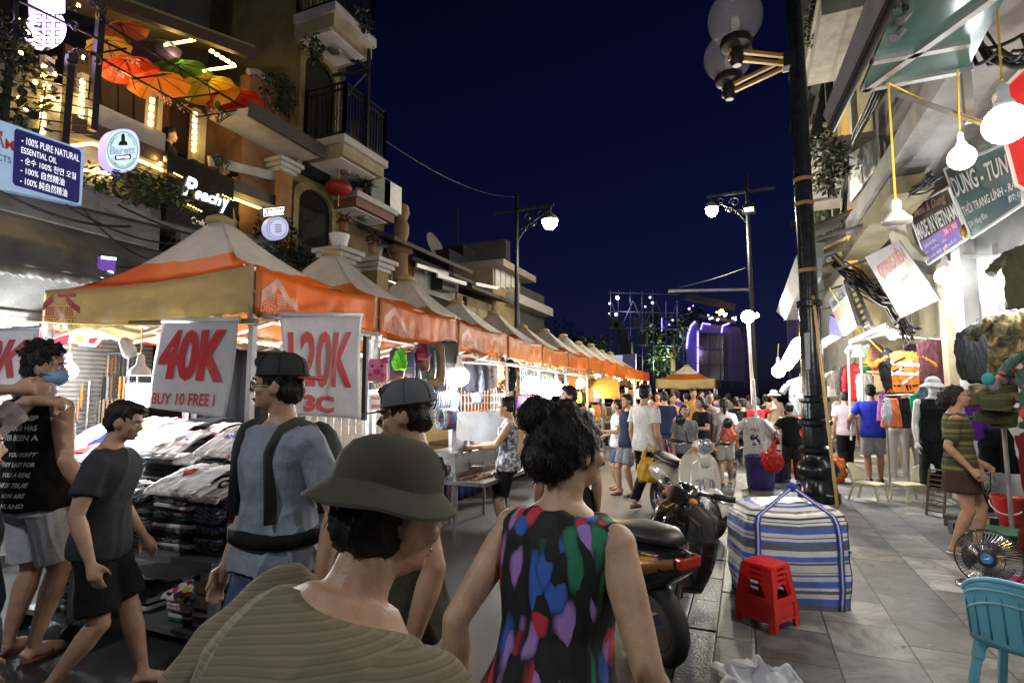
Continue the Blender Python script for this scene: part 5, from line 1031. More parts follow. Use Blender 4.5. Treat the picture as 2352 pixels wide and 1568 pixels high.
t=thing('transformer_shelf','dark junction boxes and pipes tucked under the near soffit','junction box',P(2110,390,x=2.4));m=MB();m.box(P(2085,385,x=2.5),(.3,.5,.35));m.box(P(2125,395,x=2.5),(.25,.35,.3));m.build('boxes',mat('box brown',(.10,.07,.04),.6),t);m=MB();[m.bar(P(1865,438+i*24,x=1.4),P(1945,425+i*24,x=2.4),.06)for i in range(2)];m.build('pipes',steel,t)
m=MB()
for i in range(9):m.bar(P(1942+i*5.5,648+i*13,x=1.98),P(1955+i*5.5,641+i*13,x=1.98),.035)
m.bar(P(1940,645,x=1.98),P(1990,765,x=1.98),.05);m.bar(P(1958,640,x=1.98),P(2004,752,x=1.98),.05);tag(m.build('steel_ladder',mat('ladder pale',(.5,.5,.5),.4)),'pale ladder rack beside the orange red sign','ladder')
m=MB();q=[P(1960,768,x=1.4),P(2030,742,x=2.6),P(2030,770,x=2.6),P(1965,800,x=1.4)];m.poly([P(1950,790,x=1.5),P(2035,752,x=1.6),P(2060,775,x=2.6),P(1990,800,x=2.6)],(0,0,.06));tag(m.build('shop_ceiling',mat('ceiling grey',(.4,.4,.38),.5)),'pale grey ceiling panel over the clothes racks','ceiling panel')
# bulbs
def bulb(name,label,p,r,gm,w,col,cord=None,shade=None,tube=False):
 t=thing(name,label,'lamp',p);m=MB()
 if tube:m.tube([p+V((0,0,.0)),p+V((0,0,-r*2.2))],[r,r],14)
 else:m.ell(p,r,n=16)
 m.build('bulb',gm,t,True);m=MB();m.lathe(p+V((0,0,r*.85)),[(r*.55,0),(r*.42,r*.35),(r*.27,r*.6),(r*.25,r*1.2),(r*.12,r*1.4)]if not shade else shade,16);m.build('socket',white_p,t,40)
 if cord:MB().tube([p+V((0,0,r*2.4)),cord],.006,5).build('cord',wire_y,t)
 if w:lamp(p-V((0,0,r+.06+(r*2 if tube else 0))),w,col,.05)
 return t
bulb('hanging_bulb','glaring white bulb before the red sign',P(2310,285,d=2.9),.10,g_cool,75,w_cool,P(2290,20,d=3.0))
bulb('hanging_bulb','warm yellow bulb hanging in front of the teal sign',P(2209,362,d=3.5),.075,g_warm,40,w_warm,P(2200,160,d=3.6))
t=thing('hanging_lamp','unlit white lamp hanging on a long yellow cord','lamp',P(2060,495,d=4.2));c=P(2060,508,d=4.2);m=MB();m.lathe(c,[(.02,.17),(.035,.15),(.035,.10),(.03,.085),(.055,.065),(.075,.035),(.10,.012),(.098,-.012),(.07,-.025),(.01,-.03)],24);m.build('shade',white_p,t,40);MB().tube([c+V((0,0,.17)),P(2040,190,d=4.25)],.008,6).build('cord',wire_y,t)
m=MB();m.tube([P(2040,190,d=4.25),P(2150,245,d=4.25),P(2290,295,d=3.2)],.007,5);tag(m.build('yellow_flex',wire_y),'yellow flex tied from the canopy beam towards the white bulb','cord')
bulb('hanging_bulb','white bulb low beside the white pillar',P(2172,634,d=7.2),.12,g_cool,34,w_cool,P(2172,560,d=7.2))
t=thing('shop_lights','two white lamps beside the lamp post, their joined glare shaped as one capsule','lamp',P(1822,815,d=9.6));m=MB();m.tube([P(1806,838,d=9.6),P(1836,792,d=9.4)],[.10,.13],14);m.ell(P(1806,838,d=9.6),.10);m.ell(P(1836,792,d=9.4),.13);m.build('bulb',g_cool,t,True);MB().tube([P(1836,792,d=9.4),P(1838,700,d=9.4)],.008).build('cord',wire_y,t);lamp(P(1816,845,d=9.2),85,w_cool,.1)  # glowing capsule takes the shape of the glare joining two lamps
bulb('hanging_bulb','small round white bulb left of the glaring lamp by the post',P(1788,852,d=10.5),.12,g_cool,60,w_cool,P(1788,790,d=10.5))
m=MB();m.bar(P(2262,690,x=RX-.2),P(2350,688,x=RX-.2),.06);tag(m.build('tube_lamp',g_cool),'white tube lamp inside the shop above the camouflage jacket','lamp');lamp(P(2300,705,x=RX-.45),25,w_cool,.1)
lamp(P(1935,870,x=2.2),35,(1,.8,.5),.1);lamp(P(2050,780,x=2.0),40,w_cool,.1);tag(MB().ell(P(2050,768,x=2.0),.07).build('shop_bulb',g_cool,smooth=True),'white bulb among hangers above the orange sweater','lamp')
tag(MB().ell(P(1932,850,x=2.2),.06).build('shop_bulb',g_warm,smooth=True),'warm bulb inside the farther shop behind the bamboo cane','lamp')
bulb('hanging_bulb','added white bulb behind the camera, unseen, to light the foreground',V((1.9,-.4,3.9)),.09,g_cool,62,w_cool,V((1.9,-.4,4.34)))  # unseen bulb added behind the camera to light the foreground
t=bulb('hanging_bulb','added white bulb on a pole behind the camera, unseen, lighting the T-shirt stall',V((-3.1,-1.3,4.0)),.09,g_cool,190,w_cool,V((-3.1,-1.3,4.4)));m=MB();m.tube([(-3.1,-1.7,0),(-3.1,-1.7,4.35),(-3.1,-1.3,4.4)],.02,8);m.build('pole',steel,t)  # bulb and pole added out of view to brighten the stall fronts
# ornate lamp post and bamboo cane
bp_=P(1882,1150,z=PZ);t=thing('lamp_post','black ornate lamp post with two clear globes on yellow arms','street lamp',bp_);m=MB()
m.lathe(bp_,[(.26,0),(.26,.10),(.23,.13),(.21,.30),(.24,.33),(.265,.38),(.265,.44),(.23,.50),(.185,.56),(.18,.62),(.22,.66),(.22,.70),(.17,.74),(.165,.98),(.21,1.02),(.21,1.06),(.165,1.10),(.16,1.30),(.19,1.33),(.19,1.37),(.145,1.40),(.135,2.6),(.16,2.62),(.16,2.70),(.118,2.72),(.105,7.6)],26);m.build('post',mat('post black',(.018,.024,.028),.22,.4,ns=6,var=.3,bump=.05,bs=50),t,40)
m=MB();m.box(bp_+V((-.03,-.12,2.0)),(.12,.03,.5));m.build('door_plate',mat('sticker grey',(.25,.28,.3),.5),t);m=MB();[m.lathe(bp_+V((0,0,z)),[(.125,0),(.127,.05)],16)for z in(4.05,4.4,3.1)];m.build('tape_band',mat('tape ochre',(.35,.2,.08),.6),t)
gl=mat('globe acrylic',(.55,.56,.58),.05,var=0,alpha=.22,spec=.7)
for(u,v,d_,r,a_)in((1688,43,7.9,.37,6.35),(1672,132,8.9,.37,6.2)):
 c=P(u,v,d=d_);MB().ell(c,r,n=36).build('globe',gl,t,True);m=MB();m.lathe(c-V((0,0,r)),[(.06,-.34),(.10,-.26),(.09,-.1),(.20,-.06),(.22,.0),(.2,.06)],18);m.build('globe_holder',black_p,t,40);m=MB();m.lathe(c-V((0,0,.17)),[(.05,-.1),(.06,.12),(.05,.18),(.02,.2)],12);m.build('lamp_core',mat('core',(.6,.6,.6),.4),t,True)
 m=MB();n_=V((bp_.x,bp_.y,0))-V((c.x,c.y,0));
 for z in(-.12,-.24):m.bar(c+V((0,0,-r+z))-n_.normalized()*.12,V((bp_.x,bp_.y,c.z-r+z))-n_.normalized()*.1,.05)
 m.build('bracket_arm',mat('arm yellow',(.50,.27,.02),.4,ns=8,dirt=.2),t);MB().box(V((bp_.x,bp_.y,c.z-r-.18))-n_.normalized()*.12,(.16,.16,.22)).build('bracket_clamp',black_p if a_>6.3 else steel,t)
m=MB();a=P(1906,1140,z=PZ);a=V((bp_.x+.16,bp_.y-.38,PZ));b_=a+V((-.12,.26,2.75));pts=[a.lerp(b_,k/24)for k in range(25)];m.tube(pts,[.019+(.004 if k%3==0 else 0)for k in range(25)],10);tag(m.build('bamboo_cane',mat('bamboo',(.55,.36,.12),.45,ns=9),smooth=True),'yellow bamboo cane leaning on the ornate lamp post','cane')
m=MB();m.tube([P(1905,660,d=8.4),P(1960,745,d=8.6),P(2030,812,d=8.6)],.012,5);tag(m.build('guy_rope',wire_y),'yellow rope stretched from the lamp post to the clothes rack','rope')
# garments
def facing(p,a=0):
 d=V((CAM.x-p.x,CAM.y-p.y,0)).normalized();d=rotz(R(a))@d;return V((0,0,1)).cross(d),d
def garment(name,label,uv,d,w,h,m,kind='tee',a=0,cat='garment',group=None,hang=True,wr=.018,at=None,vox=.012,parts=None):
 p=at or P(*uv,d=d);X,Y=facing(p,a);Z=V((0,0,1));t=thing(name,label,cat,p-Z*h,group);b=MB()
 pt=lambda x,y,z:p+X*x+Y*y+Z*z
 ring=lambda z,hw,hd,n=22,x=0:[pt(x+hw*math.cos(k),hd*math.sin(k),z)for k in[2*math.pi*i/n for i in range(n)]]
 W=w/2
 if kind in('tee','long','vest','dress','shirt'):
  fl=1.0 if kind!='dress' else 1.35
  b.loft([ring(-.005,W*.34,.028),ring(-.03,W*.62,.036),ring(-.06,W*.98,.04),ring(-.16,W*.96,.055),ring(-h*.55,W*.90*(1 if kind!='dress' else .9),.06),ring(-h,W*.98*fl,.055*fl)])
  if kind in('tee','shirt'):
   for s in(-1,1):b.tube([pt(s*W*.72,0,-.075),pt(s*W*1.18,.01,-.17),pt(s*W*1.42,.02,-.25)],[.075,.085,.088],12,flat=.5)
  if kind=='long':
   for s in(-1,1):b.tube([pt(s*W*.78,0,-.085),pt(s*W*1.12,.01,-.24),pt(s*W*1.22,.02,-.42),pt(s*W*1.22,.03,-.60)],[.08,.085,.075,.06],12,flat=.55)
 elif kind=='shorts':
  b.loft([ring(0,W*.8,.05),ring(-.1,W*.95,.06),ring(-.2,W,.06)])
  for s in(-1,1):b.loft([ring(-.17,W*.52,.06,x=s*W*.48),ring(-h,W*.58,.06,x=s*W*.54)])
 elif kind=='skirt':b.loft([ring(0,W*.7,.06),ring(-.1,W*.85,.07),ring(-h,W*1.1,.09)])
 elif kind=='drape':b.loft([ring(0,W*.45,.05),ring(-.1,W*.8,.07),ring(-h*.6,W,.08),ring(-h,W*.7,.06)])
 me=fuse(b,vox,3,wr,9,seed=len(label),dirn=(1.5,1.5,.28));o=put('cloth',me,m,None,True);adopt(o,t)
 if hang:
  m2=MB();m2.tube([pt(0,0,-.03),pt(0,0,.03),pt(.012,0,.06),pt(.03,0,.075),pt(.035,0,.055)],.004,5);m2.tube([pt(-W*.8,0,-.05),pt(0,0,.012),pt(W*.8,0,-.05)],.009,6);m2.build('hanger',mat('hanger pink',(.6,.05,.12),.4)if hang==2 else dark_p,t,True)
 t['_']=0;del t['_']
 return t,o,bvh(me),pt
camo=ramp_mat('camouflage','noise',[(0,(.03,.028,.018)),(.42,(.07,.075,.03)),(.50,(.16,.13,.06)),(.58,(.33,.27,.14))],9,rough=.85,distort=.8)
cl=lambda n,c,**k:mat('cloth '+n,c,.85,var=.12,ns=14,bump=.55,bs=15,spec=.15,**k)
t,o,bv,pt=garment('jacket','camouflage jacket on a pink hanger by the shop entrance',(2322,716),5.3,.44,.62,camo,'tee',12,hang=2)
garment('jacket','dark grey jacket hung behind the camouflage one',(2243,745),5.9,.40,.62,cl('charcoal',(.025,.028,.03)),'long',55)
garment('blouse','dark green blouse with red blossoms at the right edge',(2390,795),4.9,.38,.72,ramp_mat('red blossom cloth','voronoi',[(0,(.03,.075,.06)),(.80,(.5,.05,.06)),(.92,(.55,.4,.35))],22,rough=.8),'tee',0)
garment('shirt','olive T-shirt hung high at the right edge',(2362,562),5.2,.42,.6,cl('olive',(.07,.075,.045)),'tee',10)
garment('jacket','purple jacket between the striped dress and the caps',(2256,880),6.1,.34,.62,cl('purple',(.10,.02,.22)),'long',60)
garment('trousers','black trousers hanging below the camouflage caps',(2285,985),5.9,.30,.45,cl('black',(.008,.008,.009)),'shorts',10,hang=False)
garment('dress','long dark red dress at the right edge behind the fan',(2408,985),4.3,.44,1.02,cl('wine',(.10,.008,.010)),'dress',-20)
xk=cl('knit orange',(.62,.17,.03))
t,o,bv,pt=garment('sweater','orange sweater with pale crossed bands and a black hem',(2074,806),8.2,.56,.62,xk,'tee',5)
m=MB();Wp=lambda pts,mi:m.add([(lambda h:h[0]+h[1]*.006 if h[0]is not None else pt(x,.06,z))(bv.ray_cast(pt(x,.5,z),pt(0,-1,z)-pt(0,0,z),1.0))for x,z in pts],[tuple(range(len(pts)))],mi)
def band(p,q,w,mi,k=10):
 for i in range(k):
  a=[p[0]+(q[0]-p[0])*i/k,p[1]+(q[1]-p[1])*i/k];c=[p[0]+(q[0]-p[0])*(i+1)/k,p[1]+(q[1]-p[1])*(i+1)/k];Wp([(a[0],a[1]),(c[0],c[1]),(c[0],c[1]-w),(a[0],a[1]-w)],mi)
for a in(((-.25,-.13),(.25,-.20),.055,0),((-.25,-.28),(.25,-.34),.05,0),((-.24,-.40),(.12,-.10),.045,0),((-.05,-.47),(.25,-.22),.045,0),((-.24,-.22),(.02,-.08),.035,1),((-.24,-.33),(.0,-.22),.03,1),((-.26,-.50),(.26,-.50),.12,1)):band(*a)
m.build('knit_bands',[cl('band pale',(.55,.50,.44)),cl('black',(.008,.008,.009))],t,fix=False)
garment('jacket','black sleeve jacket hung edge on beside the orange sweater',(2038,800),8.4,.3,.8,cl('black',(.008,.008,.009)),'long',70)
garment('shirt','maroon T-shirt hung right of the orange sweater',(2146,778),8.0,.46,.64,cl('maroon',(.085,.032,.036)),'vest',8)
garment('shirt','black sleeved shirt behind the maroon one',(2122,785),8.3,.52,.62,cl('black',(.008,.008,.009)),'tee',-10)
garment('shirt','white T-shirt against the tan pillar',(2196,788),8.1,.36,.60,cl('white',(.62,.62,.6)),'tee',25)
garment('shirt','red shirt edge between the maroon and white shirts',(2172,800),8.25,.30,.58,cl('red',(.45,.02,.02)),'vest',50)
garment('shirt','green shirt hanging above the mannequin in black',(2112,900),7.6,.28,.55,cl('green',(.01,.22,.11)),'vest',40)
garment('shorts','light denim shorts above the black dress',(2142,888),7.5,.36,.34,cl('denim',(.16,.22,.30)),'shorts',10)
garment('skirt','magenta skirt hung left of the rack',(2030,905),8.3,.2,.4,cl('magenta',(.30,.08,.28)),'skirt',40)
rail=thing('clothes_rail','low clothes rail under the orange sweater','clothes rail',P(2078,1010,d=8.1));m=MB();a,c=P(2032,908,d=8.2),P(2122,905,d=8.0);m.tube([a,c],.014,8);[m.tube([p_,V((p_.x,p_.y,PZ))],.014,8)for p_ in(a,c)];m.tube([P(2020,770,x=2.0),P(2200,780,x=2.2)],.014,8);m.build('frame',steel,rail)
for i,(u,kk,c,lab)in enumerate(((2046,'skirt',(.55,.14,.05),'orange red skirt at the left end of the low rail'),(2062,'shorts',(.01,.01,.012),'black shorts second along the low rail'),(2082,'skirt',(.012,.01,.012),'black pleated skirt in the middle of the low rail'),(2100,'shorts',(.02,.02,.022),'black shorts at the right end of the low rail'),(2036,'drape',(.35,.36,.42),'grey scarf on the far left of the low rail'),(2118,'drape',(.5,.5,.48),'pale scarf on the far right of the low rail'))):garment('rail_garment',lab,(u,915),8.15,.28 if kk!='drape' else .16,.42,cl('rail%d'%i,c),kk,30,group=None)
for i,(u,v,d,w,h,c,kk,lab)in enumerate(((1962,835,10.5,.3,.7,(.45,.03,.03),'long','red jacket on the rack behind the man in blue'),(1985,855,10.2,.3,.6,(.55,.54,.5),'vest','white top on the rack behind the man in blue'),(1945,840,11.5,.36,.7,(.12,.10,.09),'long','brown coat in the farther shop by the bamboo cane'),(1975,780,10.6,.32,.34,(.6,.6,.62),'tee','white shirt hung high in the farther shop'),(2002,795,10.2,.2,.42,(.32,.36,.08),'vest','lime vest hung high behind the man in blue'),(2012,790,10.0,.24,.45,(.3,.12,.08),'vest','patterned brown vest beside the lime one'),(2045,890,9.2,.3,.5,(.45,.03,.05),'vest','red top behind the low clothes rail'),(1915,850,12.5,.34,.6,(.5,.46,.4),'tee','cream shirt in the farther shop doorway'),(1925,920,11.6,.3,.6,(.62,.45,.4),'vest','pink top low in the farther shop'))):garment('shirt' if kk!='long' else 'jacket',lab,(u,v),d,w,h,cl('shopr%d'%i,c),kk,15*(i%3),vox=.016)
wr_=thing('clothes_rack','white wire clothes rack behind the man in blue','clothes rack',P(1985,1000,d=9.9));m=MB();A=[P(1948,800,d=9.8),P(1977,792,d=9.4),P(1985,1010,d=9.4),P(1955,1010,d=9.8)];[m.tube([A[i],A[(i+1)%4]],.02,6)for i in(0,1,3)];m.tube([P(1977,855,d=9.6),P(2030,860,d=10.2)],.012,6);m.build('frame',white_p,wr_)
for i,(u,v,c,lab)in enumerate(((1998,842,(.5,.34,.04),'yellow knitted hat on the rack above the man in blue'),(2012,850,(.5,.12,.02),'orange brimmed hat on the rack above the man in blue'),(1988,850,(.02,.15,.07),'green brimmed hat on the rack above the man in blue'))):b=MB();p=P(u,v,d=9.6);b.lathe(p,[(.17,0),(.17,.012),(.10,.02),(.09,.07),(.05,.11),(.01,.12)],18);tag(b.build('sun_hat',cl('hat%d'%i,c),smooth=40),lab,'hat')
# camouflage caps heaped on a stand, the yellow-flex tools etc.
def cap_obj(label,p,a,m,group,s=1.0):
 X,Y=facing(p,a);b=MB();M=Matrix((X,Y,V((0,0,1)))).transposed()@rotx(R(random.uniform(-15,15)))
 b.lathe(p,[(.088*s,0),(.09*s,.03),(.088*s,.075),(.06*s,.095),(.01,.10)],18,M=M);up=[p+M@V((.082*s*math.cos(k),.03+(.045+.075*math.sin(k))*s,.002-.015*math.sin(k)))for k in[math.pi*i/10 for i in range(11)]];b.poly(up,M@V((0,0,.006)));return tag(b.build('cap',m,smooth=40),label,'cap',group)
for i,(u,v,d,a,mm,lab)in enumerate(((2262,905,5.4,30,camo,'camouflage cap at the upper left of the cap heap'),(2300,902,5.3,-10,cl('army',(.07,.075,.035)),'olive cap with a small badge on top of the heap'),(2240,930,5.4,50,cl('army2',(.09,.085,.045)),'olive bucket cap at the left of the cap heap'),(2290,928,5.2,0,cl('army',(.07,.075,.035)),'olive cap whose peak faces the street'),(2335,925,5.2,-40,camo,'camouflage cap at the right end of the heap'),(2275,965,5.3,15,cl('army3',(.05,.055,.028)),'dark olive cap low in the heap'),(2318,968,5.2,-20,cl('army3',(.05,.055,.028)),'dark olive cap low at the right of the heap'),(2345,960,5.2,-50,cl('army2',(.09,.085,.045)),'tan olive cap at the far right bottom'))):cap_obj(lab,P(u,v,d=d),a,mm,None,1.45)
t=thing('cap_stand','wire stand carrying the camouflage caps','display stand',P(2295,1090,d=5.3));m=MB();c=P(2298,890,d=5.35);m.tube([c,V((c.x,c.y,PZ))],.02,8);[m.tube([c+V((-.3,0,z)),c+V((.32,0,z))],.008,5)for z in(-.02,-.12,-.28)];m.build('frame',steel,t)
for i,(u,v,c,lab)in enumerate(((2270,870,(.05,.3,.32),'teal trinket bag hung under the camouflage jacket'),(2300,872,(.5,.3,.32),'pink trinket bag hung under the camouflage jacket'),(2325,875,(.55,.55,.6),'pale trinket bag hung under the camouflage jacket'),(2285,885,(.2,.2,.22),'grey trinket bag hung under the camouflage jacket'))):b=MB();b.ell(P(u,v,d=5.25),(.055,.04,.06),n=10);tag(b.build('trinket_bag',cl('trink%d'%i,c),smooth=True),lab,'bag')
# mannequin with the black dress, mannequin legs, mannequin top
mq=mat('mannequin white',(.66,.66,.64),.3,var=.03)
def mannequin(label,uv,d,floor,pose={},wear={},arms=True):
 p=person('mannequin',label,uv,d,floor,200,pose,wear,skin=(.66,.66,.64),hair=None,eyes=False);p['root']['category']='mannequin';b=MB();r=p['root'].location;b.lathe(V((r.x,r.y,floor)),[(.17,0),(.17,.015),(.02,.03)],20);o=b.build('stand',mq);adopt(o,p['root']);o.matrix_parent_inverse=p['root'].matrix_basis.inverted();return p
mp=mannequin('white mannequin in a long black dress and a grey brimmed hat',(2142,868),7.4,PZ,{},{'top':('sleeveless',cl('black',(.008,.008,.009))),'legs':('skirt',cl('black',(.008,.008,.009))),'skirt':.14})
cap_on(mp,cl('hat grey',(.4,.4,.38)),hat=True)
for i,(u,lab)in enumerate(((2062,'white mannequin legs left of the black dress'),(2088,'white mannequin legs beside the black dress stand'))):
 t=thing('trouser_mannequin',lab,'mannequin',P(u,1130,z=PZ+.03));b=MB();c=P(u,985,d=8.6);X,Y=facing(c);b.ell(c,(.13,.09,.10))
 for s in(-1,1):b.tube([c+X*s*.07,c+X*s*.08-V((0,0,.38)),c+X*s*.075-V((0,0,.74)),c+X*s*.075+Y*.08-V((0,0,.80))],[.085,.055,.035,.03],12)
 o=put('legs',fuse(b,.016,3),mq,None,True);adopt(o,t)
b=MB();c=P(2002,905,d=8.9);b.tube([c,c+V((.25,0,.04)),c+V((.4,.1,.0))],[.02,.035,.045],10);[b.tube([c,c+V((-.07,-.02,k*.02-.02))],[.011,.007],6)for k in range(4)];tag(b.build('jointed_mannequin',mq,smooth=True),'white mannequin arm reaching out over the low rail','mannequin')
# the striped carrier bag
BX=P(1828,1405,z=PZ)
c0,c1=P(1722,1396,z=PZ),P(1968,1406,z=PZ);Xb=V((c1.x-c0.x,c1.y-c0.y,0));wB=Xb.length;Xb.normalize();Yb=V((-Xb.y,Xb.x,0));cb=(c0+c1)/2+Yb*.26
bagm=bpy.data.materials.new('striped woven plastic');bagm.use_nodes=True;N=bagm.node_tree.nodes;L=bagm.node_tree.links;b=N['Principled BSDF'];b.inputs['Roughness'].default_value=.36;b.inputs['Specular IOR Level'].default_value=.5
tc=N.new('ShaderNodeUVMap');s=N.new('ShaderNodeSeparateXYZ');L.new(tc.outputs[0],s.inputs[0]);r=N.new('ShaderNodeValToRGB');r.color_ramp.interpolation='CONSTANT';e=r.color_ramp.elements;e.remove(e[1]);wh,bl,gr,dk=(.66,.65,.63),(.08,.15,.52),(.13,.13,.15),(.04,.04,.05)
seq=[(0,gr),(.045,bl),(.10,wh),(.14,gr),(.165,wh),(.19,bl),(.245,wh),(.285,bl),(.30,wh),(.315,dk),(.32,wh),(.38,gr),(.40,wh),(.41,bl),(.45,wh),(.50,gr),(.555,bl),(.575,wh),(.60,dk),(.606,wh),(.64,bl),(.685,gr),(.71,wh),(.73,dk),(.735,wh),(.83,gr),(.845,wh),(.87,bl),(.90,wh),(.92,gr),(.945,wh)]
e[0].position=0;e[0].color=(*gr,1)
for p_,c_ in seq[1:]:k=e.new(p_);k.color=(*c_,1)
L.new(s.outputs[1],r.inputs[0]);n3=N.new('ShaderNodeTexNoise');n3.inputs['Scale'].default_value=9;n3.inputs['Detail'].default_value=4;L.new(N.new('ShaderNodeTexCoord').outputs['Object'],n3.inputs[0]);bp=N.new('ShaderNodeBump');bp.inputs['Strength'].default_value=.55;bp.inputs['Distance'].default_value=.03;L.new(n3.outputs[0],bp.inputs['Height']);L.new(bp.outputs[0],b.inputs['Normal']);L.new(r.outputs[0],b.inputs['Base Color'])
HB=.60;t=thing('carrier_bag','huge blue, white and grey striped carrier bag standing on the pavement','bag',(cb.x,cb.y,PZ));bm=bmesh.new();uvl=bm.loops.layers.uv.new('UVMap');NR,NZ=64,26;rings=[]
def bagpt(k,z):
 a=2*math.pi*k/NR;ex=2/7.5;cx,sy=math.cos(a),math.sin(a);hw,hd=wB/2,.26;zz=z/HB;bulge=1+.045*math.sin(math.pi*min(1,zz*1.02))-(.05 if zz>.9 else 0)*(zz-.9)*10
 x=hw*bulge*math.copysign(abs(cx)**ex,cx);y=hd*bulge*math.copysign(abs(sy)**ex,sy);n_=noise.noise(V((x*6,y*6,z*9)))*.016+noise.noise(V((x*15,y*15,z*4)))*.007;return V((cb.x,cb.y,PZ))+Xb*x*(1+n_*2)+Yb*y*(1+n_*2)+V((0,0,z+.012*math.sin(x*9+y*5)*zz))
for j in range(NZ+1):rings.append(([bm.verts.new(bagpt(k,HB*j/NZ))for k in range(NR)],j/NZ*.78))
for q_,vv,zz in((.94,.83,.02),(.75,.87,.05),(.5,.93,.065),(.2,.98,.07)):base=[bagpt(k,HB)for k in range(NR)];cc=V((cb.x,cb.y,PZ+HB));rings.append(([bm.verts.new(cc+(p_-cc)*q_+V((0,0,zz+.012*noise.noise(p_*9))))for p_ in base],vv))
for(ra,va),(rb,vb)in zip(rings,rings[1:]):
 for k in range(NR):
  f=bm.faces.new((ra[k],ra[(k+1)%NR],rb[(k+1)%NR],rb[k]))
  for l,v_ in zip(f.loops,(va,va,vb,vb)):l[uvl].uv=(k/NR,v_)
f=bm.faces.new(rings[-1][0])
for l in f.loops:l[uvl].uv=(0,.99)
me=bpy.data.meshes.new('body');bm.normal_update();bm.to_mesh(me);bm.free();put('body',me,bagm,t,True)
strapm=mat('strap blue',(.03,.05,.36),.6);strapw=mat('strap white',(.5,.52,.6),.6);kn=cb+Xb*.035-Yb*.08;kn.z=PZ+HB+.17
for s,u in((-1,-.10),(1,.09)):
 m=MB();pts=[bagpt(int(NR*.75+u*36)%NR,HB*z)-Yb*.008 for z in[i/12 for i in range(13)]];top=pts[-1];pts+=[top.lerp(kn,k)+V((0,0,.0))for k in(.15,.4,.7,1)]
 for w_,off,mi in((.038,0,0),(.012,.004,1)):
  vs=[]
  for p_ in pts:vs+=[p_-Xb*w_/2-Yb*off,p_+Xb*w_/2-Yb*off]
  m.add(vs,[(2*i,2*i+1,2*i+3,2*i+2)for i in range(len(pts)-1)],mi)
 m.build('strap',[strapm,strapw],t,True,solid=.003)
m=MB();m.ell(kn,(.028,.026,.034));m.tube([kn,kn+Xb*.05+V((0,0,.03)),kn+Xb*.09-V((0,0,.01))],[.015,.012,.006],8,flat=.5);m.tube([kn,kn-Xb*.04+V((0,0,.01))],.014,8);m.build('knot',strapm,t,True)
m=MB();m.tube([bagpt(k,HB*.985)+(bagpt(k,HB)-cb).normalized()*.004 for k in range(NR+1)],.006,5,cap=False);m.build('zip_seam',dark_p,t,True)
m=MB();a=[bagpt(int(NR*k)%NR,HB*z)for k,z in((.86,.62),(.90,.62),(.94,.60))];a+=[bagpt(0,HB*.5)+Xb*.03,bagpt(1,HB*.62)+Xb*.02];m.tube(a,.013,6,flat=.5);m.build('side_handle',strapm,t,True)
m=MB();m.tube([bagpt(int(NR*.90),HB*z/10)-Yb*.003 for z in range(11)],.003,5);m.build('corner_seam',dark_p,t)
# stacked red stools (each one lifts off)
st_m=mat('stool red',(.66,.016,.012),.3,var=.07,ns=9,dirt=.2,bump=.04,spec=.6,coat=.2)
sp=P(1762,1428,z=PZ);sx,sy=facing(sp,-32);SM=Matrix((sx,sy,V((0,0,1)))).transposed()
def stool(label,z):
 t=thing('plastic_stool',label,'stool',V((sp.x,sp.y,PZ+z)),'stack of red plastic stools');o_=V((sp.x,sp.y,PZ+z));h,wt,wb=.275,.100,.135;pt=lambda x,y,zz:o_+SM@V((x,y,zz))
 m=MB();sq=lambda w,zz,r=.03:[pt(x,y,zz)for x,y in[(sx_*(w-r)+r*math.cos(a),sy_*(w-r)+r*math.sin(a))for sx_,sy_,a0 in((1,1,0),(-1,1,90),(-1,-1,180),(1,-1,270))for a in[R(a0+k*22.5)for k in range(5)]]]
 m.loft([sq(wt+.006,h-.022),sq(wt+.004,h-.004),sq(wt-.006,h)]);
 for i in range(9):
  for j in range(9):m.lathe(pt((i-4)*.0195,(j-4)*.0195,h),[(.006,-.001),(.004,.0025)],6)
 m.build('seat',st_m,t,40)
 L=[]
 for s,u in((1,1),(-1,1),(-1,-1),(1,-1)):
  m=MB();
  for k in range(2):
   d1,d2=(V((-s,0,0)),V((0,-u,0)))[k],(V((0,-u,0)),V((-s,0,0)))[k]
   tp,bt=V((s*wt,u*wt,h-.02)),V((s*wb,u*wb,.0));wd=.048
   A=[tp,tp+d1*(wd+.02),tp.lerp(bt,.25)+d1*wd,bt+d1*.04,bt];m.poly([pt(*p_)for p_ in A],SM@(d2*.006))
  m.build('leg',st_m,t)
 m=MB()
 for k in range(4):
  ang=rotz(R(90*k))
  for z0,z1 in((.045,.085),(.20,h-.015)):
   f0,f1=1-z0/h,1-z1/h;w0=wt+(wb-wt)*f0;w1=wt+(wb-wt)*f1
   if z0>.1:
    pts=[(-w1,z1),(w1,z1),(w0,z0)]+[(.06*math.cos(a)*1.0,z0+.055*math.sin(a))for a in[math.pi*i/10 for i in range(11)]]+[(-w0,z0)]
   else:pts=[(-w0,z0),(w0,z0),(w1,z1),(-w1,z1)]
   yy=lambda zz:-(wt+(wb-wt)*(1-zz/h))+.001
   m.poly([pt(*(ang@V((x,yy(zz),zz))))for x,zz in pts],SM@(ang@V((0,.005,0))))
 m.build('apron',st_m,t);return t
for i in range(4):
 t=stool(('bottom red stool of the stack, its feet on the paving','second red stool from the bottom of the stack','third red stool from the bottom of the stack','top red stool of the stack, with the open seat')[i],i*.033)
m=MB()
for z in(.17+.099,.135+.099):m.box(V((sp.x,sp.y,PZ+z))+SM@V((-.035,.137 if 0 else-.134,0))*0+sy*.122-sx*0,(.05,.002,.016),M=SM)
tag(m.build('price_sticker',mat('sticker white',(.6,.62,.66),.4)),'white stickers on the front of the red stool stack','sticker')
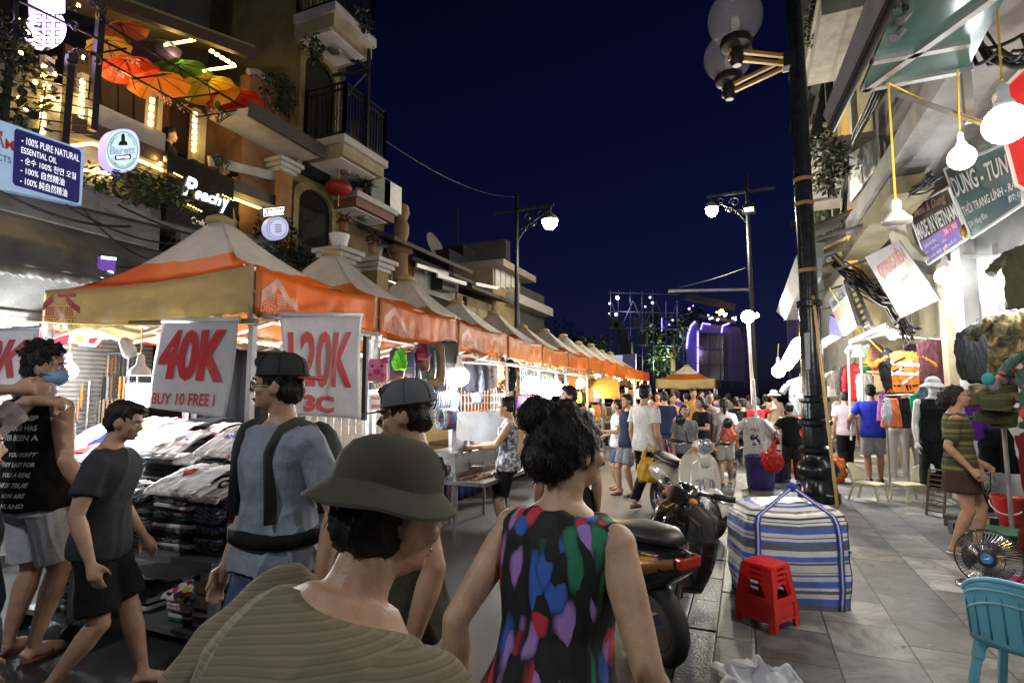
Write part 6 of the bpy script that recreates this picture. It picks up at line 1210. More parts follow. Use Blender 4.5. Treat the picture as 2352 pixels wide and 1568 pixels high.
# chairs
def chair(label,cat,p,a,m,s=1.0,slats=0,seat_h=.26,back_h=.52,w=.30):
 t=thing('plastic_chair',label,cat,p);X,Y=facing(p,a);M=Matrix((X,Y,V((0,0,1)))).transposed();pt=lambda x,y,z:p+M@(V((x,y,z))*s);hw=w/2
 b=MB();f=lambda u,v:pt((u-.5)*w*(1-.10*(1-v))*1.0,(v-.5)*w*1.02,seat_h-.018*math.sin(math.pi*u)*math.sin(math.pi*v)-(.02*max(0,v-.85)/.15));b.grid(f,14,12);b.build('seat',m,t,True,solid=.012*s)
# curved back
 def fb(u,v):
  ang=(u-.5)*2.2;r=hw*1.12;top=back_h-.085*(abs(u-.5)*2)**2.2;z0=seat_h+.01;z=z0+(top-z0)*v
  return pt(r*math.sin(ang),-hw*.55-r*math.cos(ang)*.62-(z-seat_h)*.22,z)
 b=MB();K=40 if slats else 20;b.grid(fb,K,10);bm_=b
 if 0:
  keep=MB();keep.v=b.v
  for fi,f_ in enumerate(b.f):
   i,j=fi%K,fi//K;sl=(i%(K//slats))==0 and 1<=j<=5
   if not sl:keep.f.append(f_);keep.m.append(0)
  b=keep
 b.build('backrest',m,t,True,solid=.010*s)
 b=MB();b.tube([fb(k/24,1)for k in range(25)],.012*s,8);b.build('back_rim',m,t,True)
 if slats:
  b=MB();[b.tube([fb((k+.5)/slats,v_/8)-Y*0+(fb((k+.5)/slats,v_/8)-pt(0,-hw*.55,seat_h+.1)).normalized()*.006 for v_ in range(1,7)],.0045,5)for k in range(slats)];b.build('back_groove',mat('chair groove',(.05,.26,.38),.4),t,True)
 if slats:b=MB();b.tube([fb(.06+.88*k/24,.58+.10*math.sin(math.pi*k/24))+M@V((0,-.006,0))for k in range(25)],.006,6);b.tube([fb(.04+.92*k/24,.86)+M@V((0,-.006,0))for k in range(25)],.006,6);b.build('back_rib',mat('chair rib pale',(.30,.55,.62),.35),t,True)
 for sx_ in(-1,1):
  for sy_ in(-1,1):
   b=MB();tp=pt(sx_*hw*.82,sy_*hw*.86,seat_h);bt=pt(sx_*hw*1.02,sy_*hw*(1.1 if sy_>0 else 1.35),0);b.bar(bt,tp,.034*s,.034*s);b.bar(tp.lerp(bt,.25),tp,.05*s,.04*s);b.build('leg',m,t,bevel=.006)
 b=MB();[b.bar(pt(sx_*hw*.84,-hw*.8,seat_h-.02),pt(sx_*hw*.84,hw*.86,seat_h-.02),.03*s,.04*s)for sx_ in(-1,1)];b.bar(pt(-hw*.84,hw*.9,seat_h-.02),pt(hw*.84,hw*.9,seat_h-.02),.04*s,.03*s);b.build('apron',m,t);return t
iv=mat('chair ivory',(.60,.56,.36),.4,var=.08)
chair('ivory plastic chair facing right, nearer the lamp post','chair',P(1998,1150,z=PZ),68,iv,.88,0,.27,.54,.34)
chair('ivory plastic chair turned left, beside the shoe rack','chair',P(2092,1152,z=PZ),-52,iv,.88,0,.27,.54,.34)
chair('sky blue slatted plastic chair in the near right corner','chair',P(2392,1640,z=PZ),166,mat('chair blue',(.16,.52,.66),.38,var=.1,ns=9,dirt=.22,coat=.2),1.0,8,.30,.62,.37)
# fan
fp=P(2268,1350,z=PZ);t=thing('floor_fan','black floor fan with a blue hub badge and wire guard','fan',fp);X,Y=facing(fp,-8);tl=rotx(R(-12));Mf=Matrix((X,Y,V((0,0,1)))).transposed()@rotx(R(10));fc=P(2271,1282,d=(fp-CAM).dot(_F)-.02);rF=63*(fc-CAM).dot(_F)/FPX
fpt=lambda a,r,y:fc+Mf@V((r*math.cos(a),y,r*math.sin(a)))
m=MB()
for k in range(56):
 a=2*math.pi*k/56;m.tube([fpt(a+.25,.055,.075),fpt(a+.1,rF*.6,.062),fpt(a,rF*.93,.035),fpt(a,rF,0),fpt(a,rF*.9,-.05),fpt(a,rF*.3,-.07)],.0018,4,cap=False)
m.build('guard_wires',chrome,t);m=MB()
for r_,y_ in((rF,0),(rF*.96,.03),(rF*.5,.066)):m.tube([fpt(2*math.pi*k/48,r_,y_)for k in range(49)],.005 if r_==rF else .003,6)
m.build('guard_ring',dark_p,t,True);m=MB();md=Mf@rotx(R(-90));m.lathe(fc,[(.058,.06),(.062,.072),(.055,.085),(.01,.088)],24,M=md);m.build('hub',dark_p,t,40)
m=MB();m.lathe(fc,[(.036,.088),(.034,.093),(.005,.094)],24,M=md);m.build('badge',mat('badge blue',(.05,.22,.55),.3),t,40);m=MB();m.add([fc+Mf@V((x,.096,z))for x,z in((-.022,-.008),(.02,.012),(.012,-.004))],[(0,1,2)]);m.build('badge_mark',white_p,t)
for k in range(3):
 a0=2*math.pi*k/3;m=MB();m.grid(lambda u,v:fpt(a0+u*1.5+v*.3,.04+v*(rF*.78-.04),.02-.035*(u-.5)),10,8);m.build('blade',mat('blade smoke',(.05,.05,.055),.3),t,True,solid=.003)
m=MB();m.lathe(fc,[(.05,-.16),(.06,-.1),(.06,-.05),(.03,0),(.02,.06)],18,M=md);m.build('motor',dark_p,t,40);m=MB();[m.tube([fc-Y*.07+X*s*.03,fc-Y*.04+X*s*.02-V((0,0,.12)),V((fc.x,fc.y,PZ+.03))+X*s*.1],.011,8)for s in(-1,1)]
m.tube([V((fc.x,fc.y,PZ+.015))+X*.2*math.cos(k)+Y*.13*math.sin(k)for k in[2*math.pi*i/32 for i in range(33)]],.013,8);m.build('stand',chrome,t,True)
# plants, bucket, tubs, shoe rack, drums, plastic bag
def pot_plant(label,p,ht,rad,n,potm,mm,seed,pr=.13,leaf=.09):
 t=thing('potted_plant',label,'plant',p);MB().lathe(p,[(pr*.75,0),(pr,pr*1.5),(pr*1.1,pr*1.55),(pr*1.1,pr*1.75),(pr*.9,pr*1.75)],18).build('pot',potm,t,40);m=MB();g=random.Random(seed);L_=MB()
 for _ in range(7):
  a=g.uniform(0,6.28);tip=p+V((math.cos(a)*rad*g.uniform(.2,.9),math.sin(a)*rad*g.uniform(.2,.9),ht*g.uniform(.65,1)));mid=p.lerp(tip,.5)+V((g.uniform(-.03,.03),0,.05));m.tube([p+V((0,0,pr*1.6)),mid,tip],[.009,.007,.004],5)
  for q_ in(mid,tip,mid.lerp(tip,.5)):leaves(L_,q_,(rad*.32,rad*.32,ht*.12),n//21,leaf,seed=g.randrange(999),droop=.2)
 m.build('stems',brown_t,t);L_.build('foliage',mm,t,fix=False);return t
pot_plant('tall potted plant with slim leaves behind the red bucket',P(2300,1165,z=PZ),.95,.28,260,mat('pot black',(.02,.02,.02),.3),mat('leaf mid',(.06,.10,.045),.45,var=.4),5)
pot_plant('shorter bright leaved potted plant in front of the striped dress',P(2268,1185,z=PZ),.62,.24,170,mat('pot black',(.02,.02,.02),.3),mat('leaf light',(.10,.15,.05),.45,var=.4),9,.12,.07)
t=thing('flower_box','dark square planter with a yellow moth plaque','planter',P(2255,1235,z=PZ));c=P(2255,1235,z=PZ);X,Y=facing(c,0);M=Matrix((X,Y,V((0,0,1)))).transposed();MB().box(c+V((0,0,.12)),(.28,.26,.24),M=M).build('box',mat('pot black',(.02,.02,.02),.3),t,bevel=.01);q=[c+M@V((x,.133,z))for x,z in((-.07,.22),(.07,.22),(.06,.06),(-.05,.06))];m=MB();rect(m,q,0,0,1,1,0,.002);patch(m,q,[(.2,.6),(.45,.3),(.5,.5),(.8,.25),(.75,.6),(.55,.7),(.4,.8)],1,.004);m.build('plaque',[mat('plaque ochre',(.5,.3,.08),.5),mat('plaque dark',(.08,.02,.02),.5)],t)
bp0=P(2318,1205,z=PZ);t=thing('bucket','red plastic bucket with a white carrying handle','bucket',bp0);m=MB();m.lathe(bp0,[(.10,0),(.135,.27),(.15,.275),(.15,.31),(.14,.312),(.135,.29),(.10,.02)],26);m.build('body',mat('bucket red',(.50,.02,.02),.3,coat=.2),t,40);X,Y=facing(bp0,0);m=MB();m.tube([bp0+X*.15*math.cos(k)+Y*(.13+.02*math.sin(k))+V((0,0,.27-.14*math.sin(k)))for k in[math.pi*i/14 for i in range(15)]],.008,6);m.build('handle',white_p,t,True)
c=P(2290,1262,z=PZ);m=MB();m.lathe(c,[(.16,0),(.21,.16),(.23,.165),(.23,.18),(.2,.175),(.03,.17)],26);tag(m.build('plastic_tub',mat('tub green',(.015,.12,.06),.35),smooth=40),'green plastic tub behind the floor fan','tub')
m=MB();c=P(2340,1345,z=PZ);m.ell(c+V((0,0,.03)),(.2,.12,.03));tag(m.build('cloth_bundle',cl('pink',(.5,.03,.15)),smooth=True),'flat pink cloth lying behind the blue chair','cloth')
t=thing('shoe_rack','leaning wooden slatted shoe rack beside the ivory chair','rack',P(2150,1180,z=PZ));A,B_=P(2128,1182,z=PZ),P(2168,1190,z=PZ);m=MB();up=P(2185,1060,d=7.0)-A
up=V((.10,.16,.52));[m.bar(p_,p_+up,.02,.03)for p_ in(A,B_)];m.build('rails',mat('rack wood',(.14,.09,.06),.6),t);m=MB();[m.bar(A+up*k/9,B_+up*k/9,.03,.012)for k in range(10)];m.build('slats',mat('rack wood',(.14,.09,.06),.6),t)
for i,(u,v,c)in enumerate(((2215,1228,(.02,.02,.02)),(2205,1210,(.05,.04,.03)),(2228,1250,(.03,.02,.02)))):q=P(u,v,z=PZ);m=MB();m.box(q+V((0,0,.06)),(.22,.16,.12),rz=.4*i);m.box(q+V((0,0,.125)),(.18,.12,.012),rz=.4*i);tag(m.build('crate',mat('crate%d'%i,c,.5)),('low black crate by the planter','brown crate behind the striped dress legs','flat dark crate under the plant')[i],'crate')
def drum(label,p,r,h,m,cat='barrel',lid=None):
 t=thing('plastic_drum',label,cat,p);b=MB();b.lathe(p,[(r*.86,0),(r*.95,h*.1),(r,h*.35),(r*1.02,h*.8),(r*1.06,h*.82),(r*1.06,h*.9),(r,h*.92),(r,h),(r*.93,h),(r*.9,h*.9)],26);b.build('body',m,t,40);b=MB();b.tube([p+V((r*1.06*math.cos(k),r*1.06*math.sin(k),h*.96))for k in[2*math.pi*i/28 for i in range(29)]],.012,6);b.build('rim',m,t,True);return t
blu=mat('drum blue',(.035,.03,.17),.4)
drum('blue plastic drum at the kerb below the carried red bag',P(1748,1122,z=PZ),.20,.50,blu);drum('second blue drum behind the man in black',P(1787,1105,z=PZ),.18,.50,blu)
drum('orange plastic drum between the man in black and the post',P(1840,1085,z=PZ),.22,.48,mat('drum orange',(.60,.15,.02),.4))
b=MB();c=P(1918,1078,z=PZ+.2);b.ell(c,(.18,.15,.24));o=put('orange_sack',fuse(b,.02,2,.04,7),mat('sack orange',(.60,.13,.02),.5),None,True);tag(o,'orange sack standing right of the bamboo cane','sack')
g=random.Random(8);m=MB();c=P(1752,1580,z=PZ);Xp,Yp=facing(c,10)
def crump(u,v):
 x,y=(u-.5)*.40,(v-.5)*.24;e=max(0,1-(2*abs(u-.5))**3)*max(0,1-(2*abs(v-.5))**3);z=.015+e*(.07+.09*noise.noise(V((u*4,v*3,1)))+.05*noise.noise(V((u*11,v*9,2))))+(.10*max(0,.35-u)if v>.2 else 0);w_=.04*noise.noise(V((u*5,v*5,7)));return c+Xp*(x+w_*1.5)+Yp*(y*(1-.4*u)+w_)+V((0,0,max(.004,z)))
m.grid(crump,44,26);tag(m.build('plastic_bag',mat('bag white',(.72,.73,.76),.3,var=.05,thin=.3),smooth=True),'crumpled white plastic bag lying on the near paving','plastic bag')
c=P(1665,1095,z=0);m=MB();m.lathe(c,[(.10,0),(.085,.05),(.03,.08),(.002,.085)],18);tag(m.build('foam_bowl',white_p,smooth=True),'white foam bowl upturned in the gutter','bowl')
# hanging white shirts on the thin white pole, mannequin shirt by the post
t=thing('shirt_pole','thin white pole carrying white shirts at the kerb','pole',P(1735,1110,z=PZ));a=P(1730,870,d=8.9);m=MB();m.tube([a,P(1738,985,d=8.9),V((a.x+.03,a.y,PZ))],.022,8);m.build('pole',white_p,t)
t,o,bv,pt=garment('shirt','white printed T-shirt facing us on the kerb pole',(1732,955),8.8,.38,.72,cl('white',(.62,.62,.6)),'tee',8);m=MB();press(m,bv,pt(-.07,.1,-.24),pt(.07,0,0)-pt(-.07,0,0),V((0,0,.05)),'PSV',0,.02);
g=random.Random(3);
for _ in range(14):x,z,r=g.uniform(-.07,.07),g.uniform(-.44,-.30),g.uniform(.012,.03);pts=[(x+r*math.cos(k),z+r*math.sin(k))for k in[2*math.pi*i/8 for i in range(8)]];m.add([(lambda h:h[0]+h[1]*.004 if h[0]is not None else pt(x_,.05,z_))(bv.ray_cast(pt(x_,.5,z_),pt(0,-1,0)-pt(0,0,0),1))for x_,z_ in pts],[tuple(range(8))],1)
m.build('print',[cl('print red',(.4,.04,.06)),cl('print blue',(.03,.03,.10))],t,fix=False)
garment('shirt','plain white T-shirt behind the printed one on the kerb pole',(1752,962),9.0,.34,.70,cl('white',(.62,.62,.6)),'tee',45)
garment('shirt','brown red T-shirt at the back of the kerb pole',(1764,985),9.2,.3,.68,cl('rust',(.18,.05,.04)),'tee',60)
garment('shirt','white shirt on a headless stand left of the lamp post',(1836,868),9.2,.40,.62,cl('white',(.62,.62,.6)),'tee',-20);
# T-shirt stall
fab={'w':cl('tee white',(.60,.60,.59)),'g':cl('tee grey',(.13,.14,.15)),'k':cl('tee black',(.010,.010,.012)),'n':cl('tee navy',(.012,.018,.07)),'r':cl('tee red',(.40,.015,.015)),'m':cl('tee maroon',(.11,.015,.025)),'e':cl('tee green',(.02,.10,.06)),
'p':ramp_mat('tee black print','voronoi',[(0,(.012,.012,.014)),(.62,(.45,.45,.45)),(.74,(.012,.012,.014))],26,rough=.85),'q':ramp_mat('tee white print','voronoi',[(0,(.58,.58,.57)),(.66,(.03,.03,.05)),(.8,(.45,.05,.05)),(.9,(.5,.4,.05))],22,rough=.85),'b':ramp_mat('tee blue print','voronoi',[(0,(.02,.03,.10)),(.6,(.5,.5,.55)),(.75,(.02,.03,.10))],24,rough=.85)}
SHM=[]
for k in range(4):
 b=MB();L_=[];g=random.Random(40+k)
 for z,s in((0,.95),(.25,1.0),(.5,.985),(.75,1.0),(1,.95)):
  L_.append([((.5*s)*math.copysign(abs(math.cos(a))**.25,math.cos(a))*(1+.05*noise.noise(V((math.cos(a)*2+k,math.sin(a)*2,z)))),(.5*s)*math.copysign(abs(math.sin(a))**.25,math.sin(a))*(1+.06*noise.noise(V((math.cos(a)*3,math.sin(a)*3+k,z+5)))),z+.35*noise.noise(V((math.cos(a)*2.3,math.sin(a)*2.3,k))))for a in[2*math.pi*i/28 for i in range(28)]])
 b.loft(L_);SHM.append(b)
SHMESH={}
def shirt_mesh(k,f):
 if(k,f)not in SHMESH:
  me=SHM[k].mesh('folded_shirt');me.materials.append(fab[f]);me.polygons.foreach_set('use_smooth',[True]*len(me.polygons));me.set_sharp_from_angle(angle=R(50));SHMESH[(k,f)]=me
 return SHMESH[(k,f)]
gs=random.Random(21)
def pile(u0,u1,vt,y,zb,dep,pal,top,lab,tilt=0,prt=None,grp=None,zt=None,lh=.024):
 a,c=P(u0,vt,y=y),P(u1,vt,y=y);zt=zt or(a.z+c.z)/2;w=(c.x-a.x)*.97;cx=(a.x+c.x)/2;n=max(1,int((zt-zb)/lh));grp=grp or 'folded T-shirts in the pile: '+lab
 for i in range(n):
  f=pal[gs.randrange(len(pal))];o=bpy.data.objects.new('folded_shirt',shirt_mesh(gs.randrange(4),f));COL.objects.link(o);o.scale=(w*gs.uniform(.95,1.03),dep*gs.uniform(.96,1.02),lh*1.12);o.location=(cx+gs.uniform(-.012,.012),y+dep/2+gs.uniform(-.015,.012),zb+i*lh);o.rotation_euler.z=gs.uniform(-.05,.05);tag(o,'shirt folded under the '+lab,'T-shirt',grp)
 t=thing('display_shirt',lab+', uppermost','T-shirt',(cx,y+dep/2,zt));M=rotx(R(tilt));m=MB();base=V((cx,y,zt))
 fn=lambda s,r:base+M@V(((s-.5)*w*1.06+.01*math.sin(r*7),r*dep*1.05-.01,.016+.022*math.sin(math.pi*r)+.016*noise.noise(V((s*5+cx*9,r*4,y*7)))+.01*noise.noise(V((s*13,r*9+cx,1)))))
 m.grid(lambda s,r:fn(s,r),22,18);m.grid(lambda s,r:fn(s,0)+V((0,-.012*math.sin(math.pi*r*.5),-.03*r)),22,2);m.build('cloth',fab[top],t,True,solid=.008)
 if prt:
  m=MB()
  for tx,bx,mi in prt:
   if isinstance(tx,str):vs,fs=text2d(tx,.02)
   else:vs,fs=np.array(tx),[tuple(range(len(tx)))]
   m.add([fn(bx[0]+(bx[2]-bx[0])*x_,1-(bx[3]+(bx[1]-bx[3])*y_))+V((0,-.003,.010))for x_,y_ in vs],fs,mi)
  m.build('print',[fab['r'],fab['k'],mat('print blue',(.03,.05,.30),.6),mat('print yellow',(.6,.42,.03),.6),fab['w'],mat('print green',(.03,.22,.08),.6)],t,fix=False)
heart=[(.5+.5*(16*math.sin(k)**3)/16.5,.55+.5*(13*math.cos(k)-5*math.cos(2*k)-2*math.cos(3*k)-math.cos(4*k))/16.5)for k in[2*math.pi*i/28 for i in range(28)]]
star=[(.5+(.5 if i%2==0 else .2)*math.sin(math.pi*i/5),.5+(.5 if i%2==0 else .2)*math.cos(math.pi*i/5))for i in range(10)];box_=[(0,0),(1,0),(1,1),(0,1)];blob=[(.5+.5*math.cos(k),.5+.5*math.sin(k))for k in[2*math.pi*i/16 for i in range(16)]]
# lower step
pile(137,196,1112,2.62,.80,.30,'wg','w','white T-shirt with small prints, leftmost',14,[('SAPA',(.2,.4,.8,.6),1)])
pile(145,208,1150,2.48,.55,.32,'kpbn','q','blue and white lettered T-shirt by the man in black',10,[('VIET',(.1,.3,.9,.6),2)])
pile(196,266,1142,2.50,.55,.34,'wqpe','w','T-shirt with a red oval print on the step',8,[(blob,(.1,.25,.9,.75),0),('HANOI',(.22,.42,.78,.58),4)])
pile(280,335,1150,2.50,.55,.34,'pkg','k','black T-shirt beside the red oval print',6)
pile(340,440,1130,2.52,.55,.40,'wpke','w','big white T-shirt with a red heart',16,[('I',(.12,.35,.17,.65),1),(heart,(.24,.32,.50,.68),0)])
pile(442,508,1146,2.55,.55,.38,'nbpk','w','white T-shirt with a looping black line print',12,[(blob,(.25,.25,.75,.75),1),(blob,(.32,.32,.68,.68),4)])
pile(508,566,1160,2.60,.55,.34,'mgk','m','maroon T-shirt at the right end of the step',8)
# upper step
pile(140,206,1058,3.05,.80,.34,'kgn','g','grey T-shirt with red flag and star',18,[(box_,(.05,.25,.5,.75),0),(star,(.16,.38,.38,.64),3)])
pile(213,284,1058,3.05,.80,.34,'kgmw','g','grey T-shirt lettered in black beside the flag one',18,[('PHO',(.3,.35,.9,.6),1)])
pile(322,404,1046,3.05,.80,.40,'wgkk','w','white T-shirt with small coloured letters',22,[('GOOD',(.2,.3,.8,.5),2),(blob,(.1,.6,.3,.8),5),(box_,(.6,.6,.9,.7),0)])
pile(404,452,1062,3.05,.80,.32,'qpmw','w','white T-shirt edge between two taller piles',10)
pile(452,524,1042,3.05,.80,.42,'kpgw','w','white T-shirt with a blue looped logo',24,[('89',(.3,.3,.8,.62),2)])
pile(524,562,1052,3.08,.80,.34,'pkw','q','speckled T-shirt ending the upper step',10)
# back rows
pile(150,208,1030,3.48,.98,.40,'wn','w','white T-shirts fanned out beside the masked man',32)
pile(208,252,1020,3.50,.98,.36,'nbk','n','navy T-shirt behind the fanned white ones',22,[('SAIGON',(.1,.3,.9,.55),4)])
pile(252,318,1014,3.50,.98,.42,'wgq','w','white T-shirt with red and yellow letters',28,[('NICI',(.15,.35,.6,.6),0),(blob,(.6,.5,.9,.8),3)])
pile(318,392,1012,3.52,.98,.40,'gk','g','charcoal T-shirt with a small yellow badge',20,[(blob,(.42,.5,.62,.7),3)])
pile(300,352,985,3.95,1.08,.34,'r','r','plain red T-shirt heaped at the back',14);pile(352,396,985,3.95,1.08,.34,'wq','w','plain white T-shirt right of the red heap',10);pile(396,470,982,3.95,1.08,.36,'knm','k','black and navy T-shirts heaped at the back',10)
pile(470,505,990,3.92,1.08,.30,'wm','w','white T-shirt heaped near the right tent leg',8);pile(500,540,1000,3.92,1.05,.30,'m','m','dark red T-shirt heap by the right tent leg',8)
# shelf below and the left trolley
for a in((208,262,1362,2.56,.13,.30,'kpeq','p','black printed T-shirt at the left of the bottom shelf'),(285,340,1370,2.56,.13,.30,'kpw','k','black T-shirt in the middle of the bottom shelf'),(378,440,1372,2.56,.10,.30,'weqp','q','white printed T-shirt on the bottom shelf'),(442,500,1325,2.56,.10,.32,'wqgp','q','speckled T-shirt high on the bottom shelf'),(500,545,1340,2.6,.10,.30,'gqw','g','grey T-shirt at the right end of the bottom shelf'),(112,168,1290,2.30,.15,.30,'gbwp','g','grey T-shirt on the small left trolley')):pile(*a)
t=thing('shirt_trolley','grey steel trolley table carrying the T-shirt piles','table',(-4.1,2.9,0));m=MB()
xa,xb=P(200,1250,y=2.46).x,-2.96
gp=mat('trolley grey',(.20,.22,.23),.45,.4,dirt=.25)
for x_ in(xa,P(503,1260,y=2.46).x,xb):m.bar((x_,2.46,.10),(x_,2.46,.54),.035)
for x_ in(xa,xb):m.bar((x_,3.3,.02),(x_,3.3,.8),.035)
m.bar((xa,2.46,.53),(xb,2.46,.53),.04);m.bar((xa,2.46,.11),(xb,2.46,.11),.035);m.build('frame',gp,t);MB().span((xa,2.46,.515),(xb,3.0,.545)).build('shelf',gp,t);MB().span((xa-.9,2.98,.76),(xb-.42,4.35,.795)).build('table_top',gp,t);MB().span((xa-.6,3.45,.80),(xb-.5,4.35,.97)).build('riser',fab['k'],t);MB().span((xa,2.5,.08),(xb,3.3,.098)).build('bottom_shelf',gp,t)
t=thing('shirt_trolley','small steel trolley on castors beside the man in black','table',(-4.6,2.4,0));x0_=P(172,1300,y=2.28).x;m=MB();[m.bar((x_,y_,.12),(x_,y_,.78),.035)for x_ in(x0_,x0_-.5)for y_ in(2.28,2.6)];m.bar((x0_-.5,2.28,.13),(x0_,2.28,.13),.035);m.bar((x0_-.5,2.28,.76),(x0_,2.28,.76),.035);m.build('frame',gp,t);MB().span((x0_-.5,2.3,.12),(x0_,2.6,.145)).build('shelf',gp,t)
for x_ in(x0_,x0_-.5):m=MB();m.lathe(V((x_-.012,2.28,.055)),[(.055,0),(.055,.024)],16,M=roty(R(90)));m.build('castor',dark_p,t)
m=MB();c=P(480,1300,y=2.7);m.ell(c,(.10,.08,.07));o=put('green_bag',fuse(m,.012,1,.02,14),mat('bag green',(.01,.20,.08),.25),None,True);tag(o,'shiny green plastic bag tucked on the bottom shelf','bag')
# bulbs of this stall
def stall_bulb(label,u,v,k,r,w,warm=False,cordlen=.35,cap=False):
 p=P(u,v,**k);sh=[(r*.95,-.01),(r*.9,r*.4),(r*.4,r*.9),(r*.3,r*1.7),(r*.2,r*1.9)]if cap else None;return bulb('hanging_bulb',label,p,r,g_warm if warm else g_cool,w,w_warm if warm else w_cool,p+V((0,0,cordlen)),sh,cap)
stall_bulb('wide white bulb hanging left of the 40K sheet',320,880,dict(y=3.3),.095,120,cap=True,cordlen=.5);stall_bulb('white bulb glaring beside the masked man',157,852,dict(y=3.1),.075,80);stall_bulb('small white bulb behind the right tent leg',578,887,dict(y=4.6),.055,40)
c=P(292,795,y=3.2);m=MB();m.lathe(c,[(.02,.08),(.05,.05),(.06,-.06),(.045,-.10)],16,M=rotx(R(25)));tag(m.build('white_lampshade',white_p,smooth=True),'small white lampshade fixed to the tent frame, unlit','lamp')
# hanging belts
def belts(u0,u1,v0,v1,y,n,lab,cols,seed):
 a,c=P(u0,v0,y=y),P(u1,v0,y=y);zb=P(u0,v1,y=y).z;t=thing('belt_rack','wire rack of belts '+lab,'rack',V((a.x,y,zb)));m=MB();m.tube([a+V((-.03,.02,.02)),c+V((.03,.02,.02))],.01,6);[m.tube([p_+V((0,.02,.02)),V((p_.x,y+.02,0))],.010,6)for p_ in(a+V((-.02,0,0)),c+V((.02,0,0)))]
 for k in range(5):z=a.z-(a.z-zb)*(k+1)/5.5;m.tube([V((a.x,y+.015,z)),V((c.x,y+.015,z))],.005,5)
 m.build('frame',steel,t);g=random.Random(seed);L_=(a.z-zb)
 for i in range(n):
  x=a.x+(c.x-a.x)*(i+.5)/n
  for tier in range(3):
   zt=a.z-tier*L_*.30;ln=L_*(.42 if tier==0 else .34);col=g.choice(cols);b=thing('belt','%s belt, %s tier of the rack %s'%(col[0],('upper','middle','lower')[tier],lab),'belt',(x,y,zt),'belts on the rack '+lab)
   yy=y-.012-tier*.03;MB().box((x,yy,zt-ln/2),(.030,.008,ln),rz=g.uniform(-.3,.3)).build('strap',mat('belt '+col[0],col[1],.4),b);m=MB();m.tube([V((x+.026*math.cos(k),yy-.006,zt-ln-.02+.026*math.sin(k)))for k in[2*math.pi*j/10 for j in range(11)]],.006,5);m.build('buckle',chrome,b)
bc=[('black',(.012,.012,.012)),('brown',(.10,.04,.02)),('orange',(.45,.16,.03)),('grey',(.2,.2,.2)),('tan',(.3,.18,.09))]
belts(238,312,815,985,4.15,8,'right of the shutter',bc,3);belts(140,198,880,1010,3.9,5,'behind the masked man',bc,4)
# goods of the farther stalls
XF=-3.22
def bag(label,u,v,w,h,c,x=XF,strap=.18,cat='bag',shape='box',m=None,a=0,name='handbag',dep=.35,flap=True):
 p=P(u,v,x=x);k=(p-CAM).dot(_F)/FPX;w*=k;h*=k;t=thing(name,label,cat,p);X,Y=facing(p,a);M=Matrix((X,Y,V((0,0,1)))).transposed();b=MB();mm=m or mat('bagcol %.3f %.3f %.3f'%c,c,.5,var=.15,ns=12,bump=.15,bs=60)
 e=.35 if shape=='box' else 1.0;L_=[]
 for z,s in((-.5,.78),(-.46,.95),(-.2,1.04),(.1,1.0),(.4,.9),(.5,.72))if shape!='round' else[(.5*math.sin(q),max(.12,math.cos(q)))for q in[R(-84+24*i)for i in range(8)]]:
  L_.append([p+M@V((w/2*s*math.copysign(abs(math.cos(q))**e,math.cos(q)),w*dep/2*(s if shape!='round' else 1)*math.copysign(abs(math.sin(q))**e,math.sin(q)),z*h))for q in[2*math.pi*i/20 for i in range(20)]])
 b.loft(L_);b.build('body',mm,t,50)
 if flap and shape=='box':b=MB();b.box(p+M@V((0,w*dep/2+.004,h*.2)),(w*.86,.012,h*.5),M=M);b.build('flap',mm,t,bevel=.004);
 if strap:b=MB();b.tube([p+M@V((w*.36*math.cos(q),0,h*.42+strap*math.sin(q)))for q in[math.pi*i/10 for i in range(11)]],.007,5,flat=.6);b.build('strap',mm,t,True)
 return t,p,M,w,h
# second stall
t,p,M,w,h=bag('pink pig face purse hanging at the second tent leg',866,850,44,52,(.75,.22,.38),x=-3.15,strap=0,flap=False,dep=.2,name='pig_purse')
m=MB();F_=lambda x,z,r,rz_,mi:m.poly([p+M@V(((x+r*math.cos(k))*w,w*.11+.004,(z+rz_*math.sin(k))*h))for k in[2*math.pi*i/18 for i in range(18)]],M@V((0,.006,0)),mi)
F_(0,-.06,.17,.13,0);F_(-.34,-.22,.1,.09,0);F_(.32,-.22,.1,.09,0);F_(.38,.44,.15,.15,0);F_(-.24,.18,.05,.06,1);F_(.24,.18,.05,.06,1);m.build('face',[mat('pig pink',(.60,.03,.16),.5),dark_p],t)
m=MB();F_(-.07,-.06,.025,.04,0);F_(.07,-.06,.025,.04,0);m.build('nostrils',mat('pig dark',(.2,.01,.06),.5),t)
q=pq([(853,878),(905,872),(905,888),(853,895)],x=-3.12);t=thing('toilet_sign','dark sign with pale lettering below the pig purse','sign',q[3]);MB().slab(q,.03).build('board',black_p,t);m=MB();letters(m,q,'TOILET',(.06,.2,.9,.8),0,.02);m.build('lettering',white_p,t)
q=pq([(850,905),(905,905),(905,940),(850,942)],x=-3.1);t=thing('notice','white notice with red lines hung under the dark sign','sign',q[3]);MB().slab(q,.02).build('board',white_p,t);m=MB();letters(m,q,'hàng',(.06,.1,.7,.4),0,.02);rect(m,q,.06,.62,.85,.86);m.build('lettering',red_l,t)
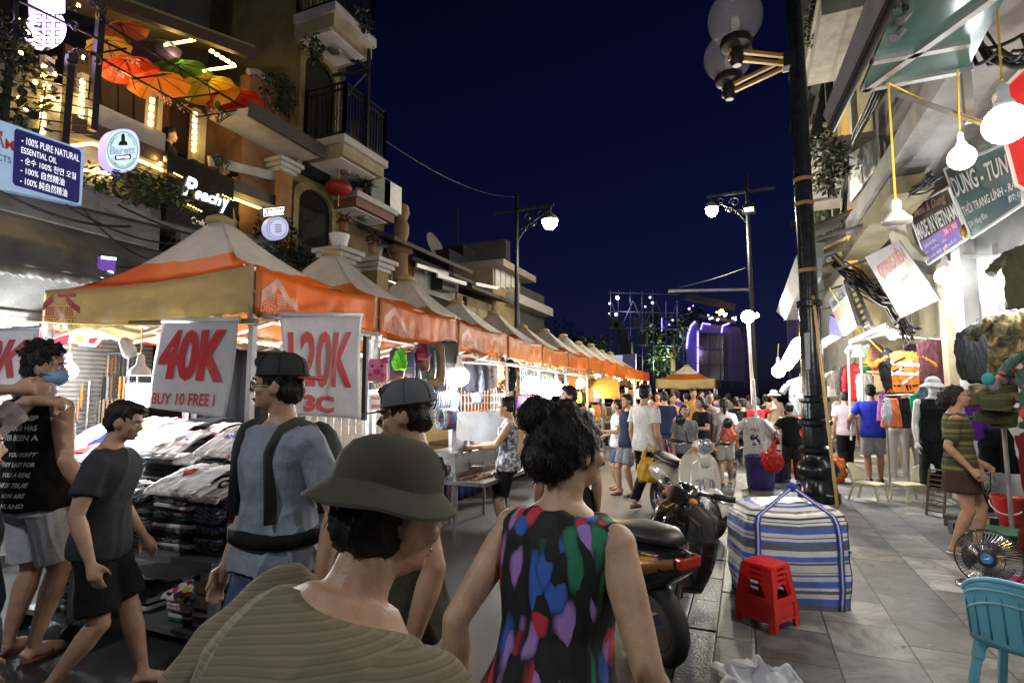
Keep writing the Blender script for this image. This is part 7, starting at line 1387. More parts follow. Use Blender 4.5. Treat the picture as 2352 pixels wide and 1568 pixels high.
for i,(u,v,w_,h_,c,lab)in enumerate(((912,838,30,62,(.035,.012,.05),'dark purple knapsack first in the hanging row'),(935,842,32,58,(.02,.03,.16),'blue spotted knapsack beside the purple one'),(966,826,34,46,(.15,.05,.05),'red patterned knapsack in the hanging row'),(985,835,30,60,(.04,.06,.05),'dark green knapsack in the hanging row'),(1000,838,40,86,(.13,.10,.065),'khaki rucksack with tan edges'),(1030,832,40,84,(.02,.018,.018),'black rucksack at the end of the hanging row'),(950,868,30,38,(.03,.035,.06),'small dark pouch under the knapsacks'),(1005,880,40,30,(.12,.14,.22),'grey blue pouch under the rucksacks'))):bag(lab,u,v,w_*1.15,h_*1.15,c,strap=.06,name='rucksack',dep=.6,a=15*(i%3-1))
garment('scarf','bright green scarf tied over the purple knapsack',(920,802),(P(920,802,x=XF+.15)-CAM).dot(_F),.16,.2,cl('lime',(.12,.55,.03)),'drape',20,hang=False)
garment('scarf','dark flag like cloth with red edging over the rucksacks',(970,790),(P(970,790,x=XF+.1)-CAM).dot(_F),.2,.16,cl('plum',(.12,.02,.05)),'drape',0,hang=False)
g=random.Random(31);hc=[('white',(.6,.6,.6)),('pale blue',(.25,.35,.55)),('black',(.015,.015,.02)),('cream',(.5,.45,.3)),('pink',(.55,.25,.3)),('navy',(.02,.03,.10)),('lime',(.35,.4,.08))]
def hairband(label,p,X,Y,r,c,grp):m=MB();m.tube([p+X*r*math.cos(k)*.25+Y*r*math.cos(k)+V((0,0,r*math.sin(k)))for k in[2*math.pi*i/18 for i in range(19)]],.013,6);return tag(m.build('hairband',mat('band '+c[0],c[1],.4,ns=30,var=.3),smooth=True),label,'hairband',grp)
for i in range(17):c=g.choice(hc);p=P(962+i*5.4,912+i*.5+2*math.sin(i),x=XF);hairband(c[0]+' hairband on the upper bar below the rucksacks',p,V((0,1,0)),V((-.55,0,0))+V((0,0,0)),.115,c,'hairbands on the upper bar')
for i in range(9):c=[('sky',(.15,.4,.5)),('pearl',(.55,.55,.6)),('red',(.45,.02,.03)),('royal blue',(.03,.06,.4)),('violet',(.25,.1,.3))][i%5];p=P(1012+i*4.4,962,x=XF+.2);hairband(c[0]+' hairband on the lower roll beside the grey board',p,V((0,1,0)),V((-.7,0,0)),.105,c,'hairbands on the lower roll')
for i,(u,v)in enumerate(((955,958),(968,955))):hairband(('clear bagged ring of bands left of the bright roll','dotted ring of bands left of the bright roll')[i],P(u,v,x=XF+.1),V((0,1,0)),V((-.7,0,0)),.13,('glassy',(.35,.33,.33)),None)
m=MB();m.tube([P(955,908,x=XF),P(1055,918,x=XF)],.01,6);m.tube([P(1000,962,x=XF+.2),P(1056,962,x=XF+.2)],.01,6);m.tube([P(902,800,x=XF),P(1050,812,x=XF)],.012,6);tag(m.build('display_rails',steel),'thin rails holding hairbands and rucksacks at the second stall','rail')
stall_bulb('warm bulb among the rucksacks of the second stall',932,880,dict(x=-3.1),.035,12,True);stall_bulb('glaring white bulb right of the rucksacks',1055,865,dict(x=-3.05),.115,45)
q=[P(1050,946,x=-2.95),P(1168,943,x=-2.95),P(1170,1032,x=-2.85),P(1046,1034,x=-2.85)];t=thing('display_case','grey metal board of a cart with a smooth pale face','board',q[3]);MB().slab(q,.04).build('panel',mat('board blue grey',(.27,.31,.37),.3,.3,var=.25,ns=2),t)
t=thing('steel_cart','stainless steel snack cart with a drawer beside the woman with a bun','cart',P(1100,1120,z=0));a,c=P(1046,1036,x=-2.85),P(1172,1034,x=-2.85);m=MB();m.span((-3.25,a.y,.72),(-2.84,c.y,a.z-.02));m.build('body',mat('cart steel',(.35,.37,.38),.3,.7,var=.25,ns=3),t,bevel=.01);m=MB();m.tube([P(1078,1062,x=-2.82),P(1080,1072,x=-2.80),P(1108,1070,x=-2.80),P(1110,1060,x=-2.82)],.012,6);m.build('drawer_handle',dark_p,t);m=MB();m.span((-3.2,a.y,.60),(-2.5,c.y,.64));m.build('tray',mat('cart steel',(.35,.37,.38)),t);[MB().bar((x_,y_,0),(x_,y_,.72),.03).build('leg',steel,t)for x_ in(-3.2,-2.88)for y_ in(a.y+.05,c.y-.05)];g=random.Random(6);m=MB();[m.tube([V((g.uniform(-2.85,-2.55),g.uniform(a.y,c.y),.65)),V((g.uniform(-2.85,-2.55),g.uniform(a.y,c.y),.665))],.012,5)for _ in range(26)];m.build('skewers',mat('skewer',(.22,.10,.06),.5),t)
# third stall
for i,(u,v,w_,h_,c,kk,lab)in enumerate(((1080,848,.2,.42,(.05,.05,.06),'k','black and white backpack straps bundle at the third stall'),(1095,862,.2,.5,(.30,.34,.50),'w','pale blue patterned scarf at the third stall'),(1130,842,.18,.44,(.5,.42,.4),'q','white scarf with orange flowers at the third stall'),(1152,846,.2,.5,(.08,.035,.02),'d','brown scarf with white dots at the third stall'),(1172,850,.2,.46,(.02,.02,.03),'p','black scarf with white specks at the third stall'),(1112,858,.14,.36,(.14,.14,.18),'k','dark bandana between the pale scarves'))):
 mm={'k':cl('sc%d'%i,c),'w':ramp_mat('blue flower cloth','voronoi',[(0,(.30,.34,.50)),(.6,(.5,.5,.55)),(.85,(.15,.25,.2))],30),'q':ramp_mat('orange flower cloth','voronoi',[(0,(.52,.46,.44)),(.7,(.45,.14,.06)),(.85,(.5,.35,.1))],28),'d':ramp_mat('dotted cloth','voronoi',[(0,(.07,.03,.02)),(.75,(.5,.48,.45))],40),'p':fab['p']}[kk]
 garment('scarf',lab,(u,v-25),(P(u,v,x=XF)-CAM).dot(_F),w_,h_,mm,'drape',10,hang=False,vox=.014)
def panel(label,u0,u1,v0,v1,x):
 a,c=P(u0,v0,x=x),P(u1,v0,x=x);zb=P(u0,v1,x=x).z;m=MB();n=max(3,int((c.y-a.y)/.1));[m.bar((x,a.y+(c.y-a.y)*k/n,zb),(x,a.y+(c.y-a.y)*k/n,a.z),.009)for k in range(n+1)];k2=int((a.z-zb)/.1);[m.bar((x,a.y,zb+(a.z-zb)*k/k2),(x,c.y,zb+(a.z-zb)*k/k2),.009)for k in range(k2+1)];return tag(m.build('wire_panel',white_p),label,'wire panel')
panel('white wire grid panel behind the scarves of the third stall',1060,1165,850,965,-3.5);panel('white wire grid panel of the fourth stall hung with purses',1195,1262,835,1000,-3.5);panel('dark backed wire grid under the 120K sheet',690,850,955,1010,-3.5)
for i,a in enumerate((('orange leather pouch low on the third stall panel',1082,955,30,22,(.55,.2,.06)),('tan leather pouch right of the orange one',1112,952,26,22,(.40,.2,.08)),('small orange purse under the brown scarf',1138,958,24,20,(.6,.22,.05)))):bag(*a,x=-3.42,strap=.05)
emb=ramp_mat('embroidery','voronoi',[(0,(.05,.015,.09)),(.4,(.35,.03,.10)),(.6,(.5,.28,.03)),(.8,(.06,.2,.12))],34)
for a in(('purple embroidered purse on the fourth stall panel',1212,925,54,36,(.06,.015,.10)),('mustard patterned bag below the purple purse',1216,970,48,44,(.50,.28,.08))):t,p,M,w,h=bag(*a,x=-3.38,strap=.05);m=MB();m.lathe(p+M@V((0,w*.18,-h*.05)),[(w*.30,0),(w*.28,.01),(.005,.012)],16,M=M@rotx(R(-90)));m.build('embroidery',emb,t)
for i,(u,v,r,lab)in enumerate(((1252,868,38,'round bag with a red and green ring pattern, upper'),(1252,905,36,'round bag with a red and green ring pattern, lower'),(1250,985,52,'large round embroidered bag at the foot of the panel'))):
 t,p,M,w,h=bag(lab,u,v,r,r,(.10,.09,.07),x=-3.36,strap=.05,shape='round',flap=False);m=MB()
 for k,(a_,mi)in enumerate(((.44,0),(.34,1),(.24,2),(.12,0))):m.lathe(p+M@V((0,w*.17+k*.004,0)),[(w*a_,0),(w*a_*.9,.006),(.002,.007)],18,mi,M=M@rotx(R(-90)))
 m.build('embroidery',[mat('ring green',(.05,.16,.09),.7),mat('ring red',(.42,.03,.06),.7),mat('ring cream',(.45,.38,.25),.7)],t)
stall_bulb('warm bulb over the dotted scarf of the third stall',1145,842,dict(x=-3.2),.05,18,True);stall_bulb('large white bulb at the fourth stall',1220,882,dict(x=-3.1),.14,50);stall_bulb('white bulb beside the round bags',1278,892,dict(x=-3.1),.13,40);stall_bulb('warm bulb of the fifth stall',1330,880,dict(x=-3.15),.11,60,True);stall_bulb('small white bulb low among the leather bags',1362,906,dict(x=-3.2),.06,10);stall_bulb('white bulb right of the yellow basket bag',1472,903,dict(x=-3.0),.15,55);stall_bulb('warm bulb deep in the seventh stall',1420,868,dict(x=-3.6),.09,60,True);stall_bulb('warm bulb deep in the sixth stall',1372,862,dict(x=-3.7),.09,60,True);stall_bulb('warm bulb in the ninth stall',1455,880,dict(x=-3.6),.1,50,True)
c=P(1212,1028,x=-3.25);t=thing('carton','open cardboard carton standing under the fourth stall','carton',c);m=MB();m.span((c.x-.2,c.y-.22,c.z-.1),(c.x+.18,c.y+.22,c.z+.28));cb_=mat('cardboard',(.36,.22,.10),.8,bump=.1);m.build('body',cb_,t);m=MB();m.poly([(c.x-.2,c.y-.22,c.z+.283),(c.x+.18,c.y-.22,c.z+.283),(c.x+.2,c.y-.38,c.z+.36),(c.x-.2,c.y-.38,c.z+.36)],(0,.004,.004));m.poly([(c.x+.18,c.y-.2,c.z+.283),(c.x+.18,c.y+.2,c.z+.283),(c.x+.34,c.y+.2,c.z+.36),(c.x+.34,c.y-.2,c.z+.36)],(0,0,.006));m.build('flaps',cb_,t);m=MB();m.box(c+V((.19,-.03,.12)),(.006,.2,.14));m.build('print',mat('carton red',(.4,.06,.05),.7),t)
t,p,M,w,h=bag('yellow basket bag hanging over the crowd',1390,893,62,44,(.65,.33,.04),x=-3.0,strap=.10,flap=False,name='basket_bag',m=ramp_mat('basket weave','wave',[(0,(.45,.22,.02)),(.5,(.72,.40,.06))],40,const=False))
g=random.Random(17);cols=[('tan',(.40,.20,.07)),('brown',(.16,.07,.03)),('cream',(.55,.48,.36)),('mustard',(.55,.30,.04)),('black',(.02,.018,.016)),('grey',(.22,.22,.21)),('orange',(.60,.20,.03)),('olive',(.22,.24,.06))]
rows=[('upper',872),('middle',912),('lower',952)];si={1308:'fifth',1322:'fifth',1338:'fifth',1352:'sixth',1368:'sixth',1382:'sixth',1400:'seventh',1415:'seventh',1430:'eighth',1444:'eighth',1458:'ninth'}
for u in si:
 for rn,v in rows:
  if(u,rn)in((1382,'middle'),(1400,'middle')):continue
  c=g.choice(cols);ww=(30-(u-1300)*.09)*g.uniform(.8,1.15);bag('%s leather bag in the %s row of the %s stall'%(c[0],rn,si[u]),u+g.uniform(-4,4),900+(v-900)*(1-(u-1300)/420)+g.uniform(-4,4),ww,ww*g.uniform(.7,1.25),c[1],x=-3.3+g.uniform(-.2,.1),strap=.12,a=g.uniform(-30,30))
for o in[o for o in COL.objects if o.name.startswith('handbag')and 'leather bag in the' in o.get('label','')]:o['group']='leather bags of the farther stalls'
m=MB();g=random.Random(23)
for(u0,v0,u1,v1)in((1060,832,1275,845),(1165,838,1290,848),(1290,858,1430,872),(1290,842,1345,850)):m.tube([P(u0,v0,x=-3.05),P(u1,v1,x=-3.05)],.013,6)
for u,v in((1167,850),(1160,990),(1178,850)):pass
m.tube([P(1163,842,x=-2.98),P(1168,1010,x=-2.98)],.022,8);m.tube([P(1349,860,x=-3.0),P(1350,1000,x=-3.0)],.02,8);tag(m.build('stall_rails',mat('rail warm',(.5,.45,.36),.35,.6)),'rails and uprights carrying the goods of the middle stalls','rail')
for i,(ya,yb)in enumerate(ROW[1:9]):t=thing('stall_table',['cloth covered stall table under the rucksacks','cloth covered stall table under the scarves','cloth covered stall table under the embroidered purses','stall table of the fifth tent behind the crowd','stall table of the sixth tent behind the crowd','stall table of the seventh tent behind the crowd','stall table of the eighth tent behind the crowd','stall table of the ninth tent behind the crowd'][i],'table',(-4.2,(ya+yb)/2,0));MB().span((-4.9,ya+.12,.70),(-3.55,yb-.12,.76)).build('table_top',brown_w,t);m=MB();m.grid(lambda s,r:V((-3.54+.02*math.sin(s*40)*r,ya+.12+(yb-ya-.24)*s,.755-.6*r)),40,6);m.build('table_skirt',[fab['m'],fab['n'],fab['k'],fab['e']][i%4],t,True,solid=.006)
panel('dim wire panel closing the back of the second stall',800,1000,800,960,-5.5)
for i,(ya,yb)in enumerate(ROW[1:8]):
 m=MB();m.grid(lambda s,r:V((-5.75+.03*math.sin(s*30),ya+.05+(yb-ya-.1)*s,2.1-1.7*r)),40,4);tag(m.build('backdrop_sheet',[fab['k'],t_wh,t_wh,t_ye,t_or,t_wh,t_ye][i],smooth=True,solid=.005),['black sheet hung at the back of the second stall','white tarpaulin hung at the back of the third stall','white tarpaulin hung at the back of the fourth stall','cream tarpaulin hung at the back of the fifth stall','orange tarpaulin hung at the back of the sixth stall','white tarpaulin hung at the back of the seventh stall','cream tarpaulin hung at the back of the eighth stall'][i],'tarpaulin')
# scooters
def scooter(label,p,face,body,trim,roll=0,turn=0,visor=False,roundlamp=True,s=1.0,mir=True):
 t=thing('motor_scooter',label,'scooter',p);M=rotz(R(112.8-face)-math.pi/2)@roty(R(roll));pt=lambda x,y,z:p+M@(V((x,y,z))*s);ty=mat('tyre',(.015,.015,.015),.7)
 for nm,y in(('front_wheel',.60),('rear_wheel',-.62)):
  m=MB();m.tube([pt(0,y+.195*math.cos(k),.24+.195*math.sin(k))for k in[2*math.pi*i/26 for i in range(27)]],.05,10);o=m.build(nm,ty,t,True);m=MB();m.lathe(pt(0,y,.24),[(.15,-.03),(.15,.03),(.05,.05),(.05,-.05)],18,M=M@roty(R(90)));[m.bar(pt(.02,y,.24),pt(.02,y+.15*math.cos(k),.24+.15*math.sin(k)),.03)for k in(0,1.26,2.5,3.8,5)];m.build('rim',chrome if trim!='g' else trim,o)
 m=MB();m.grid(lambda u,v:pt((v-.5)*.16*(1-.5*abs(u-.5)),.60+.285*math.cos(.2+u*2.5),.24+.285*math.sin(.2+u*2.5)-abs(v-.5)**2*.16),16,8);m.build('front_fender',body,t,True,solid=.008)
 m=MB();[m.tube([pt(sx*.075,.60,.24),pt(sx*.06,.47,.60)],.02,8)for sx in(-1,1)];m.build('fork',chrome,t)
 def sh(u,v):w=.21*(.72+.55*math.sin(math.pi*min(1,v*.8+.12)))*(1.0 if v<.85 else 1-(v-.85)*2.6);a=(u-.5)*2;return pt(w*a,.47-.11*a*a-.10*v+(.05 if abs(a)<.3 else 0)*(1-v),.24+.66*v)
 m=MB();m.grid(sh,20,16);m.build('front_shield',body,t,True,solid=.02)
 m=MB();m.grid(lambda u,v:sh(.2+u*.6,.55+.32*v-.12*(2*u-1)**2)+M@V((0,.012,0)),14,8);m.build('badge_panel',trim,t,True,solid=.008);m=MB();m.tube([sh(.18+.64*k/14,.12+.26*math.sin(math.pi*k/14))+M@V((0,.012,0))for k in range(15)],.008,6);m.build('shield_trim',dark_p,t,True)
 m=MB();c=sh(.5,.80)+M@V((0,.03,0));m.box(c,(.05,.008,.06),M=M);m.build('badge',white_p,t,bevel=.008)
 m=MB();m.loft([[pt(.5*w*math.cos(k),y+h_*0,z+h_*math.sin(k))for k in[2*math.pi*i/18 for i in range(18)]]for y,w,z,h_ in((.36,.20,.28,.035),(.0,.26,.27,.04),(-.12,.24,.40,.14),(-.3,.30,.50,.17),(-.6,.34,.55,.15),(-.82,.24,.62,.10),(-.95,.10,.66,.05))]);m.build('body',body,t,50);m=MB();m.loft([[pt(.5*w*math.cos(k),y,z+h_*math.sin(k))for k in[2*math.pi*i/18 for i in range(18)]]for y,w,z,h_ in((-.40,.335,.53,.10),(-.6,.36,.565,.115),(-.8,.265,.625,.075),(-.9,.17,.65,.045))]);m.build('side_panel',trim,t,50)
 m=MB();m.loft([[pt(.5*w*math.cos(k),y,z+h_*math.sin(k))for k in[2*math.pi*i/18 for i in range(18)]]for y,w,z,h_ in((-.02,.12,.66,.03),(-.12,.24,.70,.05),(-.35,.28,.71,.05),(-.5,.27,.745,.055),(-.75,.24,.76,.05),(-.86,.12,.75,.03))]);m.build('seat',mat('seat vinyl',(.02,.02,.021),.45),t,True)
 T=rotz(R(turn));hp=lambda x,y,z:pt(*(T@V((x,y-.36,z))+V((0,.36,0))))
 m=MB();m.ell(hp(0,.38,.96),(.13*s,.13*s,.085*s),M@T,16);m.tube([hp(0,.38,.94),pt(0,.42,.74)],.06*s,10);m.build('headset',body,t,True)
 m=MB();(m.lathe(hp(0,.47,.975),[(.078,-.04),(.085,.0),(.08,.025)],20,M=M@T@rotx(R(-90)))if roundlamp else m.poly([hp(x,.475+.03*(1-abs(x)*6),.95+z)for x,z in((-.13,.05),(0,.075),(.13,.05),(.06,-.06),(-.06,-.06))],M@V((0,.02,0))));o=m.build('headlight',chrome,t,40);m=MB();m.ell(hp(0,.49,.975),(.07*s,.03*s,.07*s),M@T,14);m.build('lens',mat('lamp glass',(.5,.52,.55),.06,.6,var=.5,ns=60),o,True)
 m=MB();m.tube([hp(-.33,.24,1.0),hp(-.15,.36,.99),hp(.15,.36,.99),hp(.33,.24,1.0)],.013,8);m.build('handlebar',dark_p,t,True)
 for sx in(-1,1):
  m=MB();m.tube([hp(sx*.21,.325,.995),hp(sx*.34,.235,1.0)],.022,10);m.build('grip',mat('rubber',(.012,.012,.012),.6),t,True);m=MB();m.tube([hp(sx*.19,.37,.985),hp(sx*.25,.36,.975),hp(sx*.36,.28,.97)],.008,6);m.build('brake_lever',chrome,t,True)
  if mir:m=MB();m.tube([hp(sx*.17,.36,1.0),hp(sx*.22,.40,1.13),hp(sx*.26,.38,1.19)],.007,6);o=m.build('mirror',dark_p,t,True);m=MB();m.lathe(hp(sx*.27,.375,1.24),[(.02,-.015),(.058,-.008),(.06,.01),(.01,.014)],18,M=M@rotx(R(-90)));m.build('mirror_head',dark_p,o,True)
  m=MB();m.ell(hp(sx*.12,.44,.93),(.035,.025,.025),M,10);m.build('indicator',mat('indicator',(.6,.28,.08),.2),t,True)
 if visor:m=MB();m.grid(lambda u,v:hp((u-.5)*.34*(1-.3*v*v),.50-.14*v-.12*(2*u-1)**2,.99+.20*v),12,8);m.build('windscreen',mat('windscreen',(.08,.08,.09),.04,var=0,alpha=.45,spec=.8),t,True,solid=.004)
 m=MB();m.box(pt(0,-.93,.66),(.14,.05,.06),M=M);m.build('tail_light',mat('tail red',(.4,.02,.01),.2),t,bevel=.01);m=MB();m.tube([pt(.05,.1,.22),pt(.18,.16,.01)],.012,6);m.build('side_stand',steel,t);return t
def AT(u,v,d,face,off):c=P(u,v,d=d);a=R(112.8-face);return V((c.x-off*math.cos(a),c.y-off*math.sin(a),0))
pa=mat('paint black',(.012,.012,.013),.12,var=.05,coat=1,spec=.6);pw=mat('paint ivory',(.60,.58,.50),.16,var=.03,coat=1);pgd=mat('paint bronze',(.42,.20,.06),.25,.5,coat=.6)
scooter('ivory retro scooter with a round chrome headlamp, parked at the kerb',AT(1617,1027,6.2,168,.5),168,pw,pw,-4,-14)
scooter('black scooter with a small white badge parked before the ivory one',AT(1530,1112,3.95,205,.36),205,pa,pa,-9,-30,False,False,.90,False)
scooter('black and bronze scooter nearest us, half hidden by the flowered top',AT(1598,1235,3.0,335,-.93),335,pa,pgd,-5,15,False,False)
scooter('dark motor scooter with an orange stripe parked farther along the kerb',P(1672,1085,z=0),300,pa,mat('paint orange',(.55,.10,.02),.2,coat=1),0,10,False,False)
# people
B=cl('black',(.008,.008,.009));Wt_=cl('white',(.62,.62,.6));sand=mat('sandal brown',(.06,.03,.02),.6);wsand=mat('sandal white',(.6,.58,.55),.6);jean=cl('jeans',(.06,.085,.15))
# man with the backward cap and rucksack straps
p5=person('person','man in grey T-shirt, glasses and backward black cap, rucksack on his back',(640,822),2.35,0,216,{'yaw':-48,'armR':(.05,.03,-.31),'armL':(.05,.0,-.31),'build':1.02,'twist':4},{'top':('tee',cl('heather grey',(.22,.25,.30))),'hem':.49,'legs':('trousers',jean),'shoes':('shoe',dark_p),'wr':.02},q=2)
cap_on(p5,[mat('cap black',(.010,.010,.011),.8),mat('cap red',(.50,.02,.02),.7)],back=True)
H,h5,r5,rg=p5['H'],p5['h'],p5['root'],p5['rig']
m=MB();[m.tube([H(sx*.017+.0155*math.cos(k),.058-abs(sx*.017+.0155*math.cos(k))*.12,-.006+.011*math.sin(k))for k in[2*math.pi*i/16 for i in range(17)]],.0014,5)for sx in(-1,1)];m.tube([H(-.003,.058,-.003),H(.003,.058,-.003)],.0014,5);[m.tube([H(sx*.032,.054,-.003),H(sx*.043,.03,-.002),H(sx*.046,-.005,-.004)],.0014,5)for sx in(-1,1)];sub(m,'glasses',dark_p,r5,h5)
def straps(p,m_,pack=True):
 rg,t=p['rig'],bvh(p['top'].data);h=p['h']
 for sx in(-1,1):
  m=MB();L_=[]
  for k in range(18):
   a=k/17*math.pi;q_=rg.at((sx*(.062+.012*math.sin(a)),.055*math.cos(a),.245+.075*math.sin(a)));o=rg.at((sx*.06,0,.20));d_=(q_-o).normalized();hh=t.ray_cast((o+d_*.3)*h,-d_,1);L_.append((hh[0]/h if hh[0]is not None else q_)+d_*.003)
  L_=[rg.at((sx*.078,.066,.10))]+L_+[rg.at((sx*.075,-.07,.12))];m.tube(L_,.0165,8,flat=.3);sub(m,'rucksack_strap',m_,p['root'],h)
 if pack:m=MB();m.ell(rg.at((0,-.115,.20)),(.085,.055,.12),None,16);sub(m,'rucksack',m_,p['root'],h)
straps(p5,mat('strap charcoal',(.03,.034,.034),.8))
m=MB();m.loft([p5['rig'].ring(z,.094,.066,0,inf=.025)for z in(.565,.595)]);sub(m,'waist_belt',B,r5,h5)
# striped man in front
kh=ramp_mat('khaki stripe','axis',[(0,(.17,.145,.09)),(.3,(.205,.175,.108)),(.52,(.18,.153,.095)),(.64,(.128,.11,.068)),(.76,(.17,.145,.09))],95,2,rough=.9,spec=.1,rot=(.06,.22,0),bump=.2)
p6=person('person','stooping man in khaki striped shirt and dark olive hat, closest to us',(905,1030),.90,0,44,{'lean':24,'side':3,'strands':150,'armR':(.03,.24,-.05),'armL':(.10,.10,-.26),'build':1.4,'yaw':-4,'nod':6,'legL':(.055,-.12,.03)},{'top':('tee',kh),'sleeve':.8,'hem':.44,'legs':('trousers',jean),'shoes':('shoe',dark_p),'wr':.013,'ws':5},q=2)
cap_on(p6,mat('hat olive',(.045,.040,.026),.9,bump=.06,bs=150),hat=True,er=.022)
i_=p6['rig'];w_=i_.wr['R'];d_=(w_-i_.el['R']).normalized();m=MB();m.box(w_+d_*.07+V((-.022,0,.01)),(.006,.045,.085),M=rotx(R(-25)));sub(m,'held_phone',mat('phone silver',(.6,.6,.62),.2,.5),p6['root'],p6['h'],False)
# woman in the flowered top
fl_=bpy.data.materials.new('flowered black');fl_.use_nodes=True;N=fl_.node_tree.nodes;L=fl_.node_tree.links;b_=N['Principled BSDF'];b_.inputs['Roughness'].default_value=.75;tc=N.new('ShaderNodeTexCoord');mp=N.new('ShaderNodeMapping');mp.inputs['Scale'].default_value=(1.5,1.5,.62);mp.inputs['Rotation'].default_value=(0,R(28),0);L.new(tc.outputs['Object'],mp.inputs[0]);nz=N.new('ShaderNodeTexNoise');nz.inputs['Scale'].default_value=9;L.new(mp.outputs[0],nz.inputs[0]);mx=N.new('ShaderNodeMix');mx.data_type='RGBA';mx.blend_type='LINEAR_LIGHT';mx.inputs[0].default_value=.06;L.new(mp.outputs[0],mx.inputs[6]);L.new(nz.outputs['Color'],mx.inputs[7])
vo=N.new('ShaderNodeTexVoronoi');vo.inputs['Scale'].default_value=19;L.new(mx.outputs[2],vo.inputs[0]);sp_=N.new('ShaderNodeSeparateColor');L.new(vo.outputs['Color'],sp_.inputs[0]);rp_=N.new('ShaderNodeValToRGB');rp_.color_ramp.interpolation='CONSTANT';e=rp_.color_ramp.elements;e.remove(e[1]);e[0].color=(.005,.005,.007,1)
for p_,c_ in((.26,(.5,.025,.05)),(.46,(.03,.11,.45)),(.62,(.32,.18,.48)),(.80,(.005,.005,.007)),(.9,(.01,.16,.08))):k=e.new(p_);k.color=(*c_,1)
L.new(sp_.outputs[0],rp_.inputs[0]);r2=N.new('ShaderNodeValToRGB');r2.color_ramp.elements[0].position=.42;r2.color_ramp.elements[0].color=(1,1,1,1);r2.color_ramp.elements[1].position=.75;r2.color_ramp.elements[1].color=(.02,.02,.02,1);L.new(vo.outputs['Distance'],r2.inputs[0]);mm=N.new('ShaderNodeMix');mm.data_type='RGBA';mm.blend_type='MULTIPLY';mm.inputs[0].default_value=1;L.new(rp_.outputs[0],mm.inputs[6]);L.new(r2.outputs[0],mm.inputs[7]);L.new(mm.outputs[2],b_.inputs['Base Color'])
p7=person('person','black haired woman in a sleeveless flowered top walking away in front',(1312,940),1.42,0,38,{'lean':9,'yaw':-22,'armR':(.10,.07,-.28),'armL':(.06,-.02,-.3),'strands':6500,'legR':(.05,.1,0),'legL':(.05,-.12,.02)},{'top':('sleeveless',fl_),'hem':.43,'flare':.02,'legs':('trousers',B),'shoes':('sandal',sand),'wr':.014},skin=(.48,.30,.19),hair='bigbun',fem=True,q=2)
# man in the lettered black vest
p1=person('person','man in black sleeveless vest with white lettering on the back, white shorts, blue mask',(108,800),3.45,0,14,{'yaw':-58,'armL':(.20,.10,-.20),'armR':(.07,.06,-.30),'build':1.04},{'top':('sleeveless',B),'hem':.47,'flare':.02,'legs':('shorts',cl('shorts white',(.48,.49,.52))),'legw':1.12,'shoes':('sandal',mat('sandal red',(.14,.03,.03))),'wr':.012},q=2,hair='spiky')
H=p1['H'];m=MB();m.ell(H(0,.034,-.034),(.042,.034,.030),p1['rig'].Rh,14);[m.tube([H(sx*.038,.03,-.03),H(sx*.047,-.005,-.012)],.003,5)for sx in(-1,1)];sub(m,'face_mask',cl('mask blue',(.20,.36,.55)),p1['root'],p1['h'])
m=MB();nb=p1['rig'].nb;[m.tube([nb+V((.048*math.cos(k),.045*math.sin(k)-.006,z+.007*math.sin(k*3)))for k in[2*math.pi*i/20 for i in range(21)]],.014,8)for z in(.0,.022)];sub(m,'neck_scarf',ramp_mat('scarf check','wave',[(0,(.5,.48,.47)),(.6,(.42,.26,.28))],40,const=False),p1['root'],p1['h'])
tr=bvh(p1['top'].data);h1=p1['h'];m=MB();rg1=p1['rig']
for i,(tx,wd,hh)in enumerate((('THE FRIENDSHIP',.165,.018),('CAN CEASE HAS',.135,.018),('NEVER BEEN A',.14,.018),("YOU DON'T",.085,.014),('THEY LAST FOR',.11,.014),('YOU A REAL',.095,.014),('LOVE IS TRUE',.12,.014),('HOW ARE',.07,.014),('ME AND',.07,.014))):
 z=.76-i*.031-(.02 if i>2 else 0);xr=.082;pts=[V(((xr-wd+wd*a),0,z+hh*b))for a,b in text2d(tx,.02,.2)[0]];vs=[]
 for p_ in pts:q_=rg1.at((-p_.x*-1,0,p_.z-.52));q_.y=-.4;ht=tr.ray_cast(q_*h1,V((0,1,0)),2);vs.append((ht[0]/h1 if ht[0]is not None else q_)+V((0,-.0022,0)))
 m.add(vs,text2d(tx,.02,.2)[1])
o=sub(m,'lettering',Wt_,p1['top'],h1,False)
# walker in dark shorts, others at the left edge
dk=cl('dark grey',(.035,.037,.042))
p4=person('person','walker in dark grey T-shirt and long black shorts before the T-shirt table',(290,925),3.0,0,78,{'armR':(.05,.05,-.31),'armL':(.04,.08,-.29),'legR':(.05,-.10,.03),'legL':(.05,.14,0),'toeR':-20,'lean':4,'nod':14},{'top':('tee',dk),'legs':('shorts',B),'legw':1.15,'shoes':('sandal',sand),'wr':.014},q=1)
person('person','person in black top and cream trousers cut off at the lower left edge',(-62,960),1.85,0,42,{'armR':(.075,.02,-.27),'armL':(.04,.05,-.3)},{'top':('tee',B),'legs':('trousers',cl('cream trousers',(.42,.38,.32))),'shoes':('shoe',dark_p)},skin=(.48,.30,.19),q=1)
person('person','person at the far left edge reaching an arm out towards the masked man',(-62,850),2.9,0,80,{'armR':(.02,.20,.14),'armL':(.02,.18,.10)},{'top':('tee',cl('pink white',(.5,.42,.42))),'legs':('trousers',jean),'shoes':('shoe',dark_p)},q=1)
p=person('person','man in grey flat cap and olive shirt behind the striped man',(930,884),2.0,0,262,{'armR':(.05,.05,-.3),'armL':(.05,.0,-.31),'nod':8,'yaw':-8},{'top':('tee',cl('dull olive',(.05,.05,.032))),'legs':('trousers',dk),'shoes':('shoe',dark_p)},q=1);cap_on(p,mat('cap grey',(.09,.095,.10),.85))
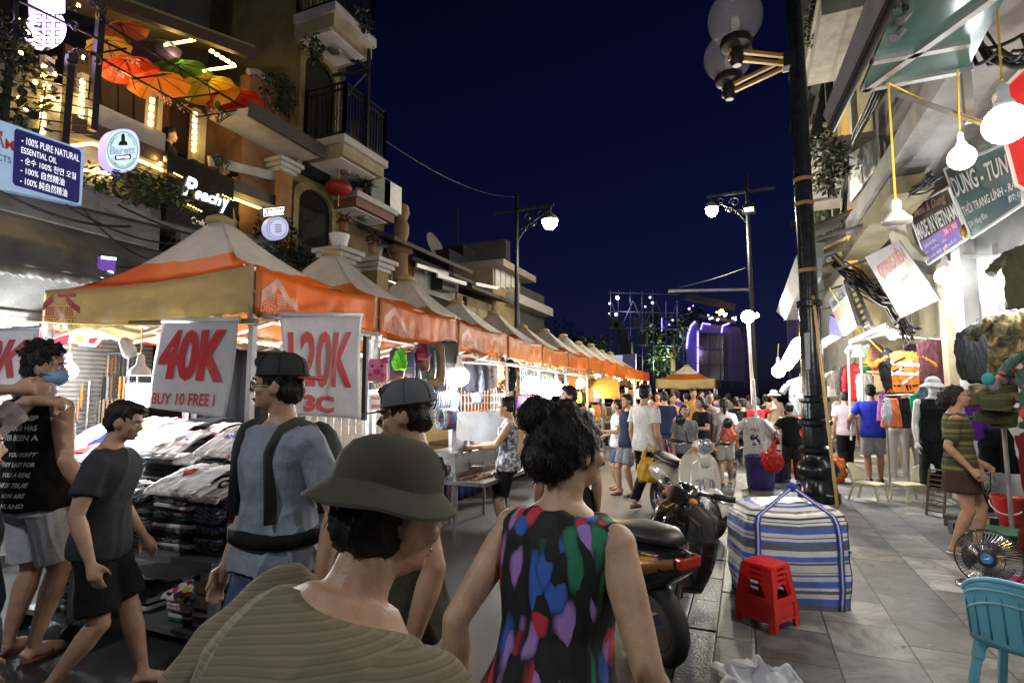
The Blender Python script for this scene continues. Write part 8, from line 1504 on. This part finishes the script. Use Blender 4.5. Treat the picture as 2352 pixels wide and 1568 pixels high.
# woman with a bun
p=person('person','woman with a black bun in a patterned grey vest holding a camera by the cart',(1160,914),6.2,0,268,{'armR':(-.02,.24,-.15),'armL':(-.02,.25,-.15),'nod':12,'legR':(.05,.04,0)},{'top':('tank',ramp_mat('grey floral','voronoi',[(0,(.12,.13,.16)),(.4,(.42,.43,.46)),(.7,(.06,.065,.09)),(.88,(.5,.5,.52))],34)),'hem':.46,'flare':.02,'legs':('shorts',B),'shoes':('sandal',sand)},skin=(.50,.32,.21),hair='bun',fem=True,q=1)
i_=p['rig'];w_=(i_.wr['R']+i_.wr['L'])/2;m=MB();m.box(w_+V((0,.07,.02)),(.07,.03,.045));sub(m,'held_camera',mat('camera silver',(.5,.5,.52),.3,.6),p['root'],p['h'],False)
# striped dress
ol=ramp_mat('olive stripes','axis',[(0,(.05,.055,.022)),(.42,(.11,.11,.05)),(.55,(.045,.05,.02)),(.75,(.17,.14,.05))],9,2,rough=.9)
person('person','woman in an olive striped top and short brown skirt standing by the caps',(2196,886),5.1,PZ,128,{'armR':(.05,.05,-.28),'armL':(.04,.10,-.26),'legR':(.045,-.06,.0),'legL':(.045,.05,0)},{'top':('tee',ol),'hem':.46,'sleeve':.8,'legs':('skirt',cl('brown skirt',(.05,.03,.025))),'skirt':.37,'shoes':('sandal',wsand)},skin=(.46,.27,.17),hair='bob',fem=True,q=1)
person('person','man in bright blue T-shirt and pale grey shorts near the ivory chair',(1998,884),8.9,PZ,30,{'armL':(.10,.10,-.22),'legR':(.05,.08,0),'legL':(.05,-.06,.01)},{'top':('tee',cl('blue',(.03,.05,.48))),'legs':('shorts',cl('pale grey',(.36,.38,.43))),'shoes':('shoe',dark_p)},q=1)
p=person('person','man in black stooping over the orange drum beside the lamp post',(1812,928),8.9,PZ,20,{'lean':10,'armR':(.03,.12,-.28),'armL':(.10,.12,-.24),'nod':20},{'top':('tee',B),'hem':.47,'legs':('trousers',dk),'shoes':('shoe',dark_p)},q=1)
m=MB();m.ell(P(1772,1058,d=8.2),(.16,.12,.17));m.tube([P(1772,1035,d=8.2),P(1785,1000,d=8.2)],[.05,.012],8);o=put('carried_bag',fuse(m,.014,2,.03,10),mat('bag red',(.60,.02,.02),.35,thin=.2),None,True);tag(o,'bright red plastic bag held over the blue drum','bag')
C_={'w':Wt_,'k':B,'n':cl('navy',(.015,.02,.05)),'g':cl('mid grey',(.17,.18,.19)),'m':cl('mustard',(.42,.22,.04)),'c':cl('coral',(.6,.16,.09)),'r':cl('red',(.45,.02,.02)),'o':cl('orange top',(.55,.22,.08)),'t':cl('tan top',(.36,.27,.17)),'b':cl('indigo',(.05,.05,.22)),'d':cl('denim dark',(.07,.085,.13)),'s':cl('dusty grey',(.22,.23,.25)),'p':cl('pink white',(.5,.42,.42))}
walk={'legR':(.05,.10,0),'legL':(.05,-.10,.02)};carry={'armR':(.02,.16,-.22),'armL':(.02,.2,-.14)}
crowd=[(1302,922,4.0,0,'k','trousers','k','short',0,'person in a black cap just beyond the flowered top',{}),(1306,888,6.6,260,'w','trousers','d','short',0,'man with swept hair beyond the white bulb stalls',{}),(1416,918,9.2,268,'w','shorts','d','bun',1,'woman in a white T-shirt leaning to the leather bags',carry),(1440,906,8.7,250,'n','shorts','g','short',0,'man in navy shirt and grey shorts beside the woman in white',{'legR':(.06,.08,0)}),(1482,884,7.6,55,'w','trousers','k','short',0,'tall man in a white shirt carrying a yellow bag',walk),(1572,930,8.5,182,'g','trousers','k','bob',1,'girl in a grey T-shirt walking towards us',walk),
(1525,900,11,10,'n','trousers','d','short',0,'man in a navy shirt beyond the tall man in white',walk),(1545,905,12,170,'o','shorts','k','long',1,'woman in an orange top in the crowd',walk),(1592,892,12.5,190,'m','trousers','k','short',0,'man in a mustard shirt behind the grey T-shirt girl',walk),(1607,912,9.6,250,'k','shorts','s','bob',1,'woman in black with folded arms in the crowd',carry),(1628,900,9.8,175,'p','shorts','d','long',1,'woman in a pale pink top right of the grey T-shirt girl',walk),(1662,915,9.6,15,'w','shorts','w','pony',1,'woman in white with a ponytail and coral bag',walk),(1690,912,12.5,0,'k','trousers','d','bob',1,'woman in black by the kerb beyond the ponytail',{}),(1704,916,11.2,330,'k','shorts','d','short',0,'man in a black T-shirt with a shoulder strap beside the pole',{}),(1737,914,11,20,'r','trousers','d','short',0,'person in a red jacket with raised arm',{'armR':(.12,.05,.12)}),(1758,906,12.4,10,'n','trousers','k','short',0,'man in dark blue right of the red jacket',{}),(1776,897,12.2,340,'t','trousers','t','short',0,'man in pale shirt and white trilby hat',{}),(1842,925,10.4,350,'r','trousers','k','short',0,'person in a red shirt bearing the number 50',{}),
(1938,900,10,15,'p','trousers','k','short',0,'person in pink and black half hidden by the bamboo cane',walk),(1555,898,14.5,5,'b','trousers','k','short',0,'man in indigo deep in the crowd under the crosswise tent',{}),(1575,903,16,0,'t','trousers','k','short',0,'person in tan under the middle of the crosswise tent',{}),(1612,899,15,180,'t','trousers','d','bob',1,'woman in tan facing us under the crosswise tent',{}),(1640,903,14.2,0,'b','trousers','k','short',0,'man in indigo right of the crosswise tent',{}),(1510,901,14,200,'c','trousers','k','short',0,'person in coral beyond the yellow basket bag',{}),(1672,904,16.5,0,'s','trousers','k','short',0,'person in dusty grey far down the street',{}),(1495,903,17,10,'g','trousers','k','short',0,'person in mid grey far along the tents',{}),(1718,908,15.5,0,'s','trousers','d','short',0,'person in grey far behind the white pole',{}),(1592,906,19,0,'w','trousers','d','short',0,'person in white at the far end of the crowd',{}),(1650,906,20,0,'o','trousers','d','short',0,'person in orange at the far end of the street',{})]
PP={}
for u,v,d,fc_,tp_,lk,lc,hr,fm,lab,ps in crowd:
 near=d<10;PP[u]=person('person',lab,(u,v),d,PZ if u>1712 else 0,fc_,ps,{'top':('tee' if u not in(1545,1628)else 'tank',C_[tp_]),'legs':(lk,C_[lc]),'shoes':('sandal',sand)if near else None,'hem':.47}if near else{'top':('tee',C_[tp_]),'legs':(lk,C_[lc]),'hem':.47},skin=((.42,.25,.16),(.47,.29,.19),(.37,.21,.13))[u%3],hair=hr,fem=bool(fm),q=1 if near else 0,group=None)
cap_on(PP[1302],B);cap_on(PP[1776],cl('trilby',(.6,.58,.52)),hat=True)
r_=PP[1842];m=MB();press(m,bvh(r_['top'].data),V((.06,-.3,.66*r_['h']))+V((.06,0,0)),V((-.24,0,0))*-1+V((-.36,0,0))*0-V((0,0,0)),V((0,0,.14)),'50',0,.03);m.v=[];m.f=[];m.m=[]
rg_=r_['rig'];tr_=bvh(r_['top'].data);vs=[]
for a,b in text2d('50',.03)[0]:q_=V((-.06+.12*a,-.4,.68+.08*b))*r_['h'];ht=tr_.ray_cast(q_,V((0,1,0)),2);vs.append((ht[0]if ht[0]is not None else q_)/r_['h']+V((0,-.003,0)))
m.add(vs,text2d('50',.03)[1]);sub(m,'lettering',Wt_,r_['root'],r_['h'],False)
def carrybag(label,u,v,d,w,h,m_):
 c=P(u,v,d=d);X,Y=facing(c);m=MB();m.loft([[c+X*w*k*math.cos(q_)+Y*w*.35*k*math.sin(q_)+V((0,0,z*h))for q_ in[2*math.pi*i/16 for i in range(16)]]for z,k in((-.5,.40),(-.3,.52),(0,.48),(.25,.34),(.3,.3))]);[m.tube([c+X*s*w*.26+V((0,0,h*.25)),c+X*s*w*.12+V((0,0,h*.6)),c+V((0,0,h*.78))],[.03,.022,.015],6,flat=.5)for s in(-1,1)];return tag(put('shopping_bag',fuse(m,.014,1,.03,10),m_,None,True),label,'bag')
carrybag('yellow plastic carrier bag held by the tall man in white',1492,1072,7.3,.34,.40,mat('bag yellow',(.72,.44,.03),.4,thin=.25));carrybag('red dotted shopping bag beside the yellow carrier',1528,1062,7.7,.26,.42,ramp_mat('red dotted','voronoi',[(0,(.35,.01,.02)),(.85,(.55,.4,.4))],60));carrybag('coral shoulder bag of the woman with the ponytail',1672,995,9.4,.26,.34,C_['c'])
for i,(u,v,lab,c)in enumerate(((515,372,'bald person seen behind the lit terrace rail','t'),(537,398,'dark haired person behind the terrace rail end','k'),(392,296,'person standing on the terrace between lit columns','k'))):q_=P(u,v,x=LX-.25);person('person',lab,None,None,q_.z-1.5,60,{},{'top':('tee',C_[c]),'legs':('trousers',B)},hair='short' if i else None,q=0,loc=q_)
